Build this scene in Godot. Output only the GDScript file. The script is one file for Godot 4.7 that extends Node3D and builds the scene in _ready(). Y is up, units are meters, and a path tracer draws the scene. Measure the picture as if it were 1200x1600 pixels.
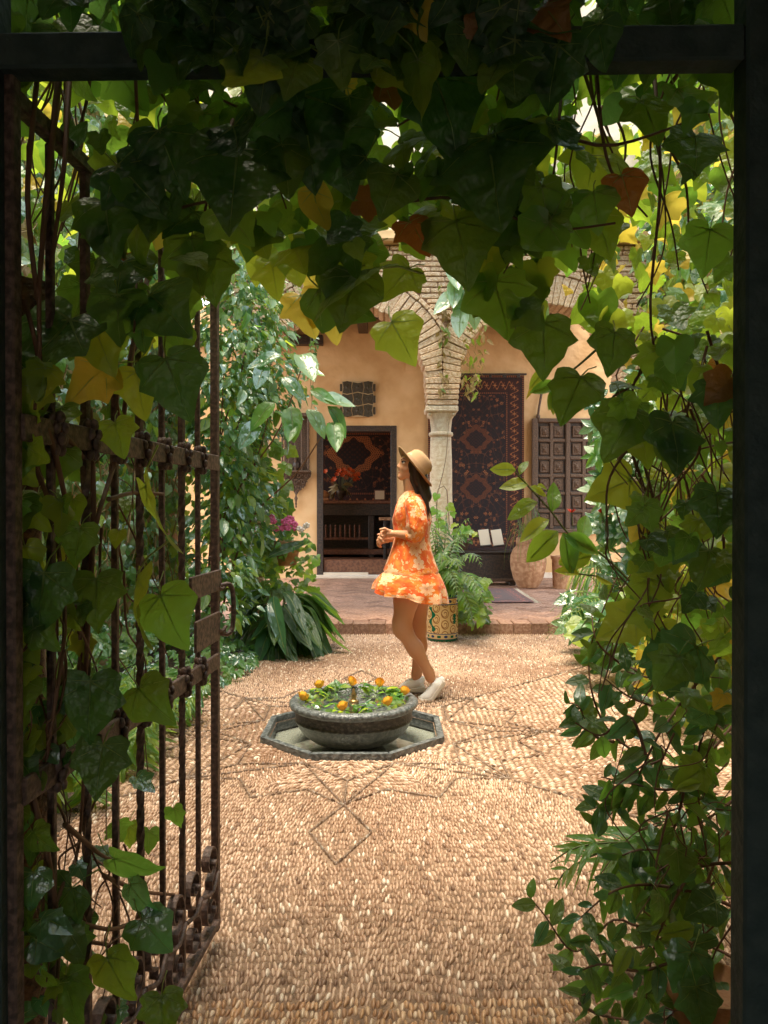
extends Node3D

const FOC := 1210.0
const EYE := 1.31

class Geo:
	var v := PackedVector3Array()
	var u := PackedVector2Array()
	var f := PackedInt32Array()
	var xf := Transform3D()
	func pt(p: Vector3, uv := Vector2.ZERO) -> int:
		v.append(xf * p)
		u.append(uv)
		return v.size() - 1
	func t3(a: int, b: int, c: int):
		f.append(a); f.append(c); f.append(b)
	func q4(a: int, b: int, c: int, d: int):
		t3(a, b, c); t3(a, c, d)
	func tri(a: Vector3, b: Vector3, c: Vector3):
		var i = pt(a); pt(b); pt(c)
		t3(i, i + 1, i + 2)
	func quad(a: Vector3, b: Vector3, c: Vector3, d: Vector3):
		var i = pt(a, Vector2(0, 1)); pt(b, Vector2(1, 1)); pt(c, Vector2(1, 0)); pt(d, Vector2(0, 0))
		q4(i, i + 1, i + 2, i + 3)
	func quad_o(a: Vector3, b: Vector3, c: Vector3, d: Vector3, out: Vector3):
		if (b - a).cross(c - a).dot(out) >= 0.0: quad(a, b, c, d)
		else: quad(d, c, b, a)
	func box(ce: Vector3, size: Vector3, bev := 0.0):
		var h = size * 0.5
		for a in 3:
			var b = (a + 1) % 3
			var c = (a + 2) % 3
			for s in [-1.0, 1.0]:
				var p = []
				for k in [[-1, -1], [1, -1], [1, 1], [-1, 1]]:
					var w = Vector3()
					w[a] = s * h[a]; w[b] = k[0] * (h[b] - bev); w[c] = k[1] * (h[c] - bev)
					p.append(ce + w)
				if s > 0: quad(p[0], p[1], p[2], p[3])
				else: quad(p[3], p[2], p[1], p[0])
			if bev > 0.0:
				for sb in [-1.0, 1.0]:
					for sc in [-1.0, 1.0]:
						var p = []
						for sa in [-1.0, 1.0]:
							var w1 = Vector3(); var w2 = Vector3()
							w1[a] = sa * (h[a] - bev); w1[b] = sb * h[b]; w1[c] = sc * (h[c] - bev)
							w2[a] = sa * (h[a] - bev); w2[b] = sb * (h[b] - bev); w2[c] = sc * h[c]
							p.append(ce + w1); p.append(ce + w2)
						var o = Vector3(); o[b] = sb; o[c] = sc
						quad_o(p[0], p[1], p[3], p[2], o)
		if bev > 0.0:
			for sx in [-1.0, 1.0]:
				for sy in [-1.0, 1.0]:
					for sz in [-1.0, 1.0]:
						var s = Vector3(sx, sy, sz)
						var q = s * (h - Vector3.ONE * bev)
						var a = ce + q + Vector3(sx * bev, 0, 0)
						var b = ce + q + Vector3(0, sy * bev, 0)
						var c = ce + q + Vector3(0, 0, sz * bev)
						if (b - a).cross(c - a).dot(s) > 0: tri(a, b, c)
						else: tri(c, b, a)
	func grid(rows: Array, closed := true, uvr := Vector2.ONE):
		var m = rows[0].size()
		var base = v.size()
		var w = m + 1 if closed else m
		for i in rows.size():
			for j in w:
				pt(rows[i][j % m], Vector2(uvr.x * j / (w - 1.0), uvr.y * (1.0 - i / (rows.size() - 1.0))))
		for i in rows.size() - 1:
			for j in w - 1:
				var a = base + i * w + j
				q4(a, a + 1, a + w + 1, a + w)
	func fan(ring: PackedVector3Array, up: bool):
		var c = Vector3()
		for p in ring: c += p
		c /= ring.size()
		var ci = pt(c, Vector2(0.5, 0.5))
		var b = v.size()
		for p in ring: pt(p, Vector2(0.5, 0.5))
		for j in ring.size():
			if up: t3(ci, b + j, b + (j + 1) % ring.size())
			else: t3(ci, b + (j + 1) % ring.size(), b + j)
	func tube(path, radii, sides := 6, caps := true, flat := 1.0, twist := 0.0):
		var rows = []
		var n = path.size()
		var t = (path[1] - path[0]).normalized()
		var nn = t.cross(Vector3(0.31, 0.2, 0.93)).normalized()
		if nn.length() < 0.1: nn = t.cross(Vector3.UP).normalized()
		for i in n:
			var d = (path[min(i + 1, n - 1)] - path[max(i - 1, 0)]).normalized()
			nn = (nn - d * nn.dot(d)).normalized()
			var bb = d.cross(nn)
			var r = radii if not (radii is Array or radii is PackedFloat32Array) else radii[min(i, radii.size() - 1)]
			var ring = PackedVector3Array()
			for j in sides:
				var a = TAU * j / sides + twist * i
				ring.append(path[i] + nn * cos(a) * r + bb * sin(a) * r * flat)
			rows.append(ring)
		grid(rows, true)
		if caps:
			fan(rows[0], false)
			fan(rows[n - 1], true)
	func lathe(prof, seg := 24, uvr := Vector2.ONE, wob := 0.0, wn := 3.0):
		var rows = []
		for p in prof:
			var ring = PackedVector3Array()
			for j in seg:
				var a = TAU * j / seg
				var r = p.x * (1.0 + wob * sin(a * wn + p.y * 9.0))
				ring.append(Vector3(r * cos(a), p.y, -r * sin(a)))
			rows.append(ring)
		grid(rows, true, uvr)
	func ball(c: Vector3, r: Vector3, seg := 8, rings := 5):
		var rows = []
		for i in rings + 1:
			var e = -PI / 2 + PI * i / rings
			var ring = PackedVector3Array()
			for j in seg:
				var a = TAU * j / seg
				ring.append(c + Vector3(r.x * cos(e) * cos(a), r.y * sin(e), -r.z * cos(e) * sin(a)))
			rows.append(ring)
		grid(rows, true)
	func prism(poly: PackedVector2Array, z0: float, z1: float, bev := 0.0):
		# outline in XY, front at z1
		var p = poly
		if Geometry2D.is_polygon_clockwise(p):
			p = poly.duplicate(); p.reverse()
		var n = p.size()
		var ins = PackedVector2Array()
		if bev > 0.0:
			for i in n:
				var d1 = (p[i] - p[(i + n - 1) % n]).normalized()
				var d2 = (p[(i + 1) % n] - p[i]).normalized()
				var m = (Vector2(-d1.y, d1.x) + Vector2(-d2.y, d2.x)).normalized()
				ins.append(p[i] + m * bev)
		else:
			ins = p
		var ts = Geometry2D.triangulate_polygon(ins)
		for k in range(0, ts.size(), 3):
			var a = ins[ts[k]]; var b = ins[ts[k + 1]]; var c = ins[ts[k + 2]]
			if (b - a).cross(c - a) < 0:
				var tmp = b; b = c; c = tmp
			tri(Vector3(a.x, a.y, z1), Vector3(b.x, b.y, z1), Vector3(c.x, c.y, z1))
			tri(Vector3(c.x, c.y, z0), Vector3(b.x, b.y, z0), Vector3(a.x, a.y, z0))
		for i in n:
			var a = p[i]; var b = p[(i + 1) % n]
			quad(Vector3(a.x, a.y, z0), Vector3(b.x, b.y, z0), Vector3(b.x, b.y, z1 - bev), Vector3(a.x, a.y, z1 - bev))
			if bev > 0.0:
				var c = ins[i]; var d = ins[(i + 1) % n]
				quad(Vector3(a.x, a.y, z1 - bev), Vector3(b.x, b.y, z1 - bev), Vector3(d.x, d.y, z1), Vector3(c.x, c.y, z1))
	func into(am: ArrayMesh, m: Material) -> ArrayMesh:
		var n := PackedVector3Array()
		n.resize(v.size())
		for k in range(0, f.size(), 3):
			var a = f[k]; var b = f[k + 1]; var c = f[k + 2]
			var g = (v[c] - v[a]).cross(v[b] - v[a])
			n[a] += g; n[b] += g; n[c] += g
		for k in n.size():
			n[k] = n[k].normalized() if n[k].length_squared() > 1e-24 else Vector3.UP
		var arr = []
		arr.resize(Mesh.ARRAY_MAX)
		arr[Mesh.ARRAY_VERTEX] = v
		arr[Mesh.ARRAY_NORMAL] = n
		arr[Mesh.ARRAY_TEX_UV] = u
		arr[Mesh.ARRAY_INDEX] = f
		am.add_surface_from_arrays(Mesh.PRIMITIVE_TRIANGLES, arr)
		am.surface_set_material(am.get_surface_count() - 1, m)
		return am
	func mesh(m: Material = null) -> ArrayMesh:
		return into(ArrayMesh.new(), m)

var M := {}
var counts := {}
var rng := RandomNumberGenerator.new()

func rf(a: float, b: float) -> float: return rng.randf_range(a, b)
func rv() -> Vector3: return Vector3(rf(-1, 1), rf(-1, 1), rf(-1, 1))

# a point of the place from bearing and depth, as surveyed from the standpoint of the photograph
func P(px: float, py: float, d: float) -> Vector3:
	return Vector3((px - 600.0) / FOC * d, EYE + (790.0 - py) / FOC * d, -d)

func nm(parent: Node, called: String) -> String:
	var key = str(parent.get_instance_id()) + called
	counts[key] = counts.get(key, 0) + 1
	return called if counts[key] == 1 else "%s_%03d" % [called, counts[key] - 1]

func tag(o: Node, label := "", cat := "", group := "", kind := ""):
	if label: o.set_meta("label", label)
	if cat: o.set_meta("category", cat)
	if group: o.set_meta("group", group)
	if kind: o.set_meta("kind", kind)

func thing(called: String, label: String, cat: String, pos := Vector3.ZERO, group := "") -> Node3D:
	var o = Node3D.new()
	o.name = nm(self, called)
	add_child(o, true)
	o.position = pos
	tag(o, label, cat, group)
	return o

func part(parent: Node, called: String, me: Mesh, m: Material = null, xf := Transform3D(), label := "") -> MeshInstance3D:
	var o = MeshInstance3D.new()
	o.name = nm(parent, called)
	o.mesh = me
	if m: o.set_surface_override_material(0, m)
	o.transform = xf
	parent.add_child(o, true)
	if label: o.set_meta("label", label)
	return o

func single(called: String, me: Mesh, m: Material, label: String, cat: String, group := "", pos := Vector3.ZERO) -> MeshInstance3D:
	var o = part(self, called, me, m, Transform3D(Basis(), pos))
	tag(o, label, cat, group)
	return o

func struct(called: String, me: Mesh, m: Material) -> MeshInstance3D:
	var o = part(self, called, me, m)
	tag(o, "", "", "", "structure")
	return o

func multi(parent: Node, called: String, me: Mesh, m: Material, xs: Array, cols = null) -> MultiMeshInstance3D:
	var mm = MultiMesh.new()
	mm.transform_format = MultiMesh.TRANSFORM_3D
	if cols != null: mm.use_colors = true
	mm.mesh = me
	mm.instance_count = xs.size()
	for i in xs.size():
		mm.set_instance_transform(i, xs[i])
		if cols != null: mm.set_instance_color(i, cols[i])
	var o = MultiMeshInstance3D.new()
	o.name = nm(parent, called)
	o.multimesh = mm
	if m: o.material_override = m
	parent.add_child(o, true)
	o.set_meta("kind", "stuff")
	return o

func boxmesh(size: Vector3, bev := 0.0, ce := Vector3.ZERO) -> ArrayMesh:
	var g = Geo.new()
	g.box(ce, size, bev)
	return g.mesh()

# ---------- materials ----------
func lin(r: float, g: float, b: float) -> Color: return Color(r, g, b).linear_to_srgb()

func noise_img(seed_: int, freq: float, stops: Array, normal := 0.0, octaves := 4, size := 256, kind := FastNoiseLite.TYPE_SIMPLEX_SMOOTH) -> NoiseTexture2D:
	var n = FastNoiseLite.new()
	n.seed = seed_
	n.noise_type = kind
	n.frequency = freq
	n.fractal_octaves = octaves
	var t = NoiseTexture2D.new()
	t.width = size
	t.height = size
	t.seamless = true
	t.noise = n
	if normal > 0.0:
		t.as_normal_map = true
		t.bump_strength = normal
	elif stops.size() > 0:
		var gr = Gradient.new()
		var offs = PackedFloat32Array()
		var cs = PackedColorArray()
		for i in stops.size():
			offs.append(stops[i][0])
			cs.append(stops[i][1])
		gr.offsets = offs
		gr.colors = cs
		t.color_ramp = gr
	return t

func mat(name_: String, col: Color, rough := 0.7, metal := 0.0) -> StandardMaterial3D:
	var m = StandardMaterial3D.new()
	m.resource_name = name_
	m.albedo_color = col
	m.roughness = rough
	m.metallic = metal
	M[name_] = m
	return m

# surface with coloured mottling and relief, laid on in three planes
func rough_mat(name_: String, c0: Color, c1: Color, c2: Color, scale: float, rough := 0.85, bump := 2.0, freq := 0.02, seed_ := 1) -> StandardMaterial3D:
	var m = mat(name_, Color.WHITE, rough)
	m.albedo_texture = noise_img(seed_, freq, [[0.25, c0], [0.5, c1], [0.75, c2]], 0.0, 5)
	m.normal_enabled = true
	m.normal_texture = noise_img(seed_ + 7, freq * 2.5, [], bump, 5)
	m.normal_scale = 1.0
	m.uv1_triplanar = true
	m.uv1_world_triplanar = true
	m.uv1_scale = Vector3.ONE * scale
	return m

func leaf_mat(name_: String, col: Color, back: Color, rough := 0.42) -> StandardMaterial3D:
	var m = mat(name_, col, rough)
	m.backlight_enabled = true
	m.backlight = back
	m.normal_enabled = true
	m.normal_texture = M["leaf_bump"]
	m.normal_scale = 0.8
	return m

func pixel_tex(w: int, h: int, fn: Callable) -> ImageTexture:
	var im = Image.create(w, h, false, Image.FORMAT_RGB8)
	for y in h:
		for x in w:
			im.set_pixel(x, y, fn.call(x, y))
	return ImageTexture.create_from_image(im)

func make_materials():
	M["leaf_bump"] = noise_img(31, 0.022, [], 9.0, 4, 128)
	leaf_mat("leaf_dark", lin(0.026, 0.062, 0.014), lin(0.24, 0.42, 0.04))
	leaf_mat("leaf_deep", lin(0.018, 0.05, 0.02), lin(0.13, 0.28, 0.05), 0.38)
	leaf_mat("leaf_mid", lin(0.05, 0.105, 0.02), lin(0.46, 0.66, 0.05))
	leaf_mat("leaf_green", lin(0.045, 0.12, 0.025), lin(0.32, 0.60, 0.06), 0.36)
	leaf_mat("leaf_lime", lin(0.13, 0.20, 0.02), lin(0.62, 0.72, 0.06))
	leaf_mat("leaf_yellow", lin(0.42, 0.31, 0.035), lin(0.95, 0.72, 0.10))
	leaf_mat("leaf_brown", lin(0.20, 0.085, 0.02), lin(0.5, 0.18, 0.03))
	leaf_mat("leaf_gloss", lin(0.035, 0.095, 0.042), lin(0.14, 0.34, 0.08), 0.23)
	leaf_mat("leaf_pale", lin(0.12, 0.20, 0.10), lin(0.28, 0.46, 0.14), 0.26)
	leaf_mat("leaf_straw", lin(0.22, 0.15, 0.06), lin(0.3, 0.22, 0.06), 0.7)
	for q in ["leaf_gloss", "leaf_pale", "leaf_green"]: M[q].normal_scale = 0.3
	for q in ["leaf_lime", "leaf_yellow"]: M[q].normal_scale = 0.4
	for q in ["leaf_gloss", "leaf_pale"]: M[q].metallic_specular = 0.75
	mat("vein", lin(0.12, 0.16, 0.05), 0.5)
	M["vein"].backlight_enabled = true
	M["vein"].backlight = lin(0.62, 0.74, 0.22)
	mat("petiole", lin(0.12, 0.10, 0.03), 0.6)
	rough_mat("bark", lin(0.05, 0.03, 0.02), lin(0.13, 0.075, 0.04), lin(0.22, 0.13, 0.07), 5.0, 0.9, 8.0, 0.03, 3)
	mat("stem_brown", lin(0.15, 0.07, 0.035), 0.65)
	mat("stem_green", lin(0.10, 0.12, 0.03), 0.6)
	rough_mat("iron", lin(0.055, 0.034, 0.028), lin(0.105, 0.063, 0.05), lin(0.19, 0.115, 0.09), 6.0, 0.6, 2.0, 0.03, 5)
	rough_mat("dark_frame", lin(0.020, 0.040, 0.040), lin(0.030, 0.052, 0.050), lin(0.042, 0.064, 0.060), 3.0, 0.7, 2.0, 0.02, 6)
	rough_mat("passage", lin(0.52, 0.52, 0.48), lin(0.58, 0.58, 0.54), lin(0.63, 0.62, 0.57), 0.7, 0.9, 3.0, 0.02, 8)
	rough_mat("ochre", lin(0.55, 0.33, 0.145), lin(0.62, 0.39, 0.185), lin(0.67, 0.44, 0.225), 0.4, 0.9, 1.5, 0.012, 11)
	rough_mat("white_wall", lin(0.64, 0.52, 0.40), lin(0.68, 0.56, 0.44), lin(0.71, 0.60, 0.48), 0.5, 0.9, 1.5, 0.015, 12)
	rough_mat("garden_wall", lin(0.30, 0.17, 0.09), lin(0.42, 0.27, 0.15), lin(0.52, 0.36, 0.22), 0.6, 0.92, 4.0, 0.02, 13)
	rough_mat("mortar", lin(0.13, 0.078, 0.046), lin(0.19, 0.115, 0.07), lin(0.25, 0.16, 0.10), 2.0, 0.92, 4.0, 0.03, 14)
	rough_mat("joint", lin(0.22, 0.12, 0.07), lin(0.30, 0.175, 0.10), lin(0.38, 0.24, 0.15), 2.0, 0.95, 4.0, 0.03, 15)
	for k in 4:
		var t = [0.94, 1.04, 1.1, 1.16][k]
		rough_mat("brick%d" % k, lin(0.50 * t, 0.31 * t, 0.18 * t), lin(0.61 * t, 0.42 * t, 0.265 * t), lin(0.66 * t, 0.50 * t, 0.35 * t), 3.0, 0.88, 6.0, 0.03, 20 + k)
		t = [0.8, 0.95, 1.06, 1.2][k]
		rough_mat("paver%d" % k, lin(0.26 * t, 0.13 * t, 0.08 * t), lin(0.34 * t, 0.185 * t, 0.12 * t), lin(0.42 * t, 0.25 * t, 0.17 * t), 3.0, 0.6, 3.0, 0.03, 30 + k)
	rough_mat("column_stone", lin(0.58, 0.43, 0.29), lin(0.67, 0.53, 0.38), lin(0.73, 0.62, 0.47), 2.5, 0.75, 4.0, 0.03, 41)
	rough_mat("grey_stone", lin(0.014, 0.012, 0.010), lin(0.034, 0.030, 0.024), lin(0.10, 0.092, 0.076), 4.0, 0.3, 4.0, 0.03, 42)
	rough_mat("rim_stone", lin(0.055, 0.062, 0.064), lin(0.10, 0.11, 0.112), lin(0.19, 0.20, 0.20), 3.0, 0.28, 4.0, 0.035, 43)
	rough_mat("terracotta", lin(0.30, 0.14, 0.065), lin(0.40, 0.205, 0.10), lin(0.50, 0.29, 0.16), 2.5, 0.85, 3.0, 0.02, 44)
	rough_mat("dark_wood", lin(0.016, 0.010, 0.007), lin(0.030, 0.018, 0.011), lin(0.05, 0.028, 0.016), 4.0, 0.45, 3.0, 0.02, 45)
	rough_mat("carved_wood", lin(0.05, 0.026, 0.012), lin(0.085, 0.045, 0.022), lin(0.13, 0.072, 0.035), 5.0, 0.55, 4.0, 0.03, 46)
	rough_mat("red_wood", lin(0.10, 0.035, 0.016), lin(0.15, 0.055, 0.025), lin(0.19, 0.08, 0.035), 3.0, 0.5, 2.0, 0.02, 47)
	rough_mat("soil", lin(0.03, 0.018, 0.010), lin(0.055, 0.034, 0.02), lin(0.09, 0.058, 0.035), 3.0, 0.95, 8.0, 0.04, 48)
	rough_mat("glazed_tile", lin(0.012, 0.016, 0.010), lin(0.035, 0.03, 0.014), lin(0.09, 0.05, 0.022), 9.0, 0.25, 3.0, 0.04, 49)
	rough_mat("basin_lime", lin(0.30, 0.30, 0.24), lin(0.42, 0.42, 0.35), lin(0.52, 0.52, 0.45), 3.0, 0.8, 2.0, 0.02, 52)
	mat("grout", lin(0.46, 0.33, 0.18), 0.9)
	mat("paper", lin(0.66, 0.56, 0.42), 0.8)
	mat("brass", lin(0.30, 0.19, 0.07), 0.35, 0.7)
	var w = mat("water", Color(0.40, 0.45, 0.42, 0.10), 0.03)
	w.transparency = BaseMaterial3D.TRANSPARENCY_ALPHA
	w.normal_enabled = true
	w.normal_texture = noise_img(61, 0.02, [], 1.0, 2)
	w.normal_scale = 0.05
	w = mat("basin_water", Color(0.74, 0.76, 0.70, 0.45), 0.04)
	w.transparency = BaseMaterial3D.TRANSPARENCY_ALPHA
	w.metallic_specular = 0.8
	mat("skin", lin(0.60, 0.29, 0.15), 0.5)
	M["skin"].subsurf_scatter_enabled = true
	M["skin"].subsurf_scatter_strength = 0.12
	mat("hair", lin(0.034, 0.016, 0.011), 0.36)
	mat("hat", lin(0.43, 0.255, 0.125), 0.85)
	mat("hat_band", lin(0.30, 0.16, 0.07), 0.7)
	mat("shoe", lin(0.9, 0.88, 0.86), 0.7)
	mat("sole", lin(0.62, 0.55, 0.47), 0.75)
	mat("eye", lin(0.7, 0.68, 0.64), 0.2)
	mat("iris", lin(0.03, 0.015, 0.01), 0.15)
	mat("lip", lin(0.45, 0.09, 0.07), 0.4)
	mat("teeth", lin(0.75, 0.72, 0.66), 0.3)
	mat("rose", lin(0.84, 0.47, 0.04), 0.55)
	M["rose"].backlight_enabled = true
	M["rose"].backlight = lin(0.3, 0.16, 0.012)
	mat("orange_petal", lin(0.62, 0.10, 0.012), 0.55)
	mat("red_petal", lin(0.52, 0.035, 0.012), 0.5)
	mat("pink_petal", lin(0.62, 0.12, 0.30), 0.55)
	mat("white_petal", lin(0.75, 0.70, 0.66), 0.55)
	for k in 6:
		var c = [lin(0.50, 0.30, 0.17), lin(0.42, 0.23, 0.12), lin(0.56, 0.37, 0.23), lin(0.36, 0.20, 0.11), lin(0.62, 0.46, 0.32), lin(0.47, 0.27, 0.14)][k]
		mat("pebble%d" % k, c, 0.42)

# ---------- leaves ----------
# blade hangs from its stalk at the origin towards -Y and faces +Z; unit length
func ivy_mesh(lobed: float, curl: float, sd: int, stalk := 0.45) -> ArrayMesh:
	var r = RandomNumberGenerator.new()
	r.seed = sd
	var A = [[0.0, 0.0], [0.10, -0.12], [0.30, -0.17], [0.47, -0.05], [0.44, 0.12], [0.62, 0.32], [0.40, 0.42], [0.29, 0.56], [0.17, 0.78], [0.0, 1.0]]
	var B = [[0.0, 0.02], [0.13, -0.13], [0.33, -0.14], [0.50, 0.02], [0.53, 0.18], [0.50, 0.36], [0.40, 0.54], [0.28, 0.70], [0.13, 0.88], [0.0, 1.0]]
	var out := []
	for side in [1.0, -1.0]:
		var half := []
		for i in A.size():
			var p = Vector2(lerpf(B[i][0], A[i][0], lobed) * side, -lerpf(B[i][1], A[i][1], lobed))
			if i > 0 and i < A.size() - 1: p += Vector2(r.randf_range(-0.035, 0.035), r.randf_range(-0.035, 0.035))
			half.append(p)
		if side > 0: out = half
		else:
			half.reverse()
			for i in range(1, half.size() - 1): out.append(half[i])
	# rounder edge between the lobes
	var fine := []
	for i in out.size():
		var n4 = out.size()
		var p0 = out[(i + n4 - 1) % n4]; var p1 = out[i]; var p2 = out[(i + 1) % n4]; var p3 = out[(i + 2) % n4]
		fine.append(p1)
		var mid = (p1 + p2) * 0.5
		fine.append(mid.lerp((p1 + p2) * 0.5625 - (p0 + p3) * 0.0625, 0.9) + Vector2(r.randf_range(-0.008, 0.008), r.randf_range(-0.008, 0.008)))
	out = fine
	var warp = r.randf_range(-0.45, 0.45)
	var roll = r.randf_range(-0.25, 0.7)
	var zf = func(p: Vector2) -> float:
		var q = p - Vector2(0, -0.25)
		return -curl * q.length_squared() + 0.16 * absf(p.x) + warp * p.x * p.y - roll * pow(maxf(-p.y - 0.45, 0.0), 2.0) - roll * 0.7 * p.x * p.x + 0.035 * sin(p.x * 9.0 + sd) * sin(p.y * 8.0)
	var g = Geo.new()
	var ce = Vector2(0, -0.22)
	var n = out.size()
	var ci = g.pt(Vector3(ce.x, ce.y, zf.call(ce)), Vector2(0.5, 0.3))
	var i0 = g.v.size()
	for k in 2:
		for p in out:
			var q = ce.lerp(p, [0.55, 1.0][k])
			g.pt(Vector3(q.x, q.y, zf.call(q)), Vector2(q.x * 0.8 + 0.5, -q.y * 0.8 + 0.1))
	for j in n:
		var j2 = (j + 1) % n
		g.t3(ci, i0 + j2, i0 + j)
		g.q4(i0 + j, i0 + j2, i0 + n + j2, i0 + n + j)
	var am = g.mesh(M["leaf_mid"])
	var h = Geo.new()
	for tip in [Vector2(0, -0.94), Vector2(0.5, -0.29), Vector2(-0.5, -0.29), Vector2(0.38, 0.04), Vector2(-0.38, 0.04)]:
		var dir = tip.normalized()
		var nr = Vector2(-dir.y, dir.x)
		for s in [1.0, -1.0]:
			for k in 3:
				var a = tip * (k / 3.0); var b = tip * ((k + 1) / 3.0)
				var wa = nr * 0.014 * (1.0 - k / 3.2); var wb = nr * 0.014 * (1.0 - (k + 1) / 3.2)
				var ps = []
				for q in [a - wa, a + wa, b + wb, b - wb]:
					ps.append(Vector3(q.x, q.y, zf.call(q) + s * 0.008))
				h.quad_o(ps[0], ps[1], ps[2], ps[3], Vector3(0, 0, s))
	if stalk > 0.0:
		h.tube([Vector3(0, 0, 0), Vector3(0.03, stalk * 0.5, -0.10), Vector3(0.1, stalk, -0.32)], [0.014, 0.012, 0.016], 4, false)
	return h.into(am, M["vein"])

# simple blade: width profile along its length
func blade_mesh(wid: float, droop: float, fold: float, shape := 0, rows := 6, vein := true) -> ArrayMesh:
	var g = Geo.new()
	var h = Geo.new()
	var idx = []
	var mids = []
	for i in rows + 1:
		var t = float(i) / rows
		var w = wid * pow(sin(PI * pow(t, 0.8 if shape == 0 else 0.55)), 0.8 if shape == 0 else 0.6) * 0.5
		if i == 0 or i == rows: w = wid * 0.02
		var y = -t * (1.0 - 0.25 * absf(droop) * t)
		var z = -droop * t * t * 0.7 + 0.03 * sin(t * 7.0)
		var row = []
		for s in [-1.0, 0.0, 1.0]:
			row.append(g.pt(Vector3(s * w, y, z + absf(s) * w * fold), Vector2(0.5 + s * 0.5, t)))
		idx.append(row)
		mids.append(Vector3(0, y, z))
	for i in rows:
		for j in 2:
			g.q4(idx[i][j], idx[i + 1][j], idx[i + 1][j + 1], idx[i][j + 1])
	var am = g.mesh(M["leaf_mid"])
	if vein:
		for s in [1.0, -1.0]:
			for i in rows - 1:
				var a = mids[i] + Vector3(0, 0, 0.006 * s); var b = mids[i + 1] + Vector3(0, 0, 0.006 * s)
				var w = Vector3(wid * 0.028, 0, 0)
				h.quad_o(a - w, a + w, b + w, b - w, Vector3(0, 0, s))
		h.into(am, M["vein"])
	return am

func leaf_xf(pos: Vector3, n: Vector3, tip: Vector3, s: float) -> Transform3D:
	var z = n.normalized()
	var t = tip - z * tip.dot(z)
	if t.length() < 0.01: t = z.cross(Vector3(1, 0.3, 0.2))
	var y = -t.normalized()
	var x = y.cross(z)
	return Transform3D(Basis(x * s, y * s, z * s), pos)

var ivy := []
var oval := []
var strap := []
var small := []
var broad := []

func make_leaves():
	for k in 9: ivy.append(ivy_mesh([0.95, 0.6, 0.15, 0.8, 0.35, 0.0, 1.0, 0.7, 0.5][k], [0.25, 0.4, 0.3, 0.1, 0.55, 0.35, 0.6, -0.2, 0.75][k], 100 + k))
	for k in 4: oval.append(blade_mesh([0.42, 0.5, 0.36, 0.46][k], [0.2, 0.5, 0.8, 0.1][k], [0.35, 0.2, 0.5, 0.6][k]))
	for k in 3: strap.append(blade_mesh([0.22, 0.26, 0.19][k], [0.9, 1.2, 0.6][k], 0.45, 0, 9))
	for k in 4: broad.append(blade_mesh([0.25, 0.28, 0.22, 0.26][k], [0.15, 0.4, 0.65, 0.3][k], 0.4, 0, 9))
	for k in 3: small.append(blade_mesh([0.5, 0.62, 0.4][k], [0.3, 0.6, 0.1][k], 0.4, 1, 4, false))

# leaves given as [transform, variant mesh, material name]; those that show largest become parts, the rest one mass
func put_leaves(o: Node3D, list: Array, most := 300, called := "leaf"):
	var inv = o.transform.affine_inverse()
	for e in list:
		var p = e[0].origin
		var d = -p.z
		var sc = e[0].basis.x.length() / maxf(d, 0.3)
		if d < 0.3 or absf(p.x) > d * 0.53 or absf(p.y - EYE) > d * 0.7: sc *= 0.02
		e.append(sc)
	list.sort_custom(func(a, b): return a[3] > b[3])
	var rest = {}
	for i in list.size():
		var e = list[i]
		if i < most:
			part(o, called, e[1], M[e[2]], inv * e[0])
		else:
			var key = [e[1], e[2]]
			if not rest.has(key): rest[key] = []
			rest[key].append(inv * e[0])
	for key in rest:
		var me: ArrayMesh = key[0]
		# a one-surface copy in this tone for the mass
		var ck = str(me.get_instance_id()) + key[1]
		if not M.has(ck):
			var am = ArrayMesh.new()
			am.add_surface_from_arrays(Mesh.PRIMITIVE_TRIANGLES, me.surface_get_arrays(0))
			am.surface_set_material(0, M[key[1]])
			M[ck] = am
		multi(o, "leaves", M[ck], null, rest[key])

func pick(a: Array): return a[rng.randi() % a.size()]

func curve(pts: Array, n := 12) -> PackedVector3Array:
	var c = Curve3D.new()
	for i in pts.size():
		var t = (pts[min(i + 1, pts.size() - 1)] - pts[max(i - 1, 0)]) / 6.0
		c.add_point(pts[i], -t, t)
	var out = PackedVector3Array()
	var L = c.get_baked_length()
	for i in n + 1: out.append(c.sample_baked(L * i / n, true))
	return out

func taper(a: float, b: float, n: int) -> Array:
	var r = []
	for i in n + 1: r.append(lerpf(a, b, float(i) / n))
	return r

# ================= setting =================
const OCT := Vector3(-0.175, 0, -4.47)      # centre of the fountain
const ZA := -8.15                          # front of the arcade
const ZB := -12.8                          # back wall of the portico
const FL := 0.115                          # portico floor level

func octagon(r: float, y: float) -> PackedVector3Array:
	# r is half the width across the flats; runs counter-clockwise seen from above, first side faces the camera
	var out = PackedVector3Array()
	var R = r / cos(PI / 8)
	for k in 8:
		var a = -PI / 2 - PI / 8 + TAU * k / 8
		out.append(OCT + Vector3(R * cos(a), y, -R * sin(a)))
	return out

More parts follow.
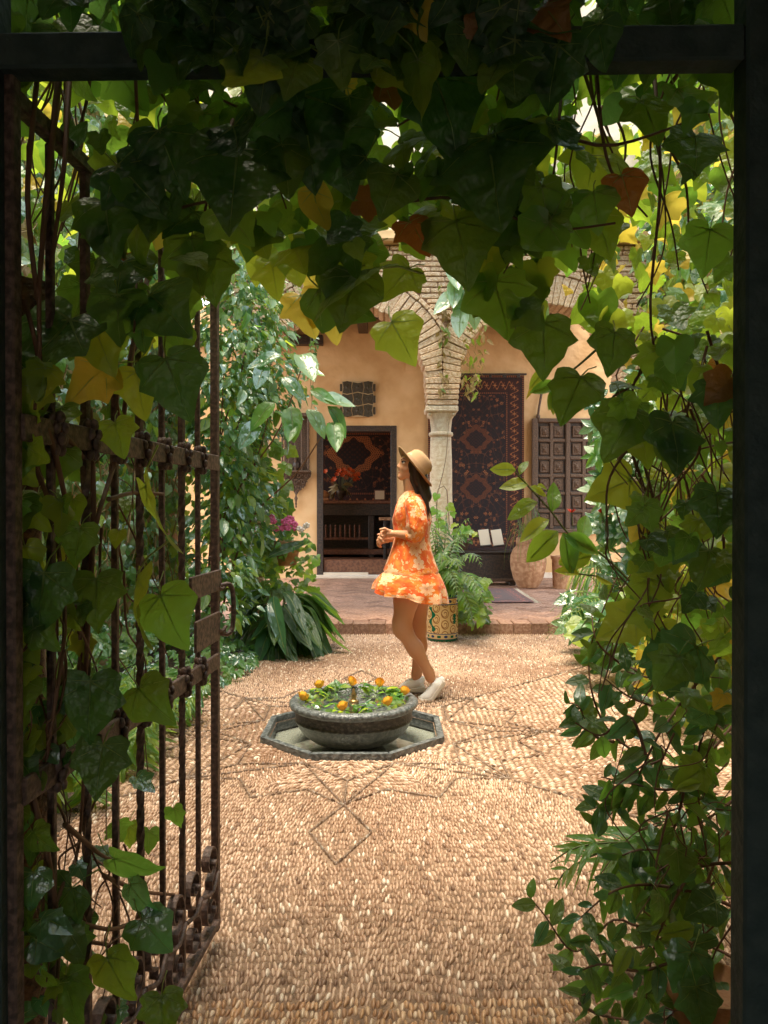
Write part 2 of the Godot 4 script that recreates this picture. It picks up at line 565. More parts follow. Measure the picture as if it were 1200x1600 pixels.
func build_ground():
	var g = Geo.new()
	var o = octagon(0.47, 0.0)
	var B = []
	for k in 8:
		var d = o[k] - OCT
		B.append(OCT + d.normalized() * 40.0)
	for k in 8:
		g.quad(B[k], B[(k + 1) % 8], o[(k + 1) % 8], o[k])
	var gr = struct("courtyard_ground", g.mesh(), M["mortar"])
	# ---- pebbles set on edge ----
	var pm = Geo.new()
	var rows = []
	for i in 5:
		var e = -0.35 + (PI / 2 + 0.35) * i / 4.0
		var ring = PackedVector3Array()
		for j in 8:
			var a = TAU * j / 8
			ring.append(Vector3(cos(e) * cos(a), sin(e), -cos(e) * sin(a)))
		rows.append(ring)
	pm.grid(rows, true)
	var peb = pm.mesh()
	var warp = FastNoiseLite.new()
	warp.seed = 5
	warp.frequency = 0.9
	var tone = FastNoiseLite.new()
	tone.seed = 9
	tone.frequency = 0.7
	# outline rows of the star and the lozenges round the fountain
	var segs = []
	for k in 16:
		var a = TAU * k / 16
		var tip = Vector2(sin(a), -cos(a)) * 1.1
		for s in [-1, 1]:
			var nt = Vector2(sin(a + s * TAU / 32), -cos(a + s * TAU / 32)) * 0.93
			segs.append([tip, nt])
	for k in 8:
		var a = TAU * k / 8
		var tip = Vector2(sin(a), -cos(a))
		for s in [-1, 1]:
			var co = Vector2(sin(a + s * PI / 8), -cos(a + s * PI / 8)) * 0.60
			segs.append([co, tip * 0.80])
			segs.append([co, tip * 1.1])
		segs.append([tip * 0.80, tip * 1.1])
	for k in 4:
		var a = TAU * k / 4
		var f = Vector2(sin(a), -cos(a)); var s = Vector2(f.y, -f.x)
		var q = [f * 1.1, f * 1.38 + s * 0.125, f * 1.66, f * 1.38 - s * 0.125]
		for i in 4: segs.append([q[i], q[(i + 1) % 4]])
		var d = (f + s).normalized()
		segs.append([d * 1.12, d * 3.2])
	var list = []
	var near = func(p: Vector2) -> float:
		var best = 9.0
		for s in segs:
			var q = Geometry2D.get_closest_point_to_segment(p, s[0], s[1])
			best = minf(best, q.distance_to(p))
		return best
	var put = func(x: float, z: float, ang: float, sc: float, dark: float):
		var b = Basis(Vector3.UP, ang) * Basis(Vector3(1, 0, 0), rf(-0.15, 0.15)) * Basis(Vector3(0, 0, 1), rf(-0.25, 0.25))
		var w = rf(0.0050, 0.0071) * sc
		var l = rf(0.0125, 0.0205) * sc
		if rng.randf() < 0.05: l *= 1.25; w *= 1.25
		var hgt = rf(0.009, 0.0135)
		b = b * Basis.from_scale(Vector3(w, hgt, l))
		var t = clampf(0.5 + tone.get_noise_2d(x * 1.0, z) * 0.8 + rf(-0.35, 0.35), 0, 1)
		var c = Color(0.29, 0.165, 0.10).lerp(Color(0.59, 0.405, 0.285), t)
		if rng.randf() < 0.07: c = Color(0.70, 0.57, 0.45)
		if rng.randf() < 0.05: c = Color(0.22, 0.13, 0.085)
		c = c * dark
		list.append([Transform3D(b, Vector3(x, rf(-0.003, 0.001), z)), c])
	# turned regions inside the star
	var ang_in = func(p: Vector2) -> float:
		var a = fposmod(atan2(p.x, -p.y), TAU / 8)
		return (0.75 if a < TAU / 16 else -0.75)
	for pass_ in 2:
		var du = 0.0138; var dv = 0.0355
		var nu = int(5.2 / du) if pass_ == 0 else int(7.2 / du)
		var nv = int(6.6 / dv) if pass_ == 0 else int(4.6 / dv)
		for iv in nv:
			for iu in nu:
				var uu = iu * du + (0.5 * du if iv % 2 else 0.0)
				var vv = iv * dv
				var x: float; var z: float
				if pass_ == 0: x = -2.1 + uu; z = -7.82 + vv
				else: x = -1.9 + vv; z = -7.82 + uu
				if x < -1.95 or x > 2.75 or z > -1.45 or z < -7.83: continue
				var dd = -z
				if absf(x) > dd * 0.52 + 0.12: continue
				x += warp.get_noise_2d(x, z * 1.4) * 0.05 + rf(-0.003, 0.003)
				z += warp.get_noise_2d(x * 1.4 + 40, z) * 0.05 + rf(-0.008, 0.008)
				var r = Vector2(x - OCT.x, z - OCT.z)     # y grows towards the camera
				var rel = Vector2(r.x, -r.y)
				var side = absf(r.x) > absf(r.y)
				if side != (pass_ == 1): continue
				if z < -7.815: continue
				# outside the stone octagon
				var inside = true
				for k in 8:
					var a = TAU * k / 8
					if r.dot(Vector2(sin(a), cos(a))) > 0.514: inside = false
				if inside: continue
				var ang = 0.0 if pass_ == 0 else PI / 2
				ang += warp.get_noise_2d(x * 0.8 + 9, z * 0.8) * 0.5
				var L = r.length()
				if L < 1.75:
					if near.call(rel) < 0.0145: continue
					if L < 0.93: ang = atan2(r.x, r.y) + ang_in.call(rel)
				elif absf(absf(r.x) - absf(r.y)) < 0.02: continue
				put.call(x, z, ang + rf(-0.25, 0.25), 0.9 if side else 1.0, 1.03 if side else 0.97)
	for s in segs:
		var L = s[0].distance_to(s[1])
		var n = int(L / 0.027)
		var dir = (s[1] - s[0]).normalized()
		for i in n:
			var p = s[0].lerp(s[1], (i + 0.5) / n)
			var w = Vector3(OCT.x + p.x, 0, OCT.z - p.y)
			if -w.z > 7.8 or w.x < -1.9: continue
			put.call(w.x, w.z, atan2(dir.x, -dir.y), 0.95, 0.38)
	var row = 0
	while row * 0.021 < 3.9:   # a border row laid along the foot of the step
		put.call(-1.3 + row * 0.021, -7.84, 0.0, 1.15, 1.05)
		row += 1
	# the nearest show largest and are stones of their own
	list.sort_custom(func(a, b): return (-a[0].origin.z + (9.0 if absf(a[0].origin.x / a[0].origin.z) > 0.36 or a[0].origin.z > -1.93 else 0.0)) < (-b[0].origin.z + (9.0 if absf(b[0].origin.x / b[0].origin.z) > 0.36 or b[0].origin.z > -1.93 else 0.0)))
	var mm = rough_free("pebble_mass", 0.42)
	mm.vertex_color_use_as_albedo = true
	var xs = []; var cs = []
	for i in list.size():
		if i < 300: part(gr, "pebble", peb, M["pebble%d" % (i % 6)], list[i][0])
		else:
			xs.append(list[i][0]); cs.append(list[i][1])
	print("pebbles ", list.size())
	multi(gr, "pebbles", peb, mm, xs, cs)

func rough_free(n: String, r: float) -> StandardMaterial3D:
	return mat(n, Color.WHITE, r)

func build_portico_floor():
	var g = Geo.new()
	g.box(Vector3(0.7, 0.045, -10.35), Vector3(8.4, 0.10, 4.98))
	var fl = struct("portico_floor", g.mesh(), M["joint"])
	# header bricks of the step edge
	var x = -1.65
	while x < 2.9:
		var w = rf(0.135, 0.185)
		var b = Geo.new()
		b.box(Vector3.ZERO, Vector3(w - 0.008, 0.118, 0.24), 0.008)
		var y = rf(0.056, 0.062)
		part(fl, "step_brick", b.mesh(), M["paver%d" % (rng.randi() % 4)], Transform3D(Basis(Vector3(0, 1, 0), rf(-0.02, 0.02)) * Basis(Vector3(0, 0, 1), rf(-0.015, 0.015)), Vector3(x + w / 2, y, -7.972 + rf(-0.008, 0.008))))
		x += w
	var W = 0.135
	var bm = boxmesh(Vector3(2 * W - 0.008, 0.03, W - 0.008), 0.004)
	var all = []
	for i in range(-40, 60):
		for j in range(-40, 60):
			var k = posmod(i - j, 4)
			var c: Vector2; var a: float
			if k == 0: c = Vector2(i + 1.0, j + 0.5); a = 0.0
			elif k == 3: c = Vector2(i + 0.5, j + 1.0); a = PI / 2
			else: continue
			c = (c * W).rotated(PI / 4)
			var p = Vector3(0.6 + c.x, 0.0995 + rf(-0.0025, 0.0035), -10.4 - c.y)
			if p.z > -8.12 or p.z < ZB + 0.02 or p.x < -3.1 or p.x > 4.4: continue
			all.append([Transform3D(Basis(Vector3.UP, a + PI / 4) * Basis(Vector3(1, 0, 0), rf(-0.012, 0.012)), p), rng.randi() % 4])
	all.sort_custom(func(a, b): return (-a[0].origin.z + (20.0 if a[0].origin.x < -1.0 or a[0].origin.x > 2.6 else 0.0)) < (-b[0].origin.z + (20.0 if b[0].origin.x < -1.0 or b[0].origin.x > 2.6 else 0.0)))
	var rest = [[], [], [], []]
	for i in all.size():
		if i < 300: part(fl, "floor_brick", bm, M["paver%d" % all[i][1]], all[i][0])
		else: rest[all[i][1]].append(all[i][0])
	for k in 4: multi(fl, "floor_bricks", bm, M["paver%d" % k], rest[k])

func build_house():
	var door = [-1.11, 0.21, FL, 2.63]
	# back wall of the portico with its doorway
	var g = Geo.new()
	var z0 = ZB - 0.3
	var add = func(gg, x0, x1, y0, y1, za, zb): gg.box(Vector3((x0 + x1) / 2, (y0 + y1) / 2, (za + zb) / 2), Vector3(x1 - x0, y1 - y0, absf(za - zb)))
	add.call(g, -3.4, door[0], 0.0, 4.6, ZB, z0)
	add.call(g, door[1], 4.9, 0.0, 4.6, ZB, z0)
	add.call(g, door[0], door[1], door[3], 4.6, ZB, z0)
	var w = thing("house_wall", "ochre plastered back wall of the portico behind the woman, with a dark doorway", "wall")
	part(w, "wall_face", g.mesh(), M["ochre"])
	g = Geo.new()
	add.call(g, -1.0, -0.26, FL + 0.0, FL + 0.09, ZB + 0.03, ZB - 0.02)
	add.call(g, 0.3, 3.0, FL, FL + 0.09, ZB + 0.03, ZB - 0.02)
	part(w, "skirting", g.mesh(), M["white_wall"])
	part(w, "cover_plate", boxmesh(Vector3(0.19, 0.21, 0.012), 0.004), M["ochre"], Transform3D(Basis(), P(642, 570, 12.79)))
	# door frame: two posts, a head and a threshold
	var dw = door[1] - door[0]
	for s in [0, 1]:
		part(w, "door_post", boxmesh(Vector3(0.10, door[3] - FL, 0.16), 0.008), M["dark_wood"], Transform3D(Basis(), Vector3(door[s] + (0.05 if s == 0 else -0.05), (door[3] + FL) / 2, ZB - 0.06)))
	part(w, "door_head", boxmesh(Vector3(dw - 0.2, 0.10, 0.16), 0.008), M["dark_wood"], Transform3D(Basis(), Vector3((door[0] + door[1]) / 2, door[3] - 0.05, ZB - 0.06)))
	part(w, "threshold", boxmesh(Vector3(dw - 0.2, 0.30, 0.10), 0.01), M["red_wood"], Transform3D(Basis(), Vector3((door[0] + door[1]) / 2, FL + 0.15, ZB - 0.10)))
	part(w, "door_sill", boxmesh(Vector3(dw + 0.1, 0.05, 0.22), 0.008), M["white_wall"], Transform3D(Basis(), Vector3((door[0] + door[1]) / 2, FL + 0.027, ZB + 0.06)))
	# the room behind
	g = Geo.new()
	add.call(g, -2.6, 1.7, 0.0, FL + 0.24, z0 - 0.0, -15.6)
	part(w, "room_floor", g.mesh(), M["red_wood"])
	g = Geo.new()
	add.call(g, -2.6, 1.7, 0.0, 3.4, -15.6, -15.8)
	add.call(g, -2.8, -2.6, 0.0, 0.9, z0, -15.8)
	add.call(g, -2.8, -2.6, 3.1, 3.4, z0, -15.8)
	add.call(g, -2.8, -2.6, 0.9, 3.1, -15.3, -15.8)
	add.call(g, 1.7, 1.9, 0.0, 3.4, z0, -15.8)
	add.call(g, -2.8, 1.9, 3.4, 3.6, z0, -15.8)
	part(w, "room_wall", g.mesh(), M["ochre"])
	# portico ceiling with beams
	g = Geo.new()
	add.call(g, -2.3, 3.1, 4.38, 4.6, ZA - 0.36, ZB)
	var ce = thing("portico_ceiling", "dark wooden beamed ceiling over the portico", "ceiling")
	part(ce, "ceiling_boards", g.mesh(), M["dark_wood"])
	var bx = -2.2
	while bx < 3.0:
		part(ce, "beam", boxmesh(Vector3(0.16, 0.24, 4.2), 0.01), M["dark_wood"], Transform3D(Basis(), Vector3(bx, 4.255, -10.65)))
		bx += 0.62
	part(ce, "wall_plate", boxmesh(Vector3(2.2, 0.16, 0.14), 0.01), M["dark_wood"], Transform3D(Basis(), Vector3(-2.1, 4.02, ZB + 0.075)))
	# upper storey above the arcade
	var up = thing("upper_storey", "pale plastered upper storey above the brick arcade, glimpsed through the ivy", "wall")
	g = Geo.new()
	add.call(g, -4.0, 5.2, 4.05, 8.0, ZA - 0.02, ZA - 0.36)
	part(up, "wall_face", g.mesh(), M["white_wall"])
	part(up, "cornice", boxmesh(Vector3(9.2, 0.12, 0.16), 0.02), M["ochre"], Transform3D(Basis(), Vector3(0.6, 4.11, ZA + 0.06)))
	part(up, "eave", boxmesh(Vector3(9.4, 0.14, 1.0), 0.02), M["terracotta"], Transform3D(Basis(), Vector3(0.6, 8.07, ZA + 0.1)))
	for xx in [-0.9, 1.5]:
		var wi = part(up, "window", boxmesh(Vector3(0.95, 1.5, 0.06), 0.01), M["dark_wood"], Transform3D(Basis(), Vector3(xx, 5.9, ZA + 0.012)))
		part(wi, "sill", boxmesh(Vector3(1.15, 0.07, 0.16), 0.01), M["ochre"], Transform3D(Basis(), Vector3(0, -0.79, 0.05)))
		for s in [-1, 1]:
			part(wi, "shutter", boxmesh(Vector3(0.43, 1.4, 0.04), 0.01), M["carved_wood"], Transform3D(Basis(), Vector3(0.225 * s, 0, 0.052)))
	# garden walls left and right
	g = Geo.new()
	add.call(g, -2.45, -2.15, -0.1, 5.2, -1.42, ZA + 0.02)
	var lw = single("left_garden_wall", g.mesh(), M["garden_wall"], "rough garden wall on the left, overgrown with variegated creeper behind the iron gate", "wall")
	lw.name = "garden_wall"
	g = Geo.new()
	add.call(g, 2.9, 3.2, -0.1, 5.2, -1.42, ZA + 0.02)
	single("garden_wall", g.mesh(), M["garden_wall"], "garden wall on the right, almost hidden by palms and broad-leaved shrubs", "wall")
	# planting beds
	for s in [0, 1]:
		g = Geo.new()
		var xa = [-2.15, 1.95][s]; var xb = [-1.28, 2.9][s]
		var rows = []
		for i in 30:
			var row = PackedVector3Array()
			for j in 8:
				var t = j / 7.0
				var edge = 0.0 if (j == 0 or j == 7) else rf(-0.015, 0.03)
				row.append(Vector3(lerpf(xa, xb, t), 0.004 + sin(PI * t) * 0.06 + edge * sin(PI * t), lerpf(-1.5, -7.8, i / 29.0)))
			rows.append(row)
		g.grid(rows, false)
		var bed = struct("planting_bed", g.mesh(), M["soil"])

func build_passage():
	# the dark covered entrance in which the photographer stands
	var g = Geo.new()
	for s in [-1.0, 1.0]:
		g.box(Vector3(s * 1.05, 1.5, 0.6), Vector3(0.3, 3.1, 3.5))
	for s in [-1.0, 1.0]:
		g.box(Vector3(s * 0.75, 1.5, 2.45), Vector3(0.90, 3.1, 0.2))
	g.box(Vector3(0, 2.55, 2.45), Vector3(0.60, 1.0, 0.2))
	var pw = thing("entrance_passage", "dark covered entrance passage framing the view", "passage")
	part(pw, "passage_wall", g.mesh(), M["passage"])
	part(pw, "passage_ceiling", boxmesh(Vector3(2.4, 0.2, 3.7)), M["passage"], Transform3D(Basis(), Vector3(0, 2.75, 0.6)))
	g = Geo.new()
	for s in [-1.0, 1.0]:
		g.box(Vector3(s * 2.2, 2.55, -1.25), Vector3(2.94, 5.3, 0.3))
	g.box(Vector3(0, 4.0, -1.25), Vector3(1.46, 2.4, 0.3))
	part(pw, "front_wall", g.mesh(), M["garden_wall"])
	part(pw, "passage_floor", boxmesh(Vector3(1.8, 0.05, 3.4)), M["passage"], Transform3D(Basis(), Vector3(0, 0.0, 0.75)))
	var fr = thing("door_frame", "near-black frame of posts and crossbar around the garden gateway", "door frame")
	part(fr, "post", boxmesh(Vector3(0.16, 2.8, 0.05), 0.004), M["dark_frame"], Transform3D(Basis(), Vector3(-0.672, 1.35, -1.215)))
	part(fr, "post", boxmesh(Vector3(0.18, 2.8, 0.05), 0.004), M["dark_frame"], Transform3D(Basis(), Vector3(0.646, 1.35, -1.215)))
	part(fr, "crossbar", boxmesh(Vector3(1.15, 0.055, 0.045), 0.004), M["dark_frame"], Transform3D(Basis(Vector3(0, 0, 1), 0.012), Vector3(-0.02, 2.016, -1.215)))

# ================= arcade =================
func clip_half(poly: PackedVector2Array, nx: float, c: float) -> PackedVector2Array:
	# keep nx * x <= nx * c
	var out = PackedVector2Array()
	for i in poly.size():
		var a = poly[i]; var b = poly[(i + 1) % poly.size()]
		var da = nx * (a.x - c); var db = nx * (b.x - c)
		if da <= 0: out.append(a)
		if da * db < 0: out.append(a.lerp(b, da / (da - db)))
	return out

func worn(poly: PackedVector2Array, amt: float) -> PackedVector2Array:
	# softened, uneven outline of an old hand-made brick
	var out = PackedVector2Array()
	for i in poly.size():
		var a = poly[i]; var b = poly[(i + 1) % poly.size()]
		var L = a.distance_to(b)
		var cut = minf(0.010, L * 0.25)
		out.append(a + (b - a).normalized() * cut)
		if L > 0.12:
			var nn = Vector2(-(b - a).y, (b - a).x).normalized()
			out.append(a.lerp(b, rf(0.35, 0.65)) + nn * rf(-amt, amt))
		out.append(b - (b - a).normalized() * cut)
	return out

func build_arcade():
	var cx0 = 0.617
	var span = 2.06
	var R = 0.85
	var sy = P(690, 600, 8.15).y
	var cap = P(690, 633, 8.15).y
	var ar = thing("brick_arcade", "arcade of worn pink bricks whose arches spring from a stone column", "arcade")
	var bricks = []
	var core = Geo.new()
	for col in [-1, 0, 1]:
		var cx = cx0 + col * span
		# stilt courses between capital and spring
		var n = 4
		for i in n:
			var y0 = lerpf(cap, sy, float(i) / n); var y1 = lerpf(cap, sy, float(i + 1) / n)
			var wl = 0.165 + 0.004 * i
			bricks.append([PackedVector2Array([Vector2(cx - wl, y0 + 0.004), Vector2(cx + wl, y0 + 0.004), Vector2(cx + wl, y1 - 0.004), Vector2(cx - wl, y1 - 0.004)]), rf(0, 0.012), 0.36])
		core.box(Vector3(cx, (cap + sy) / 2, ZA - 0.18), Vector3(0.30, sy - cap, 0.30))
	for arch in [-1, 0, 1]:
		var ac = cx0 + arch * span + span / 2
		var nb = 44
		var corepoly = []
		for i in nb:
			var a0 = PI * i / nb + 0.003; var a1 = PI * (i + 1) / nb - 0.003
			var jr = rf(-0.012, 0.012)
			var p = PackedVector2Array()
			for q in [[R + jr, a0], [R + 0.30, a0], [R + 0.30, a1], [R + jr, a1]]:
				p.append(Vector2(ac + q[0] * cos(q[1]), sy + q[0] * sin(q[1])))
			p = clip_half(p, 1.0, ac + span / 2 - 0.003)
			p = clip_half(p, -1.0, ac - span / 2 + 0.003)
			if p.size() > 2: bricks.append([p, rf(0, 0.014), 0.36])
			# recessed core behind the joints
			var r0 = R + 0.02; var r1 = R + 0.30
			for zz in [ZA - 0.02]:
				var c1 = Vector3(ac + r0 * cos(a0 - .003), sy + r0 * sin(a0 - .003), zz); var c2 = Vector3(ac + r1 * cos(a0 - .003), sy + r1 * sin(a0 - .003), zz)
				var c3 = Vector3(ac + r1 * cos(a1 + .003), sy + r1 * sin(a1 + .003), zz); var c4 = Vector3(ac + r0 * cos(a1 + .003), sy + r0 * sin(a1 + .003), zz)
				var bk = Vector3(0, 0, -0.32)
				core.quad(c1, c2, c3, c4)
				core.quad(c4 + bk, c3 + bk, c2 + bk, c1 + bk)
				core.quad(c4 + bk, c1 + bk, c1, c4)
		# thin projecting course over the ring
		var m = 26
		for i in m:
			var a0 = PI * i / m + 0.004; var a1 = PI * (i + 1) / m - 0.004
			var p = PackedVector2Array()
			for q in [[R + 0.306, a0], [R + 0.352, a0], [R + 0.352, a1], [R + 0.306, a1]]:
				p.append(Vector2(ac + q[0] * cos(q[1]), sy + q[0] * sin(q[1])))
			if p[0].x > ac + span / 2 - 0.005 or p[2].x > ac + span / 2 - 0.005 or p[0].x < ac - span / 2 + 0.005 or p[2].x < ac - span / 2 + 0.005: continue
			bricks.append([p, 0.026, 0.38])
	# level courses in the spandrels
	var y = sy
	var row = 0
	while y < 4.04:
		var hh = rf(0.050, 0.062)
		var x = -3.6 + (0.12 if row % 2 else 0.0)
		while x < 4.3:
			var L = rf(0.22, 0.28)
			var xa = x; var xb = x + L - 0.010
			x += L
			for arch in [-2, -1, 0, 1]:   # trim against the rings
				var ac = cx0 + arch * span + span / 2
				var dy = y + hh * 0.5 - sy
				var ro = R + 0.358
				if dy < ro:
					var hx = sqrt(ro * ro - dy * dy)
					if xb > ac - hx and xa < ac + hx:
						if (xa + xb) / 2 < ac: xb = minf(xb, ac - hx)
						else: xa = maxf(xa, ac + hx)
			if xb - xa < 0.03: continue
			bricks.append([PackedVector2Array([Vector2(xa, y), Vector2(xb, y), Vector2(xb, y + hh - 0.012), Vector2(xa, y + hh - 0.012)]), rf(-0.004, 0.010), 0.12])
		y += hh
		row += 1
	# core of the spandrels
	for col in [-1, 0, 1]:
		var cx = cx0 + col * span
		var poly = PackedVector2Array([Vector2(cx - span / 2, 4.05), Vector2(cx - span / 2, sy + R + 0.25)])
		for k in 13:
			var a = PI / 2 - (PI / 2) * k / 12.0
			poly.append(Vector2(minf(cx - span / 2 + (R + 0.25) * cos(a), cx - 0.0), sy + (R + 0.25) * sin(a)))
		for k in range(12, -1, -1):
			var a = PI / 2 - (PI / 2) * k / 12.0
			poly.append(Vector2(maxf(cx + span / 2 - (R + 0.25) * cos(a), cx + 0.002), sy + (R + 0.25) * sin(a)))
		poly.append(Vector2(cx + span / 2, 4.05))
		core.prism(poly, ZA - 0.34, ZA - 0.016)
	part(ar, "mortar_core", core.mesh(), M["joint"])
	var want = P(640, 540, 8.15)
	var sortkey = func(b): 
		var c = Vector2()
		for q in b[0]: c += q
		return (c / b[0].size()).distance_to(Vector2(want.x, want.y))
	for b in bricks: b.append(sortkey.call(b))
	bricks.sort_custom(func(a, b): return a[3] < b[3])
	var rest = [Geo.new(), Geo.new(), Geo.new(), Geo.new()]
	for i in bricks.size():
		var b = bricks[i]
		var k = rng.randi() % 4
		var gg = Geo.new() if i < 300 else rest[k]
		gg.prism(worn(b[0], 0.005), ZA - b[2], ZA + b[1], 0.007)
		if i < 300: part(ar, "brick", gg.mesh(), M["brick%d" % k])
	for k in 4:
		if rest[k].v.size(): 
			var o = part(ar, "bricks", rest[k].mesh(), M["brick%d" % k])
			o.set_meta("kind", "stuff")
	# stone columns
	for col in [0, 1]:
		var cx = cx0 + col * span + (0.0 if col else -0.006)
		var c = thing("stone_column", ["weathered cream stone column between the two brick arches, behind the woman", "stone column hidden among the shrubs at the right end of the arcade"][col], "column", Vector3(cx, FL, ZA - 0.17), "columns of the arcade")
		var H = cap - FL
		var g = Geo.new()
		var prof = []
		for q in [[0.0, 0.0], [0.19, 0.0], [0.19, 0.06], [0.17, 0.07], [0.18, 0.11], [0.15, 0.15], [0.145, 0.17]]: prof.append(Vector2(q[0], q[1]))
		g.lathe(prof, 28)
		part(c, "base", g.mesh(), M["column_stone"])
		g = Geo.new()
		prof = []
		var yt = H - 0.30
		for i in 15:
			var t = i / 14.0
			prof.append(Vector2(lerpf(0.132, 0.112, t) + 0.004 * sin(PI * t) + rf(-0.0015, 0.0015), lerpf(0.17, yt, t)))
		g.lathe(prof, 28, Vector2.ONE, 0.008)
		part(c, "shaft", g.mesh(), M["column_stone"])
		g = Geo.new()
		prof = []
		for q in [[0.112, -0.02], [0.128, -0.012], [0.132, 0.006], [0.128, 0.022], [0.112, 0.03]]: prof.append(Vector2(q[0], yt + q[1]))
		g.lathe(prof, 28)
		part(c, "neck_ring", g.mesh(), M["column_stone"])
		g = Geo.new()
		var rows = []
		for i in 9:   # bell that turns from round to square
			var t = i / 8.0
			var ring = PackedVector3Array()
			for j in 32:
				var a = TAU * j / 32
				var rr = lerpf(0.108, 0.128, t * t) + 0.022 * smoothstep(0.7, 0.95, t)
				var sq = 1.0 / maxf(absf(cos(a)), absf(sin(a)))
				var k2 = smoothstep(0.2, 1.0, t) * 0.75
				var r2 = rr * lerpf(1.0, sq, k2) + 0.006 * sin(a * 8) * sin(PI * t)
				ring.append(Vector3(r2 * cos(a), yt + 0.03 + t * 0.20, -r2 * sin(a)))
			rows.append(ring)
		g.grid(rows, true)
		for sx in [-1, 1]:
			for sz in [-1, 1]:
				g.ball(Vector3(sx * 0.125, H - 0.085, sz * 0.125), Vector3(0.022, 0.028, 0.022), 8, 5)
		part(c, "capital", g.mesh(), M["column_stone"])
		part(c, "abacus", boxmesh(Vector3(0.345, 0.068, 0.345), 0.014), M["column_stone"], Transform3D(Basis(), Vector3(0, H - 0.036, 0)))
	# brick pier at the left end
	var pr = thing("brick_pier", "brick pier half hidden by creeper at the left end of the arcade", "pier", Vector3(cx0 - span, 0, ZA - 0.18))
	part(pr, "pier_core", boxmesh(Vector3(0.34, cap, 0.34), 0.0, Vector3(0, cap / 2, 0)), M["joint"])
	var yy = 0.0
	var k3 = 0
	while yy < cap - 0.06:
		var hh = 0.062
		for s in [-1, 1]:
			var sw = 0.185
			var gg = boxmesh(Vector3(sw - 0.006, hh - 0.012, 0.40), 0.007)
			if k3 % 2 == 0: part(pr, "brick", gg, M["brick%d" % (rng.randi() % 4)], Transform3D(Basis(), Vector3(s * sw / 2, yy + hh / 2, rf(-0.005, 0.008))))
			else: part(pr, "brick", gg, M["brick%d" % (rng.randi() % 4)], Transform3D(Basis(Vector3.UP, PI / 2), Vector3(rf(-0.005, 0.008), yy + hh / 2, s * sw / 2)))
		yy += hh
		k3 += 1

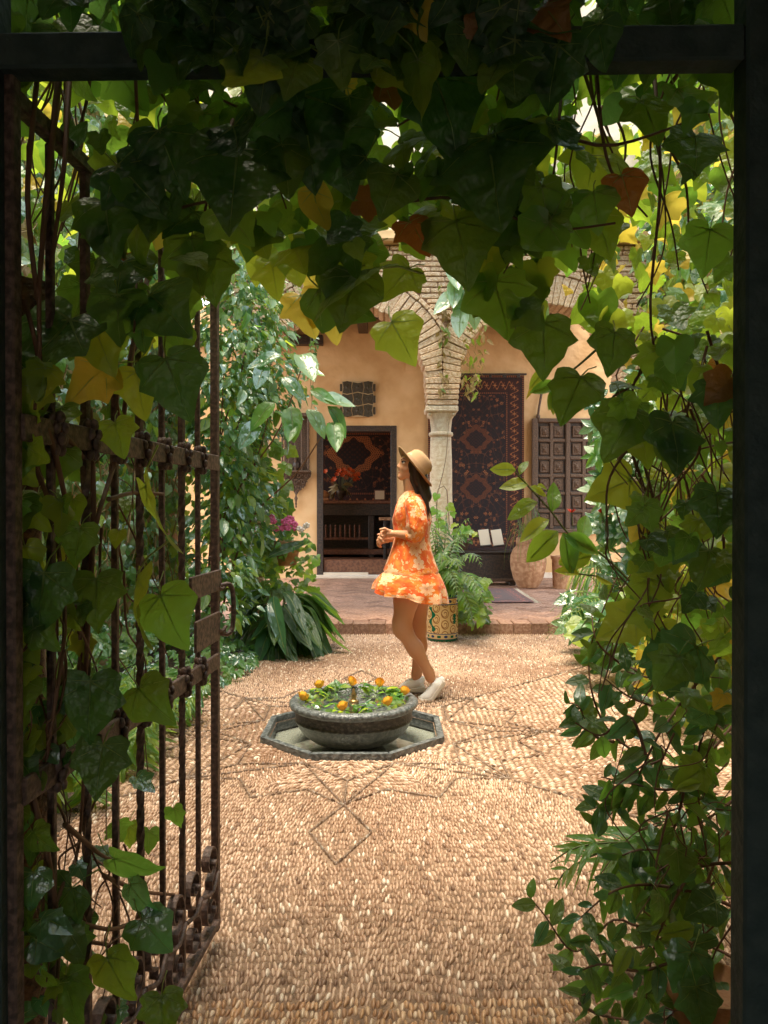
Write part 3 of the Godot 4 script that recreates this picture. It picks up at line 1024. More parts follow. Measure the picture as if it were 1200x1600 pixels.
# ================= fountain =================
func build_fountain():
	var f = thing("fountain", "low round stone fountain bowl standing in a sunken octagonal basin", "fountain", OCT)
	var lo = func(pts): 
		var r = PackedVector3Array()
		for p in pts: r.append(p - OCT)
		return r
	var o1 = lo.call(octagon(0.508, 0.036)); var i1 = lo.call(octagon(0.474, 0.036))
	for k in 8:
		var a = o1[k]; var b = o1[(k + 1) % 8]; var c = i1[(k + 1) % 8]; var d = i1[k]
		var g = Geo.new()
		var e = 0.004 / 0.54
		var ring = func(h: float, ins: float) -> Array:
			var ce = (a + b + c + d) / 4.0
			var out = []
			for q in [a, b, c, d]:
				var t = q - ce
				var qq = ce + t * (1.0 - ins)
				out.append(Vector3(qq.x, h, qq.z))
			return out
		var rows = []
		for s in [[-0.05, 0.004], [0.024, 0.004], [0.036, 0.022]]:
			var r = PackedVector3Array()
			var q = ring.call(s[0], s[1])
			for w in q: r.append(w)
			rows.append(r)
		for i in 2:
			for j in 4:
				g.quad(rows[i][j], rows[i][(j + 1) % 4], rows[i + 1][(j + 1) % 4], rows[i + 1][j])
		g.quad(rows[2][0], rows[2][1], rows[2][2], rows[2][3])
		part(f, "kerb_stone", g.mesh(), M["rim_stone"])
	var g = Geo.new()
	var t = lo.call(octagon(0.480, -0.02)); var bt = lo.call(octagon(0.480, -0.16))
	for k in 8: g.quad(t[(k + 1) % 8], t[k], bt[k], bt[(k + 1) % 8])
	part(f, "basin_wall", g.mesh(), M["grey_stone"])
	g = Geo.new()
	for k in 8: g.tri(bt[k], bt[(k + 1) % 8], Vector3(0, -0.16, 0))
	part(f, "basin_floor", g.mesh(), M["basin_lime"])
	g = Geo.new()
	var wt = lo.call(octagon(0.4795, -0.062))
	for k in 8: g.tri(wt[k], wt[(k + 1) % 8], Vector3(0, -0.062, 0))
	part(f, "basin_water", g.mesh(), M["basin_water"])
	g = Geo.new()
	var prof = PackedVector2Array()
	for q in [[0.20, -0.165], [0.185, -0.10], [0.15, -0.07], [0.15, -0.03]]: prof.append(Vector2(q[0], q[1]))
	g.lathe(prof, 32)
	part(f, "pedestal", g.mesh(), M["grey_stone"])
	g = Geo.new()
	prof = PackedVector2Array()
	for q in [[0.10, -0.045], [0.19, -0.042], [0.25, -0.022], [0.295, 0.012], [0.322, 0.052], [0.331, 0.078], [0.338, 0.082], [0.341, 0.089], [0.338, 0.096], [0.335, 0.10], [0.338, 0.125], [0.340, 0.15]]: prof.append(Vector2(q[0], q[1]))
	g.lathe(prof, 56)
	var bowl = part(f, "bowl", g.mesh(), M["grey_stone"])
	g = Geo.new()
	prof = PackedVector2Array()
	for q in [[0.338, 0.148], [0.352, 0.152], [0.366, 0.160], [0.372, 0.172], [0.370, 0.185], [0.360, 0.195], [0.345, 0.199], [0.326, 0.196], [0.316, 0.186], [0.308, 0.165], [0.28, 0.13], [0.2, 0.11], [0.03, 0.105]]: prof.append(Vector2(q[0], q[1]))
	g.lathe(prof, 64, Vector2.ONE, 0.004, 7.0)
	part(bowl, "rim", g.mesh(), M["rim_stone"])
	g = Geo.new()
	var ringp = PackedVector3Array()
	for j in 48:
		var a = TAU * j / 48
		ringp.append(Vector3(0.311 * cos(a), 0.176, -0.311 * sin(a)))
	g.fan(ringp, true)
	part(f, "bowl_water", g.mesh(), M["water"])
	g = Geo.new()
	prof = PackedVector2Array()
	for q in [[0.03, 0.10], [0.03, 0.18], [0.022, 0.186], [0.014, 0.192], [0.012, 0.215], [0.016, 0.222], [0.010, 0.228], [0.006, 0.25], [0.004, 0.251]]: prof.append(Vector2(q[0], q[1]))
	g.lathe(prof, 12)
	part(f, "nozzle", g.mesh(), M["brass"])
	# roses laid round the rim, each with its stem and leaves floating inwards
	var spots = [[473, 1090, "at the far left of the fountain bowl"], [489, 1069, "at the back left of the bowl"], [548, 1059, "at the back of the bowl behind the nozzle"], [604, 1064, "at the back right of the bowl, left of the white shoe"], [634, 1081, "at the right end of the bowl"], [606, 1098, "on the front right of the bowl"], [535, 1106, "at the front of the bowl, in the middle"]]
	for k in 7:
		var s = spots[k]
		# on the plane of the rim
		var dd = (EYE - 0.222) * FOC / (s[1] - 790.0)
		var p = P(s[0], s[1], dd)
		var r = Vector2(p.x - OCT.x, p.z - OCT.z)
		if r.length() > 0.30: r = r.normalized() * 0.30
		p = Vector3(OCT.x + r.x, 0.205, OCT.z + r.y)
		var ro = thing("yellow_rose", "yellow rose with leaves " + s[2], "rose", p, "yellow roses round the fountain bowl")
		var head = Geo.new()
		var tilt = Basis(Vector3(rf(-1, 1), 0, rf(-1, 1)).normalized(), rf(0.1, 0.5))
		head.xf = Transform3D(tilt.scaled(Vector3(0.95, 1.35, 0.95)), Vector3(0, 0.006, 0))
		for ly in 4:
			var np = [3, 4, 5, 5][ly]
			for q in np:
				var a = TAU * q / np + ly * 0.7
				var rows = []
				var rr = [0.007, 0.012, 0.017, 0.0215][ly]
				var hh = [0.040, 0.039, 0.036, 0.031][ly]
				for i in 5:
					var tt = i / 4.0
					var row = PackedVector3Array()
					for j in 5:
						var an = a + (j - 2) * 0.36
						var out = rr * (0.45 + 0.75 * sin(PI * (0.72 if ly == 3 and q % 2 else 0.88) * tt)) + (0.004 * tt * tt * ly)
						var edge = 1.0 - 0.12 * pow(absf(j - 2) / 2.0, 2)
						row.append(Vector3(cos(an) * out, -0.006 + hh * tt * edge, -sin(an) * out))
					rows.append(row)
				head.grid(rows, false)
		part(ro, "bloom", head.mesh(), M["rose"])
		var inward = Vector3(-r.x, 0, -r.y).normalized()
		var tang = Vector3(inward.z, 0, -inward.x) * (1.0 if k % 2 else -1.0)
		var st = Geo.new()
		var pts = curve([Vector3(0, 0.003, 0), (inward * 0.05 + tang * 0.06) + Vector3(0, -0.020, 0), (inward * 0.06 + tang * 0.17) + Vector3(0, -0.022, 0)], 6)
		st.tube(pts, 0.0028, 5)
		part(ro, "stem", st.mesh(), M["stem_green"])
		for q in 20:
			var w = inward * rf(0.005, 0.10) + tang * rf(-0.10, 0.15)
			var rr = Vector2(p.x + w.x - OCT.x, p.z + w.z - OCT.z)
			if rr.length() > 0.30: w -= Vector3(rr.x, 0, rr.y) * (1.0 - 0.295 / rr.length())
			var s2 = rf(0.045, 0.085)
			var up = Vector3(rf(-0.6, 0.6), 1, rf(-0.6, 0.6))
			part(ro, "leaf", pick(oval), M[pick(["leaf_green", "leaf_green", "leaf_mid", "leaf_lime", "leaf_gloss"])], leaf_xf(w + Vector3(0, rf(-0.022, 0.012), 0), up, (tang * rf(-1, 1) + inward * rf(-1, 1) + Vector3(0, 0.2, 0)), s2))

# ================= things in the portico =================
func rug_tex(w: int, h: int, sd: int, medal: float, bright: float) -> ImageTexture:
	var r = RandomNumberGenerator.new()
	r.seed = sd
	var im = Image.create(w, h, false, Image.FORMAT_RGB8)
	var navy = Color(0.13, 0.09, 0.10) ; var wine = Color(0.25, 0.11, 0.08)
	var rust = Color(0.55, 0.31, 0.17); var sand = Color(0.72, 0.47, 0.27); var brown = Color(0.22, 0.10, 0.07)
	var fl = []
	for i in int(w * h / 620.0): fl.append([r.randf_range(0.0, 0.5) * w, r.randf_range(0, h), r.randf_range(2.5, 6.0), r.randi() % 3, r.randi_range(5, 8)])
	var bw = w * 0.20
	for y in h:
		for x in w / 2 + 1:
			var e = minf(x, minf(y, h - 1 - y))
			var c = navy
			if e < bw:
				c = brown
				var along = y if x < minf(y, h - 1 - y) else x
				if e < bw * 0.10 or (e > bw * 0.86 and e < bw * 0.93): c = rust if int(along / 2) % 3 else navy
				elif e < bw * 0.2 or e > bw * 0.80: c = navy if (int(along / 5) + int(e / 3)) % 3 else wine
				else:
					var cell = 26.0
					var u0 = fposmod(along, cell) / cell - 0.5
					var v0 = (e - bw * 0.5) / (bw * 0.6)
					var rr = sqrt(u0 * u0 + v0 * v0)
					var an = atan2(v0, u0)
					if rr < 0.17 + 0.13 * cos(an * 6): c = rust if rr > 0.12 else sand
					elif absf(v0 - 0.3 * sin((u0 + 0.5) * TAU)) < 0.07: c = sand.lerp(rust, 0.5)
					elif rr < 0.42 and rr > 0.36: c = wine
			else:
				var v1 = sin(x * 0.16 + 2.2 * sin(y * 0.055 + sd)) + sin(y * 0.13 + 2.0 * sin(x * 0.07))
				if absf(v1) < 0.13: c = rust.lerp(navy, 0.45)
				if absf(sin(x * 0.33 + 3.0 * sin(y * 0.11)) + sin(y * 0.29)) < 0.10: c = wine
				for q in fl:
					var dx = x - q[0]; var dy = y - q[1]
					var rr = dx * dx + dy * dy
					if rr < q[2] * q[2] * 1.7:
						rr = sqrt(rr)
						var an = atan2(dy, dx)
						if rr < q[2] * (0.75 + 0.3 * cos(an * q[4])): c = [rust, sand.lerp(rust, 0.4), wine][q[3]] if rr > q[2] * 0.3 else brown
				if medal > 0.0:
					for cy in ([0.40] if medal > 0.15 else [0.36, 0.64]):
						var dx = (x - w * 0.5) / (w * medal); var dy = (y - h * cy) / (w * medal)
						var rr = sqrt(dx * dx + dy * dy)
						var an = atan2(dy, dx)
						var lob = 1.0 + 0.08 * cos(an * 8) + 0.25 * pow(absf(cos(an)), 10.0) + 0.12 * pow(absf(sin(an)), 10.0)
						if rr < lob * 0.62: c = navy if sin(dx * 26) * sin(dy * 26) > -0.3 else wine
						elif rr < lob * 0.98:
							var fret = sin(an * 40.0) * sin(rr * 60.0)
							c = (sand.lerp(rust, 0.35) if medal > 0.15 else rust.lerp(brown, 0.35)) if fret > -0.3 else brown
			var n = 1.0 + r.randf_range(-0.12, 0.12)
			c = Color(c.r * n * bright, c.g * n * bright, c.b * n * bright)
			im.set_pixel(x, y, c)
			im.set_pixel(w - 1 - x, y, c)
	return ImageTexture.create_from_image(im)

func cloth_mat(n: String, tex: Texture2D) -> StandardMaterial3D:
	var m = mat(n, Color.WHITE, 0.95)
	m.albedo_texture = tex
	m.rim_enabled = true
	m.rim = 0.3
	return m

func hanging(w: float, h: float, wave: float) -> ArrayMesh:
	# a heavy cloth with its own thickness, origin at the middle of its top edge
	var g = Geo.new()
	for s in [1.0, -1.0]:
		var rows = []
		for i in 9:
			var row = PackedVector3Array()
			for j in 25:
				var x = (j / 24.0 - 0.5) * w
				var y = -h + h * i / 8.0
				row.append(Vector3(x, y, 0.006 * s + wave * sin(x * 7.0 + 0.4) * (1.0 - i / 12.0)))
			if s < 0: row.reverse()
			rows.append(row)
		g.grid(rows, false)
	return g.mesh()

func build_portico_things():
	# big carpet hung on the wall
	var r = thing("hanging_carpet", "tall dark red and navy patterned carpet hung on the wall right of the stone column", "carpet", Vector3(1.515, 3.45, ZB + 0.045))
	part(r, "pile", hanging(1.58, 2.9, 0.006), cloth_mat("carpet", rug_tex(300, 540, 4, 0.13, 0.8)))
	part(r, "rod", boxmesh(Vector3(1.66, 0.03, 0.03), 0.006, Vector3(0, 0.02, 0)), M["dark_wood"])
	for k in 7: part(r, "hanging_loop", boxmesh(Vector3(0.05, 0.07, 0.036), 0.004, Vector3(-0.7 + k * 0.233, 0.0, 0)), M["dark_wood"])
	r = thing("medallion_rug", "dark rug with a pale eight-lobed medallion, hung inside the doorway", "rug", Vector3(-0.61, 3.2, -15.55))
	part(r, "pile", hanging(2.5, 2.1, 0.004), cloth_mat("rug2", rug_tex(400, 336, 8, 0.17, 0.9)))
	# tile panel over the door
	var tp = thing("tile_panel", "dark glazed tile panel with notched edges set in the wall above the doorway", "tile panel", P(559, 624, 12.75))
	part(tp, "backing", boxmesh(Vector3(0.52, 0.58, 0.03), 0.004), M["grout"])
	for i in 3:
		for j in 3:
			var g = Geo.new()
			var poly = PackedVector2Array()
			var odd = 1.0 if (i + j) % 2 == 0 else -1.0
			var c4 = [Vector2(-1, -1), Vector2(1, -1), Vector2(1, 1), Vector2(-1, 1)]
			for e in 4:
				var a = c4[e]; var b = c4[(e + 1) % 4]
				var outw = Vector2((b - a).y, -(b - a).x).normalized()
				for k in 6:
					var t = k / 6.0
					var q = a.lerp(b, t) + outw * odd * (0.16 if e % 2 == 0 else -0.16) * sin(PI * t) * (1.0 if int(t * 6) != 3 else 1.35)
					poly.append(Vector2(q.x * 0.078, q.y * 0.087))
			g.prism(poly, -0.01, 0.016, 0.005)
			g.xf = Transform3D(Basis(), Vector3(0, 0, 0.014))
			g.ball(Vector3.ZERO, Vector3(0.03, 0.03, 0.01), 8, 4)
			part(tp, "tile", g.mesh(), M["glazed_tile"], Transform3D(Basis(), Vector3((i - 1) * 0.172, (j - 1) * 0.19, 0.012)))
	for s in [-1, 1]:
		for j in 3:
			part(tp, "edge_tile", boxmesh(Vector3(0.05, 0.12, 0.03), 0.006), M["glazed_tile"], Transform3D(Basis(), Vector3(s * 0.268, (j - 1) * 0.19, 0)))
	# carved wall bracket
	var wb = thing("wall_bracket", "carved wooden wall bracket with turned spindles, left of the doorway", "wall shelf", P(463, 737, 12.74))
	var W = 0.50
	part(wb, "back_board", boxmesh(Vector3(W * 0.8, 0.9, 0.02), 0.004, Vector3(0, 0.45, 0)), M["carved_wood"])
	part(wb, "shelf", boxmesh(Vector3(W, 0.04, 0.16), 0.008, Vector3(0, 0, 0.09)), M["carved_wood"])
	part(wb, "head_rail", boxmesh(Vector3(W, 0.06, 0.14), 0.008, Vector3(0, 0.92, 0.08)), M["carved_wood"])
	for k in 5:
		var g = Geo.new()
		var prof = PackedVector2Array()
		for i in 29: prof.append(Vector2(0.013 + 0.008 * absf(sin(i * 1.1)), 0.02 + 0.87 * i / 28.0))
		g.lathe(prof, 8)
		part(wb, "spindle", g.mesh(), M["carved_wood"], Transform3D(Basis(), Vector3((k - 2) * 0.105, 0, 0.13)))
	for row in 3:
		var n = [4, 3, 2][row]
		for k in n:
			for s in [-1, 1]:
				var g = Geo.new()
				var pts = []
				for i in 12:
					var a = i * 0.62
					var rr = 0.055 * (1.0 - i / 14.0)
					pts.append(Vector3(s * cos(a) * rr, sin(a) * rr, 0))
				g.tube(pts, 0.011, 5)
				part(wb, "scroll", g.mesh(), M["carved_wood"], Transform3D(Basis(), Vector3((k - (n - 1) / 2.0) * 0.115 + s * 0.012, -0.075 - row * 0.10, 0.03 + 0.03 * (2 - row))))
	var bp = Geo.new()
	bp.prism(PackedVector2Array([Vector2(-0.25, -0.02), Vector2(0.25, -0.02), Vector2(0.235, -0.09), Vector2(0.17, -0.15), Vector2(0.15, -0.24), Vector2(0.07, -0.28), Vector2(0.0, -0.40), Vector2(-0.07, -0.28), Vector2(-0.15, -0.24), Vector2(-0.17, -0.15), Vector2(-0.235, -0.09)]), 0.0, 0.02, 0.005)
	part(wb, "apron", bp.mesh(), M["carved_wood"])
	var fin = Geo.new()
	var fp = PackedVector2Array()
	for q in [[0.002, -0.60], [0.016, -0.58], [0.010, -0.55], [0.02, -0.53], [0.012, -0.50], [0.03, -0.44], [0.012, -0.40], [0.012, -0.33]]: fp.append(Vector2(q[0], q[1]))
	fin.lathe(fp, 10)
	part(wb, "finial", fin.mesh(), M["carved_wood"], Transform3D(Basis(), Vector3(0, 0, 0.04)))
	var vs = Geo.new()
	fp = PackedVector2Array()
	for q in [[0.0, 0.0], [0.05, 0.01], [0.075, 0.06], [0.07, 0.12], [0.035, 0.17], [0.03, 0.21], [0.045, 0.225]]: fp.append(Vector2(q[0], q[1]))
	vs.lathe(fp, 14)
	single("dark_jar", vs.mesh(), M["dark_wood"], "small dark round jar standing on the carved wall bracket", "jar", "", P(463, 737, 12.66) + Vector3(0, 0.021, 0))
	# coffered door leaf pair
	var x0 = 2.43; var x1 = 3.60; var y0 = 0.86; var y1 = 2.74
	var cd = thing("coffered_door", "dark carved wooden double door with square coffers, mounted on the wall at right", "door panel", Vector3((x0 + x1) / 2, y0, ZB + 0.05))
	var ww = x1 - x0; var hh = y1 - y0
	part(cd, "back_panel", boxmesh(Vector3(ww - 0.02, hh - 0.02, 0.03), 0.0, Vector3(0, hh / 2, -0.01)), M["dark_wood"])
	for s in [-1, 1]:
		part(cd, "outer_frame", boxmesh(Vector3(0.09, hh, 0.10), 0.012, Vector3(s * (ww / 2 - 0.045), hh / 2, 0.02)), M["carved_wood"])
		part(cd, "cross_frame", boxmesh(Vector3(ww - 0.18, 0.07, 0.10), 0.012, Vector3(0, hh / 2 + s * (hh / 2 - 0.035), 0.02)), M["carved_wood"])
	part(cd, "meeting_stile", boxmesh(Vector3(0.075, hh - 0.14, 0.09), 0.012, Vector3(0, hh / 2, 0.02)), M["carved_wood"])
	var lw = (ww - 0.18 - 0.075) / 2
	for leafi in 2:
		var lx = -ww / 2 + 0.09 + lw / 2 + leafi * (lw + 0.075)
		part(cd, "stile", boxmesh(Vector3(0.06, hh - 0.14, 0.06), 0.01, Vector3(lx, hh / 2, 0.02)), M["carved_wood"])
		for rr in 7:
			var ch = (hh - 0.14) / 6.0
			var yy = 0.07 + rr * ch
			if rr > 0 and rr < 6: part(cd, "rail", boxmesh(Vector3(lw - 0.004, 0.055, 0.058), 0.01, Vector3(lx, yy, 0.02)), M["carved_wood"])
			if rr < 6:
				for c in [-1, 1]:
					var g = Geo.new()
					var cw = lw / 2 - 0.04
					g.box(Vector3(lx + c * lw / 4.0, yy + ch / 2, 0.018), Vector3(cw * 0.82, ch * 0.66, 0.03), 0.01)
					g.box(Vector3(lx + c * lw / 4.0, yy + ch / 2, 0.03), Vector3(cw * 0.45, ch * 0.36, 0.034), 0.014)
					g.ball(Vector3(lx + c * lw / 4.0, yy + ch / 2, 0.048), Vector3(0.025, 0.025, 0.012), 8, 4)
					part(cd, "coffer", g.mesh(), M["carved_wood"])
	var rp = Geo.new()
	rp.tube(curve([Vector3(0, 0, 0), Vector3(0.01, 0.15, 0.02), Vector3(0.06, 0.42, 0.0)], 8), 0.022, 6)
	rp.ball(Vector3(0, 0.03, 0), Vector3(0.04, 0.05, 0.04), 8, 5)
	single("tassel", rp.mesh(), M["carved_wood"], "dark rope tassel hanging above the left corner of the coffered door", "tassel", "", Vector3(2.53, 2.74, ZB + 0.06))
	# chest with cards
	var zc = -11.75
	var ch = thing("wooden_chest", "long low dark wooden chest under the hanging carpet", "chest", Vector3(1.52, FL, zc))
	part(ch, "body", boxmesh(Vector3(0.92, 0.37, 0.42), 0.01, Vector3(0, 0.29, 0)), M["dark_wood"])
	part(ch, "lid", boxmesh(Vector3(0.99, 0.04, 0.47), 0.012, Vector3(0, 0.497, 0)), M["dark_wood"])
	part(ch, "base_moulding", boxmesh(Vector3(0.98, 0.05, 0.46), 0.015, Vector3(0, 0.085, 0)), M["carved_wood"])
	for s in [-1, 1]: part(ch, "foot", boxmesh(Vector3(0.1, 0.06, 0.4), 0.01, Vector3(s * 0.4, 0.03, 0)), M["dark_wood"])
	for k in 2:
		var c = thing("info_card", ["left one of two cream cards leaning on the dark chest", "right one of two cream cards leaning on the dark chest"][k], "card", P([757, 777][k], 840, 11.68), "cards on the chest")
		c.rotation = Vector3(-0.3, 0.1, 0.12 if k else 0.1)
		part(c, "sheet", boxmesh(Vector3(0.16, 0.25, 0.012), 0.002), M["paper"])
		part(c, "rest", boxmesh(Vector3(0.18, 0.02, 0.05), 0.003, Vector3(0, -0.13, 0.0)), M["dark_wood"])
	var bk = Geo.new()
	bk.lathe(PackedVector2Array([Vector2(0.0, 0.0), Vector2(0.10, 0.0), Vector2(0.155, 0.15), Vector2(0.165, 0.155), Vector2(0.165, 0.185), Vector2(0.15, 0.185), Vector2(0.14, 0.15), Vector2(0.0, 0.14)]), 20)
	var tb = thing("basket_planter", "small basket planter with a bright green trailing plant on the chest beside the column", "planter", Vector3(1.16, FL + 0.517, zc))
	part(tb, "basket", bk.mesh(), M["carved_wood"])
	var lv = []
	for k in 26:
		var a = rf(0, TAU)
		lv.append([leaf_xf(tb.position + Vector3(cos(a) * rf(0.02, 0.22), rf(0.15, 0.30), sin(a) * 0.16), Vector3(rf(-0.4, 0.4), 0.8, 0.7), Vector3(cos(a), -0.4, sin(a)), rf(0.06, 0.10)), pick(ivy), pick(["leaf_lime", "leaf_mid", "leaf_green"])])
	put_leaves(tb, lv, 60)
	# floor rug
	var g2 = Geo.new()
	var rows = []
	for s in [0, 1]:
		rows = []
		for i in 7:
			var row = PackedVector3Array()
			for j in 5:
				row.append(Vector3((j / 4.0 - 0.5) * 0.92, 0.004 + 0.010 * (1 - s) + 0.003 * sin(j * 2.0 + i), 0.8 - 1.6 * i / 6.0))
			rows.append(row)
		g2.grid(rows, false)
	var fr = thing("floor_rug", "worn wine-red rug with pale fringe lying on the portico floor", "rug", Vector3(1.38, FL + 0.004, -10.25))
	part(fr, "pile", g2.mesh(), cloth_mat("floor_rug", rug_tex(96, 160, 15, 0.0, 1.0)))
	M["floor_rug"].albedo_color = Color(1.0, 0.75, 0.7)
	g2 = Geo.new()
	for k in 70:
		var z = 0.8 - 1.6 * k / 69.0
		g2.tube([Vector3(0.46, 0.006, z), Vector3(0.53 + rf(-0.01, 0.01), 0.004, z + rf(-0.01, 0.01))], 0.003, 3, false)
	part(fr, "fringe", g2.mesh(), M["paper"])
	# big oil jar with a dry spider plant
	var jr = thing("oil_jar", "big round-bellied clay oil jar with drooping dry grass in its mouth", "jar", Vector3(2.095, FL, -11.25))
	var jp = PackedVector2Array()
	for q in [[0.0, 0.0], [0.12, 0.0], [0.15, 0.02], [0.215, 0.14], [0.25, 0.27], [0.262, 0.38], [0.252, 0.48], [0.215, 0.565], [0.175, 0.61], [0.165, 0.625], [0.172, 0.65], [0.172, 0.72], [0.165, 0.735], [0.15, 0.735], [0.145, 0.70], [0.13, 0.62]]: jp.append(Vector2(q[0], q[1]))
	var jg = Geo.new()
	jg.lathe(jp, 40, Vector2.ONE, 0.006)
	part(jr, "belly", jg.mesh(), M["terracotta"])
	part(jr, "soil", boxmesh(Vector3(0.2, 0.02, 0.2), 0.0, Vector3(0, 0.68, 0)), M["soil"])
	for k in 60:
		var a = rf(0, TAU)
		var rr = rf(0.18, 0.34)
		var top = rf(0.85, 1.25) if k % 2 else rf(0.8, 0.95)
		var low = rf(0.25, 0.7)
		var gg = Geo.new()
		gg.tube(curve([Vector3(cos(a) * 0.06, 0.68, sin(a) * 0.06), Vector3(cos(a) * rr * 0.6, top, sin(a) * rr * 0.6), Vector3(cos(a) * rr, (top + low) / 2 - 0.05, sin(a) * rr), Vector3(cos(a) * rr * 1.08, low, sin(a) * rr * 1.08)], 8), taper(0.007, 0.002, 8), 3, false, 0.3)
		part(jr, "grass_blade", gg.mesh(), M[pick(["leaf_dark", "leaf_mid", "leaf_straw"])])
	var pt = thing("clay_pot", "plain cylindrical clay pot standing right of the big oil jar", "plant pot", Vector3(2.57, FL, -11.2))
	jg = Geo.new()
	jg.lathe(PackedVector2Array([Vector2(0.0, 0.0), Vector2(0.125, 0.0), Vector2(0.14, 0.42), Vector2(0.155, 0.425), Vector2(0.158, 0.47), Vector2(0.145, 0.47), Vector2(0.13, 0.40), Vector2(0, 0.40)]), 24)
	part(pt, "body", jg.mesh(), M["terracotta"])
	# painted ceramic pot in front of the step
	var tv = thing("painted_pot", "tall cream ceramic pot painted with green scrolls, standing at the step behind the woman", "plant pot", Vector3(0.567, 0, -7.52))
	jg = Geo.new()
	var vp = PackedVector2Array()
	for q in [[0.135, 0.0], [0.147, 0.02], [0.150, 0.05], [0.153, 0.1], [0.154, 0.2], [0.154, 0.3], [0.153, 0.37], [0.152, 0.40], [0.158, 0.415], [0.158, 0.435]]: vp.append(Vector2(q[0], q[1]))
	jg.lathe(vp, 40)
	for i in jg.v.size(): jg.u[i].y = 1.0 - jg.v[i].y / 0.435
	var tm = mat("painted_pot", Color.WHITE, 0.25)
	tm.albedo_texture = pixel_tex(512, 192, paint_pot)
	part(tv, "body", jg.mesh(), tm)
	jg = Geo.new()
	jg.lathe(PackedVector2Array([Vector2(0.158, 0.434), Vector2(0.161, 0.445), Vector2(0.152, 0.452), Vector2(0.14, 0.44), Vector2(0.135, 0.39), Vector2(0.0, 0.39)]), 32)
	var gl = mat("green_glaze", lin(0.02, 0.14, 0.09), 0.2)
	part(tv, "rim", jg.mesh(), gl)
	# inside the doorway: sideboard, stool table, flowers, card
	var zf = -14.5
	var fy = FL + 0.24
	var sb = thing("sideboard", "dark sideboard with a gallery of small spindles inside the doorway", "sideboard", Vector3(-0.55, fy, zf))
	part(sb, "top", boxmesh(Vector3(2.0, 0.06, 0.5), 0.008, Vector3(0, 1.02, 0)), M["red_wood"])
	part(sb, "apron", boxmesh(Vector3(1.9, 0.22, 0.44), 0.008, Vector3(0, 0.88, 0)), M["dark_wood"])
	part(sb, "back_panel", boxmesh(Vector3(2.2, 0.95, 0.03), 0.0, Vector3(0, 0.475, -0.22)), M["dark_wood"])
	for s in [-1.0, 0.35, 1.0]: part(sb, "leg", boxmesh(Vector3(0.11, 0.78, 0.4), 0.012, Vector3(s * 0.9, 0.39, 0)), M["dark_wood"])
	for k in 9:
		var g3 = Geo.new()
		var prof = PackedVector2Array()
		for i in 15: prof.append(Vector2(0.014 + 0.009 * absf(sin(i * 0.9)), 0.36 + 0.24 * i / 14.0))
		g3.lathe(prof, 8)
		part(sb, "spindle", g3.mesh(), M["red_wood"], Transform3D(Basis(), Vector3(-0.62 + k * 0.09, 0, 0.12)))
	part(sb, "gallery_rail", boxmesh(Vector3(1.15, 0.05, 0.06), 0.008, Vector3(-0.28, 0.34, 0.12)), M["red_wood"])
	part(sb, "shelf", boxmesh(Vector3(1.7, 0.10, 0.42), 0.008, Vector3(0, 0.1, 0)), M["red_wood"])
	var ta = thing("side_table", "small dark table with a pale edge, right inside the doorway behind the woman's hands", "table", Vector3(0.22, fy, -13.9))
	part(ta, "top", boxmesh(Vector3(0.62, 0.05, 0.45), 0.006, Vector3(0, 0.72, 0)), M["terracotta"])
	for s in [-1, 1]: part(ta, "leg", boxmesh(Vector3(0.06, 0.70, 0.34), 0.01, Vector3(s * 0.2, 0.35, 0)), M["dark_wood"])
	var cw = Geo.new()
	var card = thing("framed_card", "small framed cream card standing on the sideboard inside the doorway", "card", Vector3(-0.08, fy + 1.052, -14.4))
	card.rotation.x = -0.2
	part(card, "frame", boxmesh(Vector3(0.21, 0.20, 0.02), 0.003, Vector3(0, 0.10, 0)), M["red_wood"])
	part(card, "sheet", boxmesh(Vector3(0.17, 0.16, 0.012), 0.001, Vector3(0, 0.10, 0.008)), M["paper"])
	var dv = thing("flower_arrangement", "vase of orange lilies standing on the sideboard inside the doorway", "flowers", Vector3(-0.80, fy + 1.052, -14.36))
	cw.lathe(PackedVector2Array([Vector2(0, 0), Vector2(0.07, 0), Vector2(0.03, 0.03), Vector2(0.09, 0.10), Vector2(0.10, 0.18), Vector2(0.085, 0.18), Vector2(0.0, 0.12)]), 16)
	part(dv, "vase", cw.mesh(), M["dark_wood"])
	for k in 20:
		var c = Vector3(rf(-0.28, 0.32), rf(0.36, 0.58), rf(-0.08, 0.12))
		var gg = Geo.new()
		var ax = Vector3(c.x, 0.5, 0.7 + rf(-0.3, 0.3)).normalized()
		for q in 6:
			var bb = Basis(ax, TAU * q / 6)
			var side = bb * ax.cross(Vector3.UP).normalized()
			var tip = c + side * 0.06 + ax * 0.03
			var wv = ax.cross(side) * 0.018
			gg.tri(c, c + side * 0.035 + wv + ax * 0.025, tip)
			gg.tri(c, tip, c + side * 0.035 - wv + ax * 0.025)
		part(dv, "bloom", gg.mesh(), M["orange_petal"])
		var gs = Geo.new()
		gs.tube([Vector3(c.x * 0.15, 0.14, 0), Vector3(c.x * 0.6, c.y * 0.75, c.z * 0.5), c], 0.004, 4, false)
		part(dv, "stem", gs.mesh(), M["stem_green"])
	for k in 24:
		var a = rf(0, TAU)
		part(dv, "leaf", pick(strap), M["leaf_straw"], leaf_xf(Vector3(cos(a) * 0.06, rf(0.18, 0.3), sin(a) * 0.06), Vector3(cos(a) * 0.3, 0.5, sin(a) + 0.4), Vector3(cos(a), -0.1 + rf(-0.3, 0.5), sin(a) * 0.4), rf(0.18, 0.3)))
	var bw = Geo.new()
	bw.ball(Vector3(0, 0.10, 0), Vector3(0.16, 0.10, 0.1), 12, 6)
	bw.box(Vector3(0, 0.02, 0), Vector3(0.3, 0.04, 0.2), 0.01)
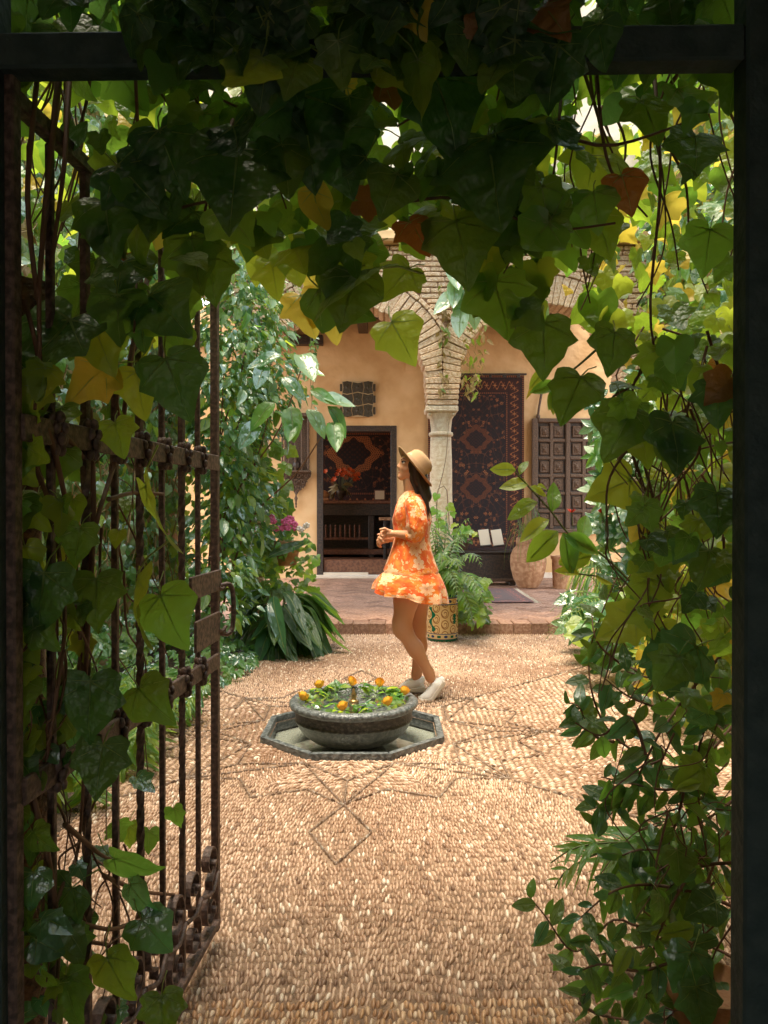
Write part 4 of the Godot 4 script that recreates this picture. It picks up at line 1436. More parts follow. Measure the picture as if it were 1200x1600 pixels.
	single("shell_ornament", bw.mesh(), M["terracotta"], "rounded buff ornament beside the lilies on the sideboard", "ornament", "", Vector3(-1.17, fy + 1.052, -14.33))

func paint_pot(x: int, y: int) -> Color:
	var base = Color(0.82, 0.70, 0.49); var line = Color(0.50, 0.30, 0.14)
	var green = Color(0.05, 0.36, 0.25); var blue = Color(0.18, 0.24, 0.40)
	var c = base
	var v = y / 192.0
	var n = sin(x * 0.21 + y * 0.13) * sin(y * 0.17 - x * 0.05)
	c = c.lerp(Color(0.78, 0.58, 0.33), 0.25 + 0.2 * n)
	if v < 0.17:
		var u = fposmod(x, 64.0) - 32.0; var w = (v - 0.09) * 192.0
		c = base
		if absf(v - 0.015) < 0.012 or absf(v - 0.165) < 0.014: return blue
		if u * u / 160.0 + w * w / 40.0 < 1.0: return blue
		var u2 = fposmod(x + 32.0, 64.0) - 32.0
		if absf(u2 * u2 / 120.0 + w * w / 60.0 - 1.0) < 0.35: return Color(0.72, 0.40, 0.16)
		return c
	if v > 0.93: return green.lerp(Color(0.25, 0.42, 0.26), 0.4 + 0.4 * n)
	if v > 0.80:
		var u = fposmod(x, 72.0) - 36.0; var w = (v - 0.865) * 192.0
		if absf(v - 0.805) < 0.008 or absf(v - 0.925) < 0.008: return blue
		if u * u / 100.0 + w * w / 30.0 < 1.0: return blue
		if absf(u) > 26 and absf(w) < 5: return green
		return base
	# rings of scrolls
	var gx = fposmod(x, 46.0) - 23.0; var gy = fposmod(y + (23.0 if int(x / 46) % 2 else 0.0), 46.0) - 23.0
	var rr = sqrt(gx * gx + gy * gy); var an = atan2(gy, gx)
	if absf(rr - 18.0) < 1.5 or absf(rr - 4.0 - 1.9 * (an + PI)) < 1.5: c = line
	# winding green stem and a crown
	for k in 4:
		var mx = 64.0 + k * 128.0
		var w2 = x - (mx + 11.0 * sin(y * 0.105))
		if k % 2 == 0 and v > 0.22 and v < 0.76 and absf(w2) < 5.0 + 6.0 * absf(sin(y * 0.105)): return green
		if k % 2 == 1:
			var ux = x - mx; var uy = y - 92.0
			if absf(uy) < 22 and absf(ux) < 15.0 - absf(fposmod(uy + 30, 12.0) - 6.0) * 1.3: return green
	return c

# ================= the woman =================
const WD := 5.3
const WS := 5.3 / 1210.0
var wbase := Vector3.ZERO

func Wp(px: float, py: float, dz := 0.0) -> Vector3:
	return Vector3((px - 600.0) * WS, EYE + (790.0 - py) * WS, -WD + dz) - wbase

func cap_d(p: Vector3, c: Array) -> float:
	var pa = p - c[0]
	var ba: Vector3 = c[1] - c[0]
	var h = clampf(pa.dot(ba) / maxf(ba.length_squared(), 1e-9), 0.0, 1.0)
	return (pa - ba * h).length() - lerpf(c[2], c[3], h)

func field(p: Vector3, pr: Array, k: float) -> float:
	var d = 9.0
	for c in pr:
		var e = cap_d(p, c)
		var h = maxf(k - absf(d - e), 0.0) / k
		d = minf(d, e) - h * h * k * 0.25
	return d

# one skin over a chain of tapered limbs
func nets(g: Geo, prims: Array, k: float, cell: float):
	var lo = Vector3.ONE * 1e9; var hi = -lo
	for c in prims:
		for e in 2:
			lo = lo.min(c[e] - Vector3.ONE * (c[2 + e] + cell * 3.0))
			hi = hi.max(c[e] + Vector3.ONE * (c[2 + e] + cell * 3.0))
	var B = 6
	var nb = Vector3i(((hi - lo) / (cell * B)).ceil())
	var n = nb * B + Vector3i.ONE
	var F = PackedFloat32Array()
	F.resize(n.x * n.y * n.z)
	F.fill(1.0)
	var active = []
	var hd = cell * B * 0.87 + cell * 2.0
	for bz in nb.z:
		for by in nb.y:
			for bx in nb.x:
				var c0 = lo + Vector3(bx, by, bz) * (cell * B)
				var ce = c0 + Vector3.ONE * (cell * B * 0.5)
				var near = []
				var dm = 9.0
				for c in prims:
					var e = cap_d(ce, c)
					dm = minf(dm, e)
					if e < hd + k: near.append(c)
				if dm > hd + k * 0.5 : continue
				var dc = field(ce, near, k) if near.size() else 1.0
				var full = dc < -hd
				if dc > hd: continue
				for z in B + 1:
					for y in B + 1:
						for x in B + 1:
							var id = (bx * B + x) + n.x * ((by * B + y) + n.y * (bz * B + z))
							F[id] = -1.0 if full else field(lo + Vector3(bx * B + x, by * B + y, bz * B + z) * cell, near, k)
				if not full: active.append(Vector3i(bx, by, bz))
	var V = {}
	var off = [0, 1, n.x, n.x + 1, n.x * n.y, n.x * n.y + 1, n.x * n.y + n.x, n.x * n.y + n.x + 1]
	var edges = [[0, 1], [2, 3], [4, 5], [6, 7], [0, 2], [1, 3], [4, 6], [5, 7], [0, 4], [1, 5], [2, 6], [3, 7]]
	var cells = []
	for b in active:
		for z in B:
			for y in B:
				for x in B:
					var i = (b.x * B + x) + n.x * ((b.y * B + y) + n.y * (b.z * B + z))
					var mask = 0
					for q in 8:
						if F[i + off[q]] < 0.0: mask |= 1 << q
					if mask == 0 or mask == 255: continue
					var s = Vector3(); var m = 0
					for e in edges:
						var a = F[i + off[e[0]]]; var c = F[i + off[e[1]]]
						if (a < 0.0) == (c < 0.0): continue
						var t = a / (a - c)
						var pa = Vector3(e[0] & 1, (e[0] >> 1) & 1, e[0] >> 2); var pc = Vector3(e[1] & 1, (e[1] >> 1) & 1, e[1] >> 2)
						s += pa.lerp(pc, t); m += 1
					V[i] = g.pt(lo + (Vector3(b.x * B + x, b.y * B + y, b.z * B + z) + s / m) * cell, Vector2(0.5, 0.5))
					cells.append(i)
	for i in cells:
		for ax in 3:
			var st = [1, n.x, n.x * n.y]
			var a = F[i]; var c = F[i + st[ax]]
			if (a < 0.0) == (c < 0.0): continue
			var u = st[(ax + 1) % 3]; var w = st[(ax + 2) % 3]
			if V.has(i - u) and V.has(i - w) and V.has(i - u - w):
				if a < 0.0: g.q4(V[i - u - w], V[i - w], V[i], V[i - u])
				else: g.q4(V[i - u], V[i], V[i - w], V[i - u - w])

func dress_tex() -> ImageTexture:
	var r = RandomNumberGenerator.new()
	r.seed = 77
	var S = 512
	var fl = []
	for i in 40: fl.append([r.randf() * S, r.randf() * S, r.randf_range(26, 50), r.randi_range(6, 9), r.randf() * TAU, r.randi() % 3])
	var nz = FastNoiseLite.new()
	nz.frequency = 0.013
	nz.seed = 4
	return pixel_tex(S, S, func(x, y):
		var n = nz.get_noise_2d(x, y)
		var c = Color(0.93, 0.36, 0.07).lerp(Color(0.97, 0.53, 0.16), clampf(0.5 + n * 1.4, 0, 1))
		if nz.get_noise_2d(x * 1.7 + 300, y * 1.7) > 0.32: c = c.lerp(Color(0.99, 0.82, 0.62), 0.75)
		for f in fl:
			var dx = fposmod(x - f[0] + S / 2.0, S) - S / 2.0; var dy = fposmod(y - f[1] + S / 2.0, S) - S / 2.0
			var d2 = dx * dx + dy * dy
			if d2 > f[2] * f[2]: continue
			var d = sqrt(d2) / f[2]
			var a = atan2(dy, dx) + f[4]
			var pet = 0.62 + 0.36 * absf(cos(a * f[3] * 0.5))
			if d < 0.16: c = Color(0.90, 0.33, 0.06) if d > 0.09 else Color(0.98, 0.78, 0.55)
			elif d < 0.22: c = Color(1.0, 0.88, 0.72)
			elif d < pet:
				var vein = absf(sin(a * f[3] * 2.0))
				var pale = Color(1.0, 0.86, 0.70) if f[5] != 1 else Color(0.98, 0.62, 0.25)
				c = pale.lerp(Color(0.94, 0.40, 0.08), smoothstep(0.55, 1.0, vein) * 0.8 * (1.0 - d * 0.6))
				if d > pet - 0.07: c = Color(0.99, 0.80, 0.60)
		return c)

func build_person():
	wbase = Vector3(0.23, 0, -5.3)
	var w = thing("person", "woman in a short orange flowered dress and tan hat looking up to the left", "person", wbase)
	var body = Geo.new()
	var s = WS
	var L = []
	var add = func(a: Vector3, b: Vector3, ra: float, rb: float): L.append([a, b, ra * s, rb * s])
	# legs
	add.call(Wp(644, 885, 0.085), Wp(634, 935, 0.085), 22, 18.5)
	add.call(Wp(634, 935, 0.085), Wp(627.5, 976, 0.085), 18.5, 14.0)
	add.call(Wp(626, 970, 0.085), Wp(628, 982, 0.085), 12.5, 12.5)
	add.call(Wp(629, 980, 0.085), Wp(648, 1012, 0.088), 13.0, 11.5)
	add.call(Wp(648, 1008, 0.088), Wp(669, 1047, 0.085), 11.8, 7.2)
	add.call(Wp(669, 1047, 0.085), Wp(672, 1056, 0.085), 7.5, 8.0)
	add.call(Wp(651, 885, -0.085), Wp(655, 935, -0.085), 21, 17.0)
	add.call(Wp(655, 935, -0.085), Wp(654, 984, -0.085), 17, 12.5)
	add.call(Wp(654, 984, -0.085), Wp(656.5, 1014, -0.088), 12.5, 11.5)
	add.call(Wp(656.5, 1012, -0.088), Wp(652, 1056, -0.085), 11.5, 7.4)
	add.call(Wp(652, 1056, -0.085), Wp(651, 1068, -0.085), 7.4, 7.8)
	# trunk and neck
	for z in [-0.055, 0.055]:
		add.call(Wp(645, 872, z * 1.1), Wp(644, 838, z * 0.9), 19, 16)
		add.call(Wp(644, 838, z * 0.9), Wp(642, 804, z * 1.1), 16, 18)
	add.call(Wp(645, 787, -0.09), Wp(645, 787, 0.09), 8, 8)
	add.call(Wp(646, 786, 0), Wp(640, 752, 0), 12.5, 10.5)
	# arms, the far hand closing over the near one
	add.call(Wp(643, 788, 0.15), Wp(652, 836, 0.175), 11, 8.5)
	add.call(Wp(652, 836, 0.175), Wp(616, 833, 0.085), 8.5, 5.4)
	add.call(Wp(642, 788, -0.15), Wp(648, 842, -0.17), 11, 8.5)
	add.call(Wp(648, 842, -0.17), Wp(612, 842, -0.02), 8.5, 5.4)
	nets(body, L, 0.03, 0.0115)
	# hands
	for hand in 2:
		L.clear()
		var o = Wp(614, 833, 0.08) if hand == 0 else Wp(610, 842, -0.015)
		var fwd = Vector3(-1, -0.02, -0.35 if hand == 0 else 0.25).normalized()
		var up = Vector3(0, 1, 0)
		var sd = fwd.cross(up).normalized()
		add.call(o, o + fwd * 0.03, 5.2, 5.6)
		add.call(o + fwd * 0.02 + up * 0.012, o + fwd * 0.058 + up * 0.016, 3.6, 3.3)
		add.call(o + fwd * 0.02 - up * 0.012, o + fwd * 0.055 - up * 0.016, 3.6, 3.2)
		var curl = -1.0 if hand == 0 else 1.0
		for q in 4:
			var b0 = o + fwd * [0.056, 0.060, 0.058, 0.053][q] + up * [0.024, 0.008, -0.008, -0.022][q]
			var len_ = [0.030, 0.034, 0.032, 0.025][q]
			var d1 = (fwd * 0.75 - up * 0.5 + sd * curl * 0.3).normalized()
			var d2 = (fwd * -0.1 - up * 0.75 + sd * curl * 0.55).normalized()
			var d3 = (fwd * -0.75 - up * 0.35 + sd * curl * 0.5).normalized()
			var k1 = b0 + d1 * len_; var k2 = k1 + d2 * len_ * 0.75; var k3 = k2 + d3 * len_ * 0.6
			add.call(b0, k1, 2.05, 1.95)
			add.call(k1, k2, 1.95, 1.8)
			add.call(k2, k3, 1.8, 1.55)
		var t0 = o + fwd * 0.022 + up * 0.018 + sd * curl * 0.012
		add.call(t0, t0 + (fwd + up * 0.55 + sd * curl * 0.5).normalized() * 0.035, 2.5, 2.1)
		add.call(t0 + (fwd + up * 0.55 + sd * curl * 0.5).normalized() * 0.035, t0 + (fwd + up * 0.2 + sd * curl * 0.4).normalized() * 0.062, 2.1, 1.7)
		nets(body, L, 0.007, 0.0036)
	# head, tipped back
	L.clear()
	add.call(Wp(645.5, 722, 0), Wp(650, 724, 0), 16.5, 16.5)
	add.call(Wp(637, 722, 0.012), Wp(633.5, 738, 0.008), 11.5, 9.0)
	add.call(Wp(637, 722, -0.012), Wp(633.5, 738, -0.008), 11.5, 9.0)
	add.call(Wp(625.8, 744.2, 0), Wp(628, 745.5, 0), 4.6, 5.0)
	for z in [-1, 1]:
		add.call(Wp(627, 745.5, 0.010 * z), Wp(643.5, 740, 0.044 * z), 4.4, 4.2)
		add.call(Wp(632, 732, 0.03 * z), Wp(635, 734, 0.036 * z), 5.4, 5.5)
		add.call(Wp(628.8, 718.5, 0.008 * z), Wp(632.5, 718.5, 0.034 * z), 2.2, 2.4)
		add.call(Wp(624.3, 730.6, 0.010 * z), Wp(626, 729.8, 0.011 * z), 1.9, 1.9)
		add.call(Wp(629.2, 732.5, 0.008 * z), Wp(629.6, 741, 0.008 * z), 5.4, 5.4)
	add.call(Wp(629.3, 720.5, 0), Wp(622.4, 728.6, 0), 1.7, 2.4)
	add.call(Wp(640, 756, 0), Wp(643, 742, 0), 10.0, 11.0)
	nets(body, L, 0.011, 0.0046)
	part(w, "body", body.mesh(), M["skin"])
	for z in [-1, 1]:
		var e = Geo.new()
		e.ball(Wp(630.2, 723.4, 0.049 * z), Vector3(0.0125, 0.0085, 0.0115), 10, 8)
		part(w, "eye", e.mesh(), M["eye"])
		e = Geo.new()
		e.ball(Wp(628.9, 722.6, 0.0555 * z), Vector3(0.0060, 0.0066, 0.0062), 8, 6)
		part(w, "iris", e.mesh(), M["iris"])
		e = Geo.new()
		e.tube(curve([Wp(626.6, 719.0, 0.038 * z), Wp(629.2, 717.4, 0.054 * z), Wp(634.4, 718.4, 0.066 * z)], 6), [0.002, 0.0032, 0.003, 0.0026, 0.002, 0.0015, 0.001], 5)
		part(w, "eyebrow", e.mesh(), M["hair"])
		e = Geo.new()
		e.tube(curve([Wp(627.2, 722.4, 0.050 * z), Wp(629.8, 721.2, 0.0605 * z), Wp(634.0, 722.8, 0.063 * z)], 5), 0.0030, 4)
		part(w, "eyelash", e.mesh(), M["hair"])
	var t = Geo.new()
	t.tube(curve([Wp(630.0, 736.2, -0.030), Wp(626.0, 736.4, -0.022), Wp(623.9, 736.4, 0), Wp(626.0, 736.4, 0.022), Wp(630.0, 736.2, 0.030)], 8), 0.0052, 6)
	part(w, "teeth", t.mesh(), M["teeth"])
	t = Geo.new()
	t.tube(curve([Wp(631.5, 735.0, -0.033), Wp(626.0, 734.6, -0.025), Wp(623.4, 734.2, 0), Wp(626.0, 734.6, 0.025), Wp(631.5, 735.0, 0.033)], 8), [0.002, 0.0035, 0.0045, 0.005, 0.005, 0.005, 0.0045, 0.0035, 0.002], 6)
	t.tube(curve([Wp(631.5, 735.6, -0.033), Wp(626.2, 738.3, -0.024), Wp(623.6, 739.0, 0), Wp(626.2, 738.3, 0.024), Wp(631.5, 735.6, 0.033)], 8), [0.002, 0.004, 0.005, 0.006, 0.006, 0.006, 0.005, 0.004, 0.002], 6)
	part(w, "lips", t.mesh(), M["lip"])
	# hair
	var h = Geo.new()
	L.clear()
	add.call(Wp(650, 724, 0), Wp(653, 748, 0), 18.5, 15.0)
	for z in [-1, 1]:
		add.call(Wp(646, 728, 0.055 * z), Wp(649, 752, 0.045 * z), 7.5, 7.0)
	add.call(Wp(653, 748, 0), Wp(662, 775, 0.0), 15, 13)
	nets(h, L, 0.02, 0.009)
	for k in 64:
		var z = rf(-0.085, 0.095)
		var fr = rf(-7, 7)
		var end = Vector2(rf(658, 674) + fr * 0.3, rf(798, 824))
		if k % 5 == 0: end = Vector2(rf(652, 660), rf(776, 800))
		var pts = curve([Wp(646 + fr + absf(z) * 10, 734, z * 0.75), Wp(650 + fr * 0.9, 756, z * 0.85), Wp(lerpf(655, end.x, 0.45) + fr * 0.6, lerpf(768, end.y, 0.35), z), Wp(end.x, end.y, z * 1.05)], 9)
		h.tube(pts, [0.006, 0.009, 0.010, 0.010, 0.009, 0.009, 0.008, 0.006, 0.004, 0.001], 5, true, 0.5)
	part(w, "hair", h.mesh(), M["hair"])
	# hat
	var ax = Vector3(0.76, 0.63, -0.10).normalized()
	var along = (Vector3(-0.63, 0.77, 0) - ax * ax.dot(Vector3(-0.63, 0.77, 0))).normalized()
	var hx = Transform3D(Basis(along, ax, along.cross(ax)), Wp(645.5, 731.5, 0))
	var hat = Geo.new()
	hat.xf = hx
	var rows = []
	var prof = [[0.10, 0.004], [0.12, -0.002], [0.145, -0.002], [0.166, 0.004], [0.170, 0.008], [0.166, 0.009], [0.145, 0.004], [0.12, 0.004], [0.102, 0.010], [0.096, 0.025], [0.092, 0.055], [0.088, 0.085], [0.080, 0.104], [0.062, 0.115], [0.035, 0.114], [0.0, 0.110]]
	for q in prof:
		var ring = PackedVector3Array()
		for j in 48:
			var a = TAU * j / 48
			var rr = q[0] * (1.0 + 0.05 * cos(2 * a)) if q[1] < 0.02 else q[0] * (1.0 + 0.07 * cos(2 * a))
			var y = q[1] + (0.010 * cos(2 * a) * smoothstep(0.10, 0.17, q[0]))
			if q[1] > 0.10: y -= 0.012 * exp(-pow(sin(a) * q[0] / 0.025, 2.0)) 
			ring.append(Vector3(rr * cos(a), y, -rr * sin(a)))
		rows.append(ring)
	hat.grid(rows, true)
	var hp = part(w, "hat", hat.mesh(), M["hat"])
	var bd = Geo.new()
	bd.xf = hx
	rows = []
	for q in [[0.104, 0.011], [0.099, 0.026], [0.0965, 0.036], [0.09, 0.036]]:
		var ring = PackedVector3Array()
		for j in 48:
			var a = TAU * j / 48
			var rr = q[0] * (1.0 + 0.07 * cos(2 * a))
			ring.append(Vector3(rr * cos(a), q[1], -rr * sin(a)))
		rows.append(ring)
	bd.grid(rows, true)
	part(hp, "hat_band", bd.mesh(), M["hat_band"])
	# dress
	var dm = cloth_mat("dress", dress_tex())
	dm.roughness = 0.75
	dm.normal_enabled = true
	dm.normal_texture = noise_img(71, 0.012, [], 5.0, 4)
	dm.normal_scale = 0.9
	dm.backlight_enabled = true
	dm.backlight = lin(0.25, 0.2, 0.15)
	dm.uv1_scale = Vector3(2.0, 1.0, 1.0)
	var R = [[766, 643.5, 9.5, 10.5], [770, 643.5, 13, 17], [775, 643.5, 17.5, 27], [781, 643.8, 21.5, 33], [790, 643.8, 25.5, 36], [800, 643.8, 28.5, 36], [811, 643.5, 31, 36], [822, 643.8, 29.5, 34], [832, 644, 28.0, 32], [842, 643.7, 28.2, 32], [852, 643.2, 30, 34], [862, 642.6, 32.5, 37], [874, 642.2, 36.5, 41], [884, 642.2, 40, 45], [891, 642.3, 43, 48], [893.5, 642.4, 42.0, 47], [897, 642.2, 45.5, 50.5], [904, 641.6, 50, 54], [912, 641.0, 54, 57], [920, 640.6, 56.5, 59], [927, 640.6, 57.2, 60], [932, 640.6, 57.5, 60.5]]
	var dg = Geo.new()
	rows = []
	for i in range(R.size() - 1, -1, -1):
		var q = R[i]
		var tt = clampf((q[0] - 893.0) / 39.0, 0.0, 1.0)
		var ring = PackedVector3Array()
		for j in 72:
			var a = TAU * j / 72
			var ruff = 1.0 + (0.075 * tt * (0.4 + 0.6 * tt)) * sin(a * 13.0 + 1.5 * sin(a * 3.0)) + 0.02 * tt * sin(a * 29.0)
			if q[0] < 893 and q[0] > 836: ruff += 0.018 * sin(a * 9.0 + 2.0 * sin(a * 2.0)) * smoothstep(836, 885, q[0])
			if q[0] > 891 and q[0] < 899: ruff += 0.012 * sin(a * 36.0)
			if q[0] <= 832: ruff += 0.022 * sin(a * 7.0 + q[0] * 0.12) * smoothstep(775, 800, q[0])
			var x = cos(a) * q[2] * ruff; var z = sin(a) * q[3] * ruff
			var y = q[0] + tt * (x * 0.17) + 2.2 * tt * sin(a * 5.0 + 1.0)
			ring.append(Wp(q[1] + x, y, -z * s))
		rows.append(ring)
	dg.grid(rows, true, Vector2(1, 1.6))
	part(w, "dress", dg.mesh(), dm)
	# sleeves
	for z in [1, -1]:
		var sg = Geo.new()
		rows = []
		var sh = Wp(643, 779, 0.125 * z); var el = Wp(652.5, 834, 0.178 * z) if z > 0 else Wp(648, 840, -0.172)
		var wr = Wp(637, 837, 0.140) if z > 0 else Wp(634, 842, -0.115)
		var path = curve([sh, sh.lerp(el, 0.5) + Vector3(0.005, 0, 0.012 * z), el + Vector3(-0.012, 0.006, 0), wr], 15)
		var rad = [0.046, 0.058, 0.066, 0.070, 0.072, 0.073, 0.074, 0.075, 0.076, 0.076, 0.074, 0.070, 0.062, 0.052, 0.040, 0.036]
		var nn = Vector3(0, 0, 1)
		for i in 16:
			var d = (path[min(i + 1, 15)] - path[max(i - 1, 0)]).normalized()
			nn = (nn - d * nn.dot(d)).normalized()
			var bb = d.cross(nn)
			var ring = PackedVector3Array()
			for j in 32:
				var a = TAU * j / 32
				var rr = rad[i] * (1.0 + 0.05 * sin(a * 6.0 + i * 0.5) * smoothstep(2, 8, i) + 0.05 * sin(i * 1.3 + a * 2.0) * smoothstep(3, 9, i))
				if i >= 13: rr *= 1.0 + 0.06 * sin(a * 14.0)
				ring.append(path[i] + nn * cos(a) * rr * 0.95 + bb * sin(a) * rr * 0.9)
			rows.append(ring)
		sg.grid(rows, true, Vector2(0.5, 0.8))
		sg.fan(rows[0], false)
		part(w, "sleeve", sg.mesh(), dm)
	# shoes
	for z in [1, -1]:
		L.clear()
		var su = Geo.new(); var so = Geo.new()
		var zz = 0.085 * z
		var outline = []
		if z > 0:
			add.call(Wp(660, 1085.5, zz), Wp(668, 1084, zz), 5.2, 6.6)
			add.call(Wp(668, 1083, zz + 0.012), Wp(681, 1066, zz + 0.006), 6.8, 7.4)
			add.call(Wp(668, 1083, zz - 0.012), Wp(681, 1066, zz - 0.006), 6.8, 7.4)
			add.call(Wp(682, 1065, zz), Wp(688.5, 1058.5, zz), 7.6, 5.4)
			outline = [[653, 1085], [653.5, 1091], [660, 1093], [671, 1093], [677, 1088], [694, 1064], [693, 1059], [690, 1058], [672, 1084], [660, 1087]]
		else:
			add.call(Wp(631, 1077, zz), Wp(640, 1075, zz), 5.2, 6.6)
			add.call(Wp(640, 1074, zz + 0.012), Wp(655, 1070, zz + 0.006), 6.8, 7.4)
			add.call(Wp(640, 1074, zz - 0.012), Wp(655, 1070, zz - 0.006), 6.8, 7.4)
			add.call(Wp(655, 1070, zz), Wp(660, 1066, zz), 7.4, 5.4)
			outline = [[624, 1077], [624.5, 1084], [632, 1085.5], [664, 1085.5], [665.5, 1079], [664, 1076], [640, 1079], [630, 1079.5]]
		nets(su, L, 0.02, 0.0055)
		var sp = part(w, "shoe", su.mesh(), M["shoe"])
		var poly = PackedVector2Array()
		for q in outline:
			var v = Wp(q[0], q[1], 0)
			poly.append(Vector2(v.x, v.y))
		so.prism(poly, zz - WD - wbase.z - 0.043, zz - WD - wbase.z + 0.043, 0.006)
		part(sp, "sole", so.mesh(), M["sole"])
		var la = Geo.new()
		for k in 4:
			var c = Vector2(666, 1077).lerp(Vector2(675, 1063), k / 3.0) if z > 0 else Vector2(638, 1068).lerp(Vector2(649, 1064), k / 3.0)
			la.tube(curve([Wp(c.x + 3, c.y + 3, zz + 0.034), Wp(c.x - 1.5, c.y - 1.0, zz + 0.012), Wp(c.x - 1.5, c.y - 1.0, zz - 0.012), Wp(c.x + 3, c.y + 3, zz - 0.034)], 8), 0.0032, 5)
		part(sp, "lace", la.mesh(), M["teeth"])

# ================= iron gate =================
func flat_bar(g: Geo, path: Array, half_w: float, th: float):
	# bar bent in the XY plane, its width across Z
	var n = path.size()
	var p = []
	for i in n:
		var d = (path[min(i + 1, n - 1)] - path[max(i - 1, 0)])
		d = Vector3(d.x, d.y, 0).normalized()
		var nr = Vector3(-d.y, d.x, 0) * th
		p.append([path[i] + nr + Vector3(0, 0, half_w), path[i] - nr + Vector3(0, 0, half_w), path[i] - nr - Vector3(0, 0, half_w), path[i] + nr - Vector3(0, 0, half_w)])
	for i in n - 1:
		for j in 4:
			var k = (j + 1) % 4
			g.quad(p[i][k], p[i][j], p[i + 1][j], p[i + 1][k])
	g.quad(p[0][0], p[0][1], p[0][2], p[0][3])
	g.quad(p[n - 1][3], p[n - 1][2], p[n - 1][1], p[n - 1][0])

func spiral(c: Vector2, r0: float, r1: float, a0: float, turns: float, n := 22) -> Array:
	var out = []
	for i in n + 1:
		var t = float(i) / n
		var r = lerpf(r0, r1, t)
		var a = a0 + turns * TAU * t
		out.append(Vector3(c.x + cos(a) * r, c.y + sin(a) * r, 0))
	return out

var gate_xf := Transform3D()

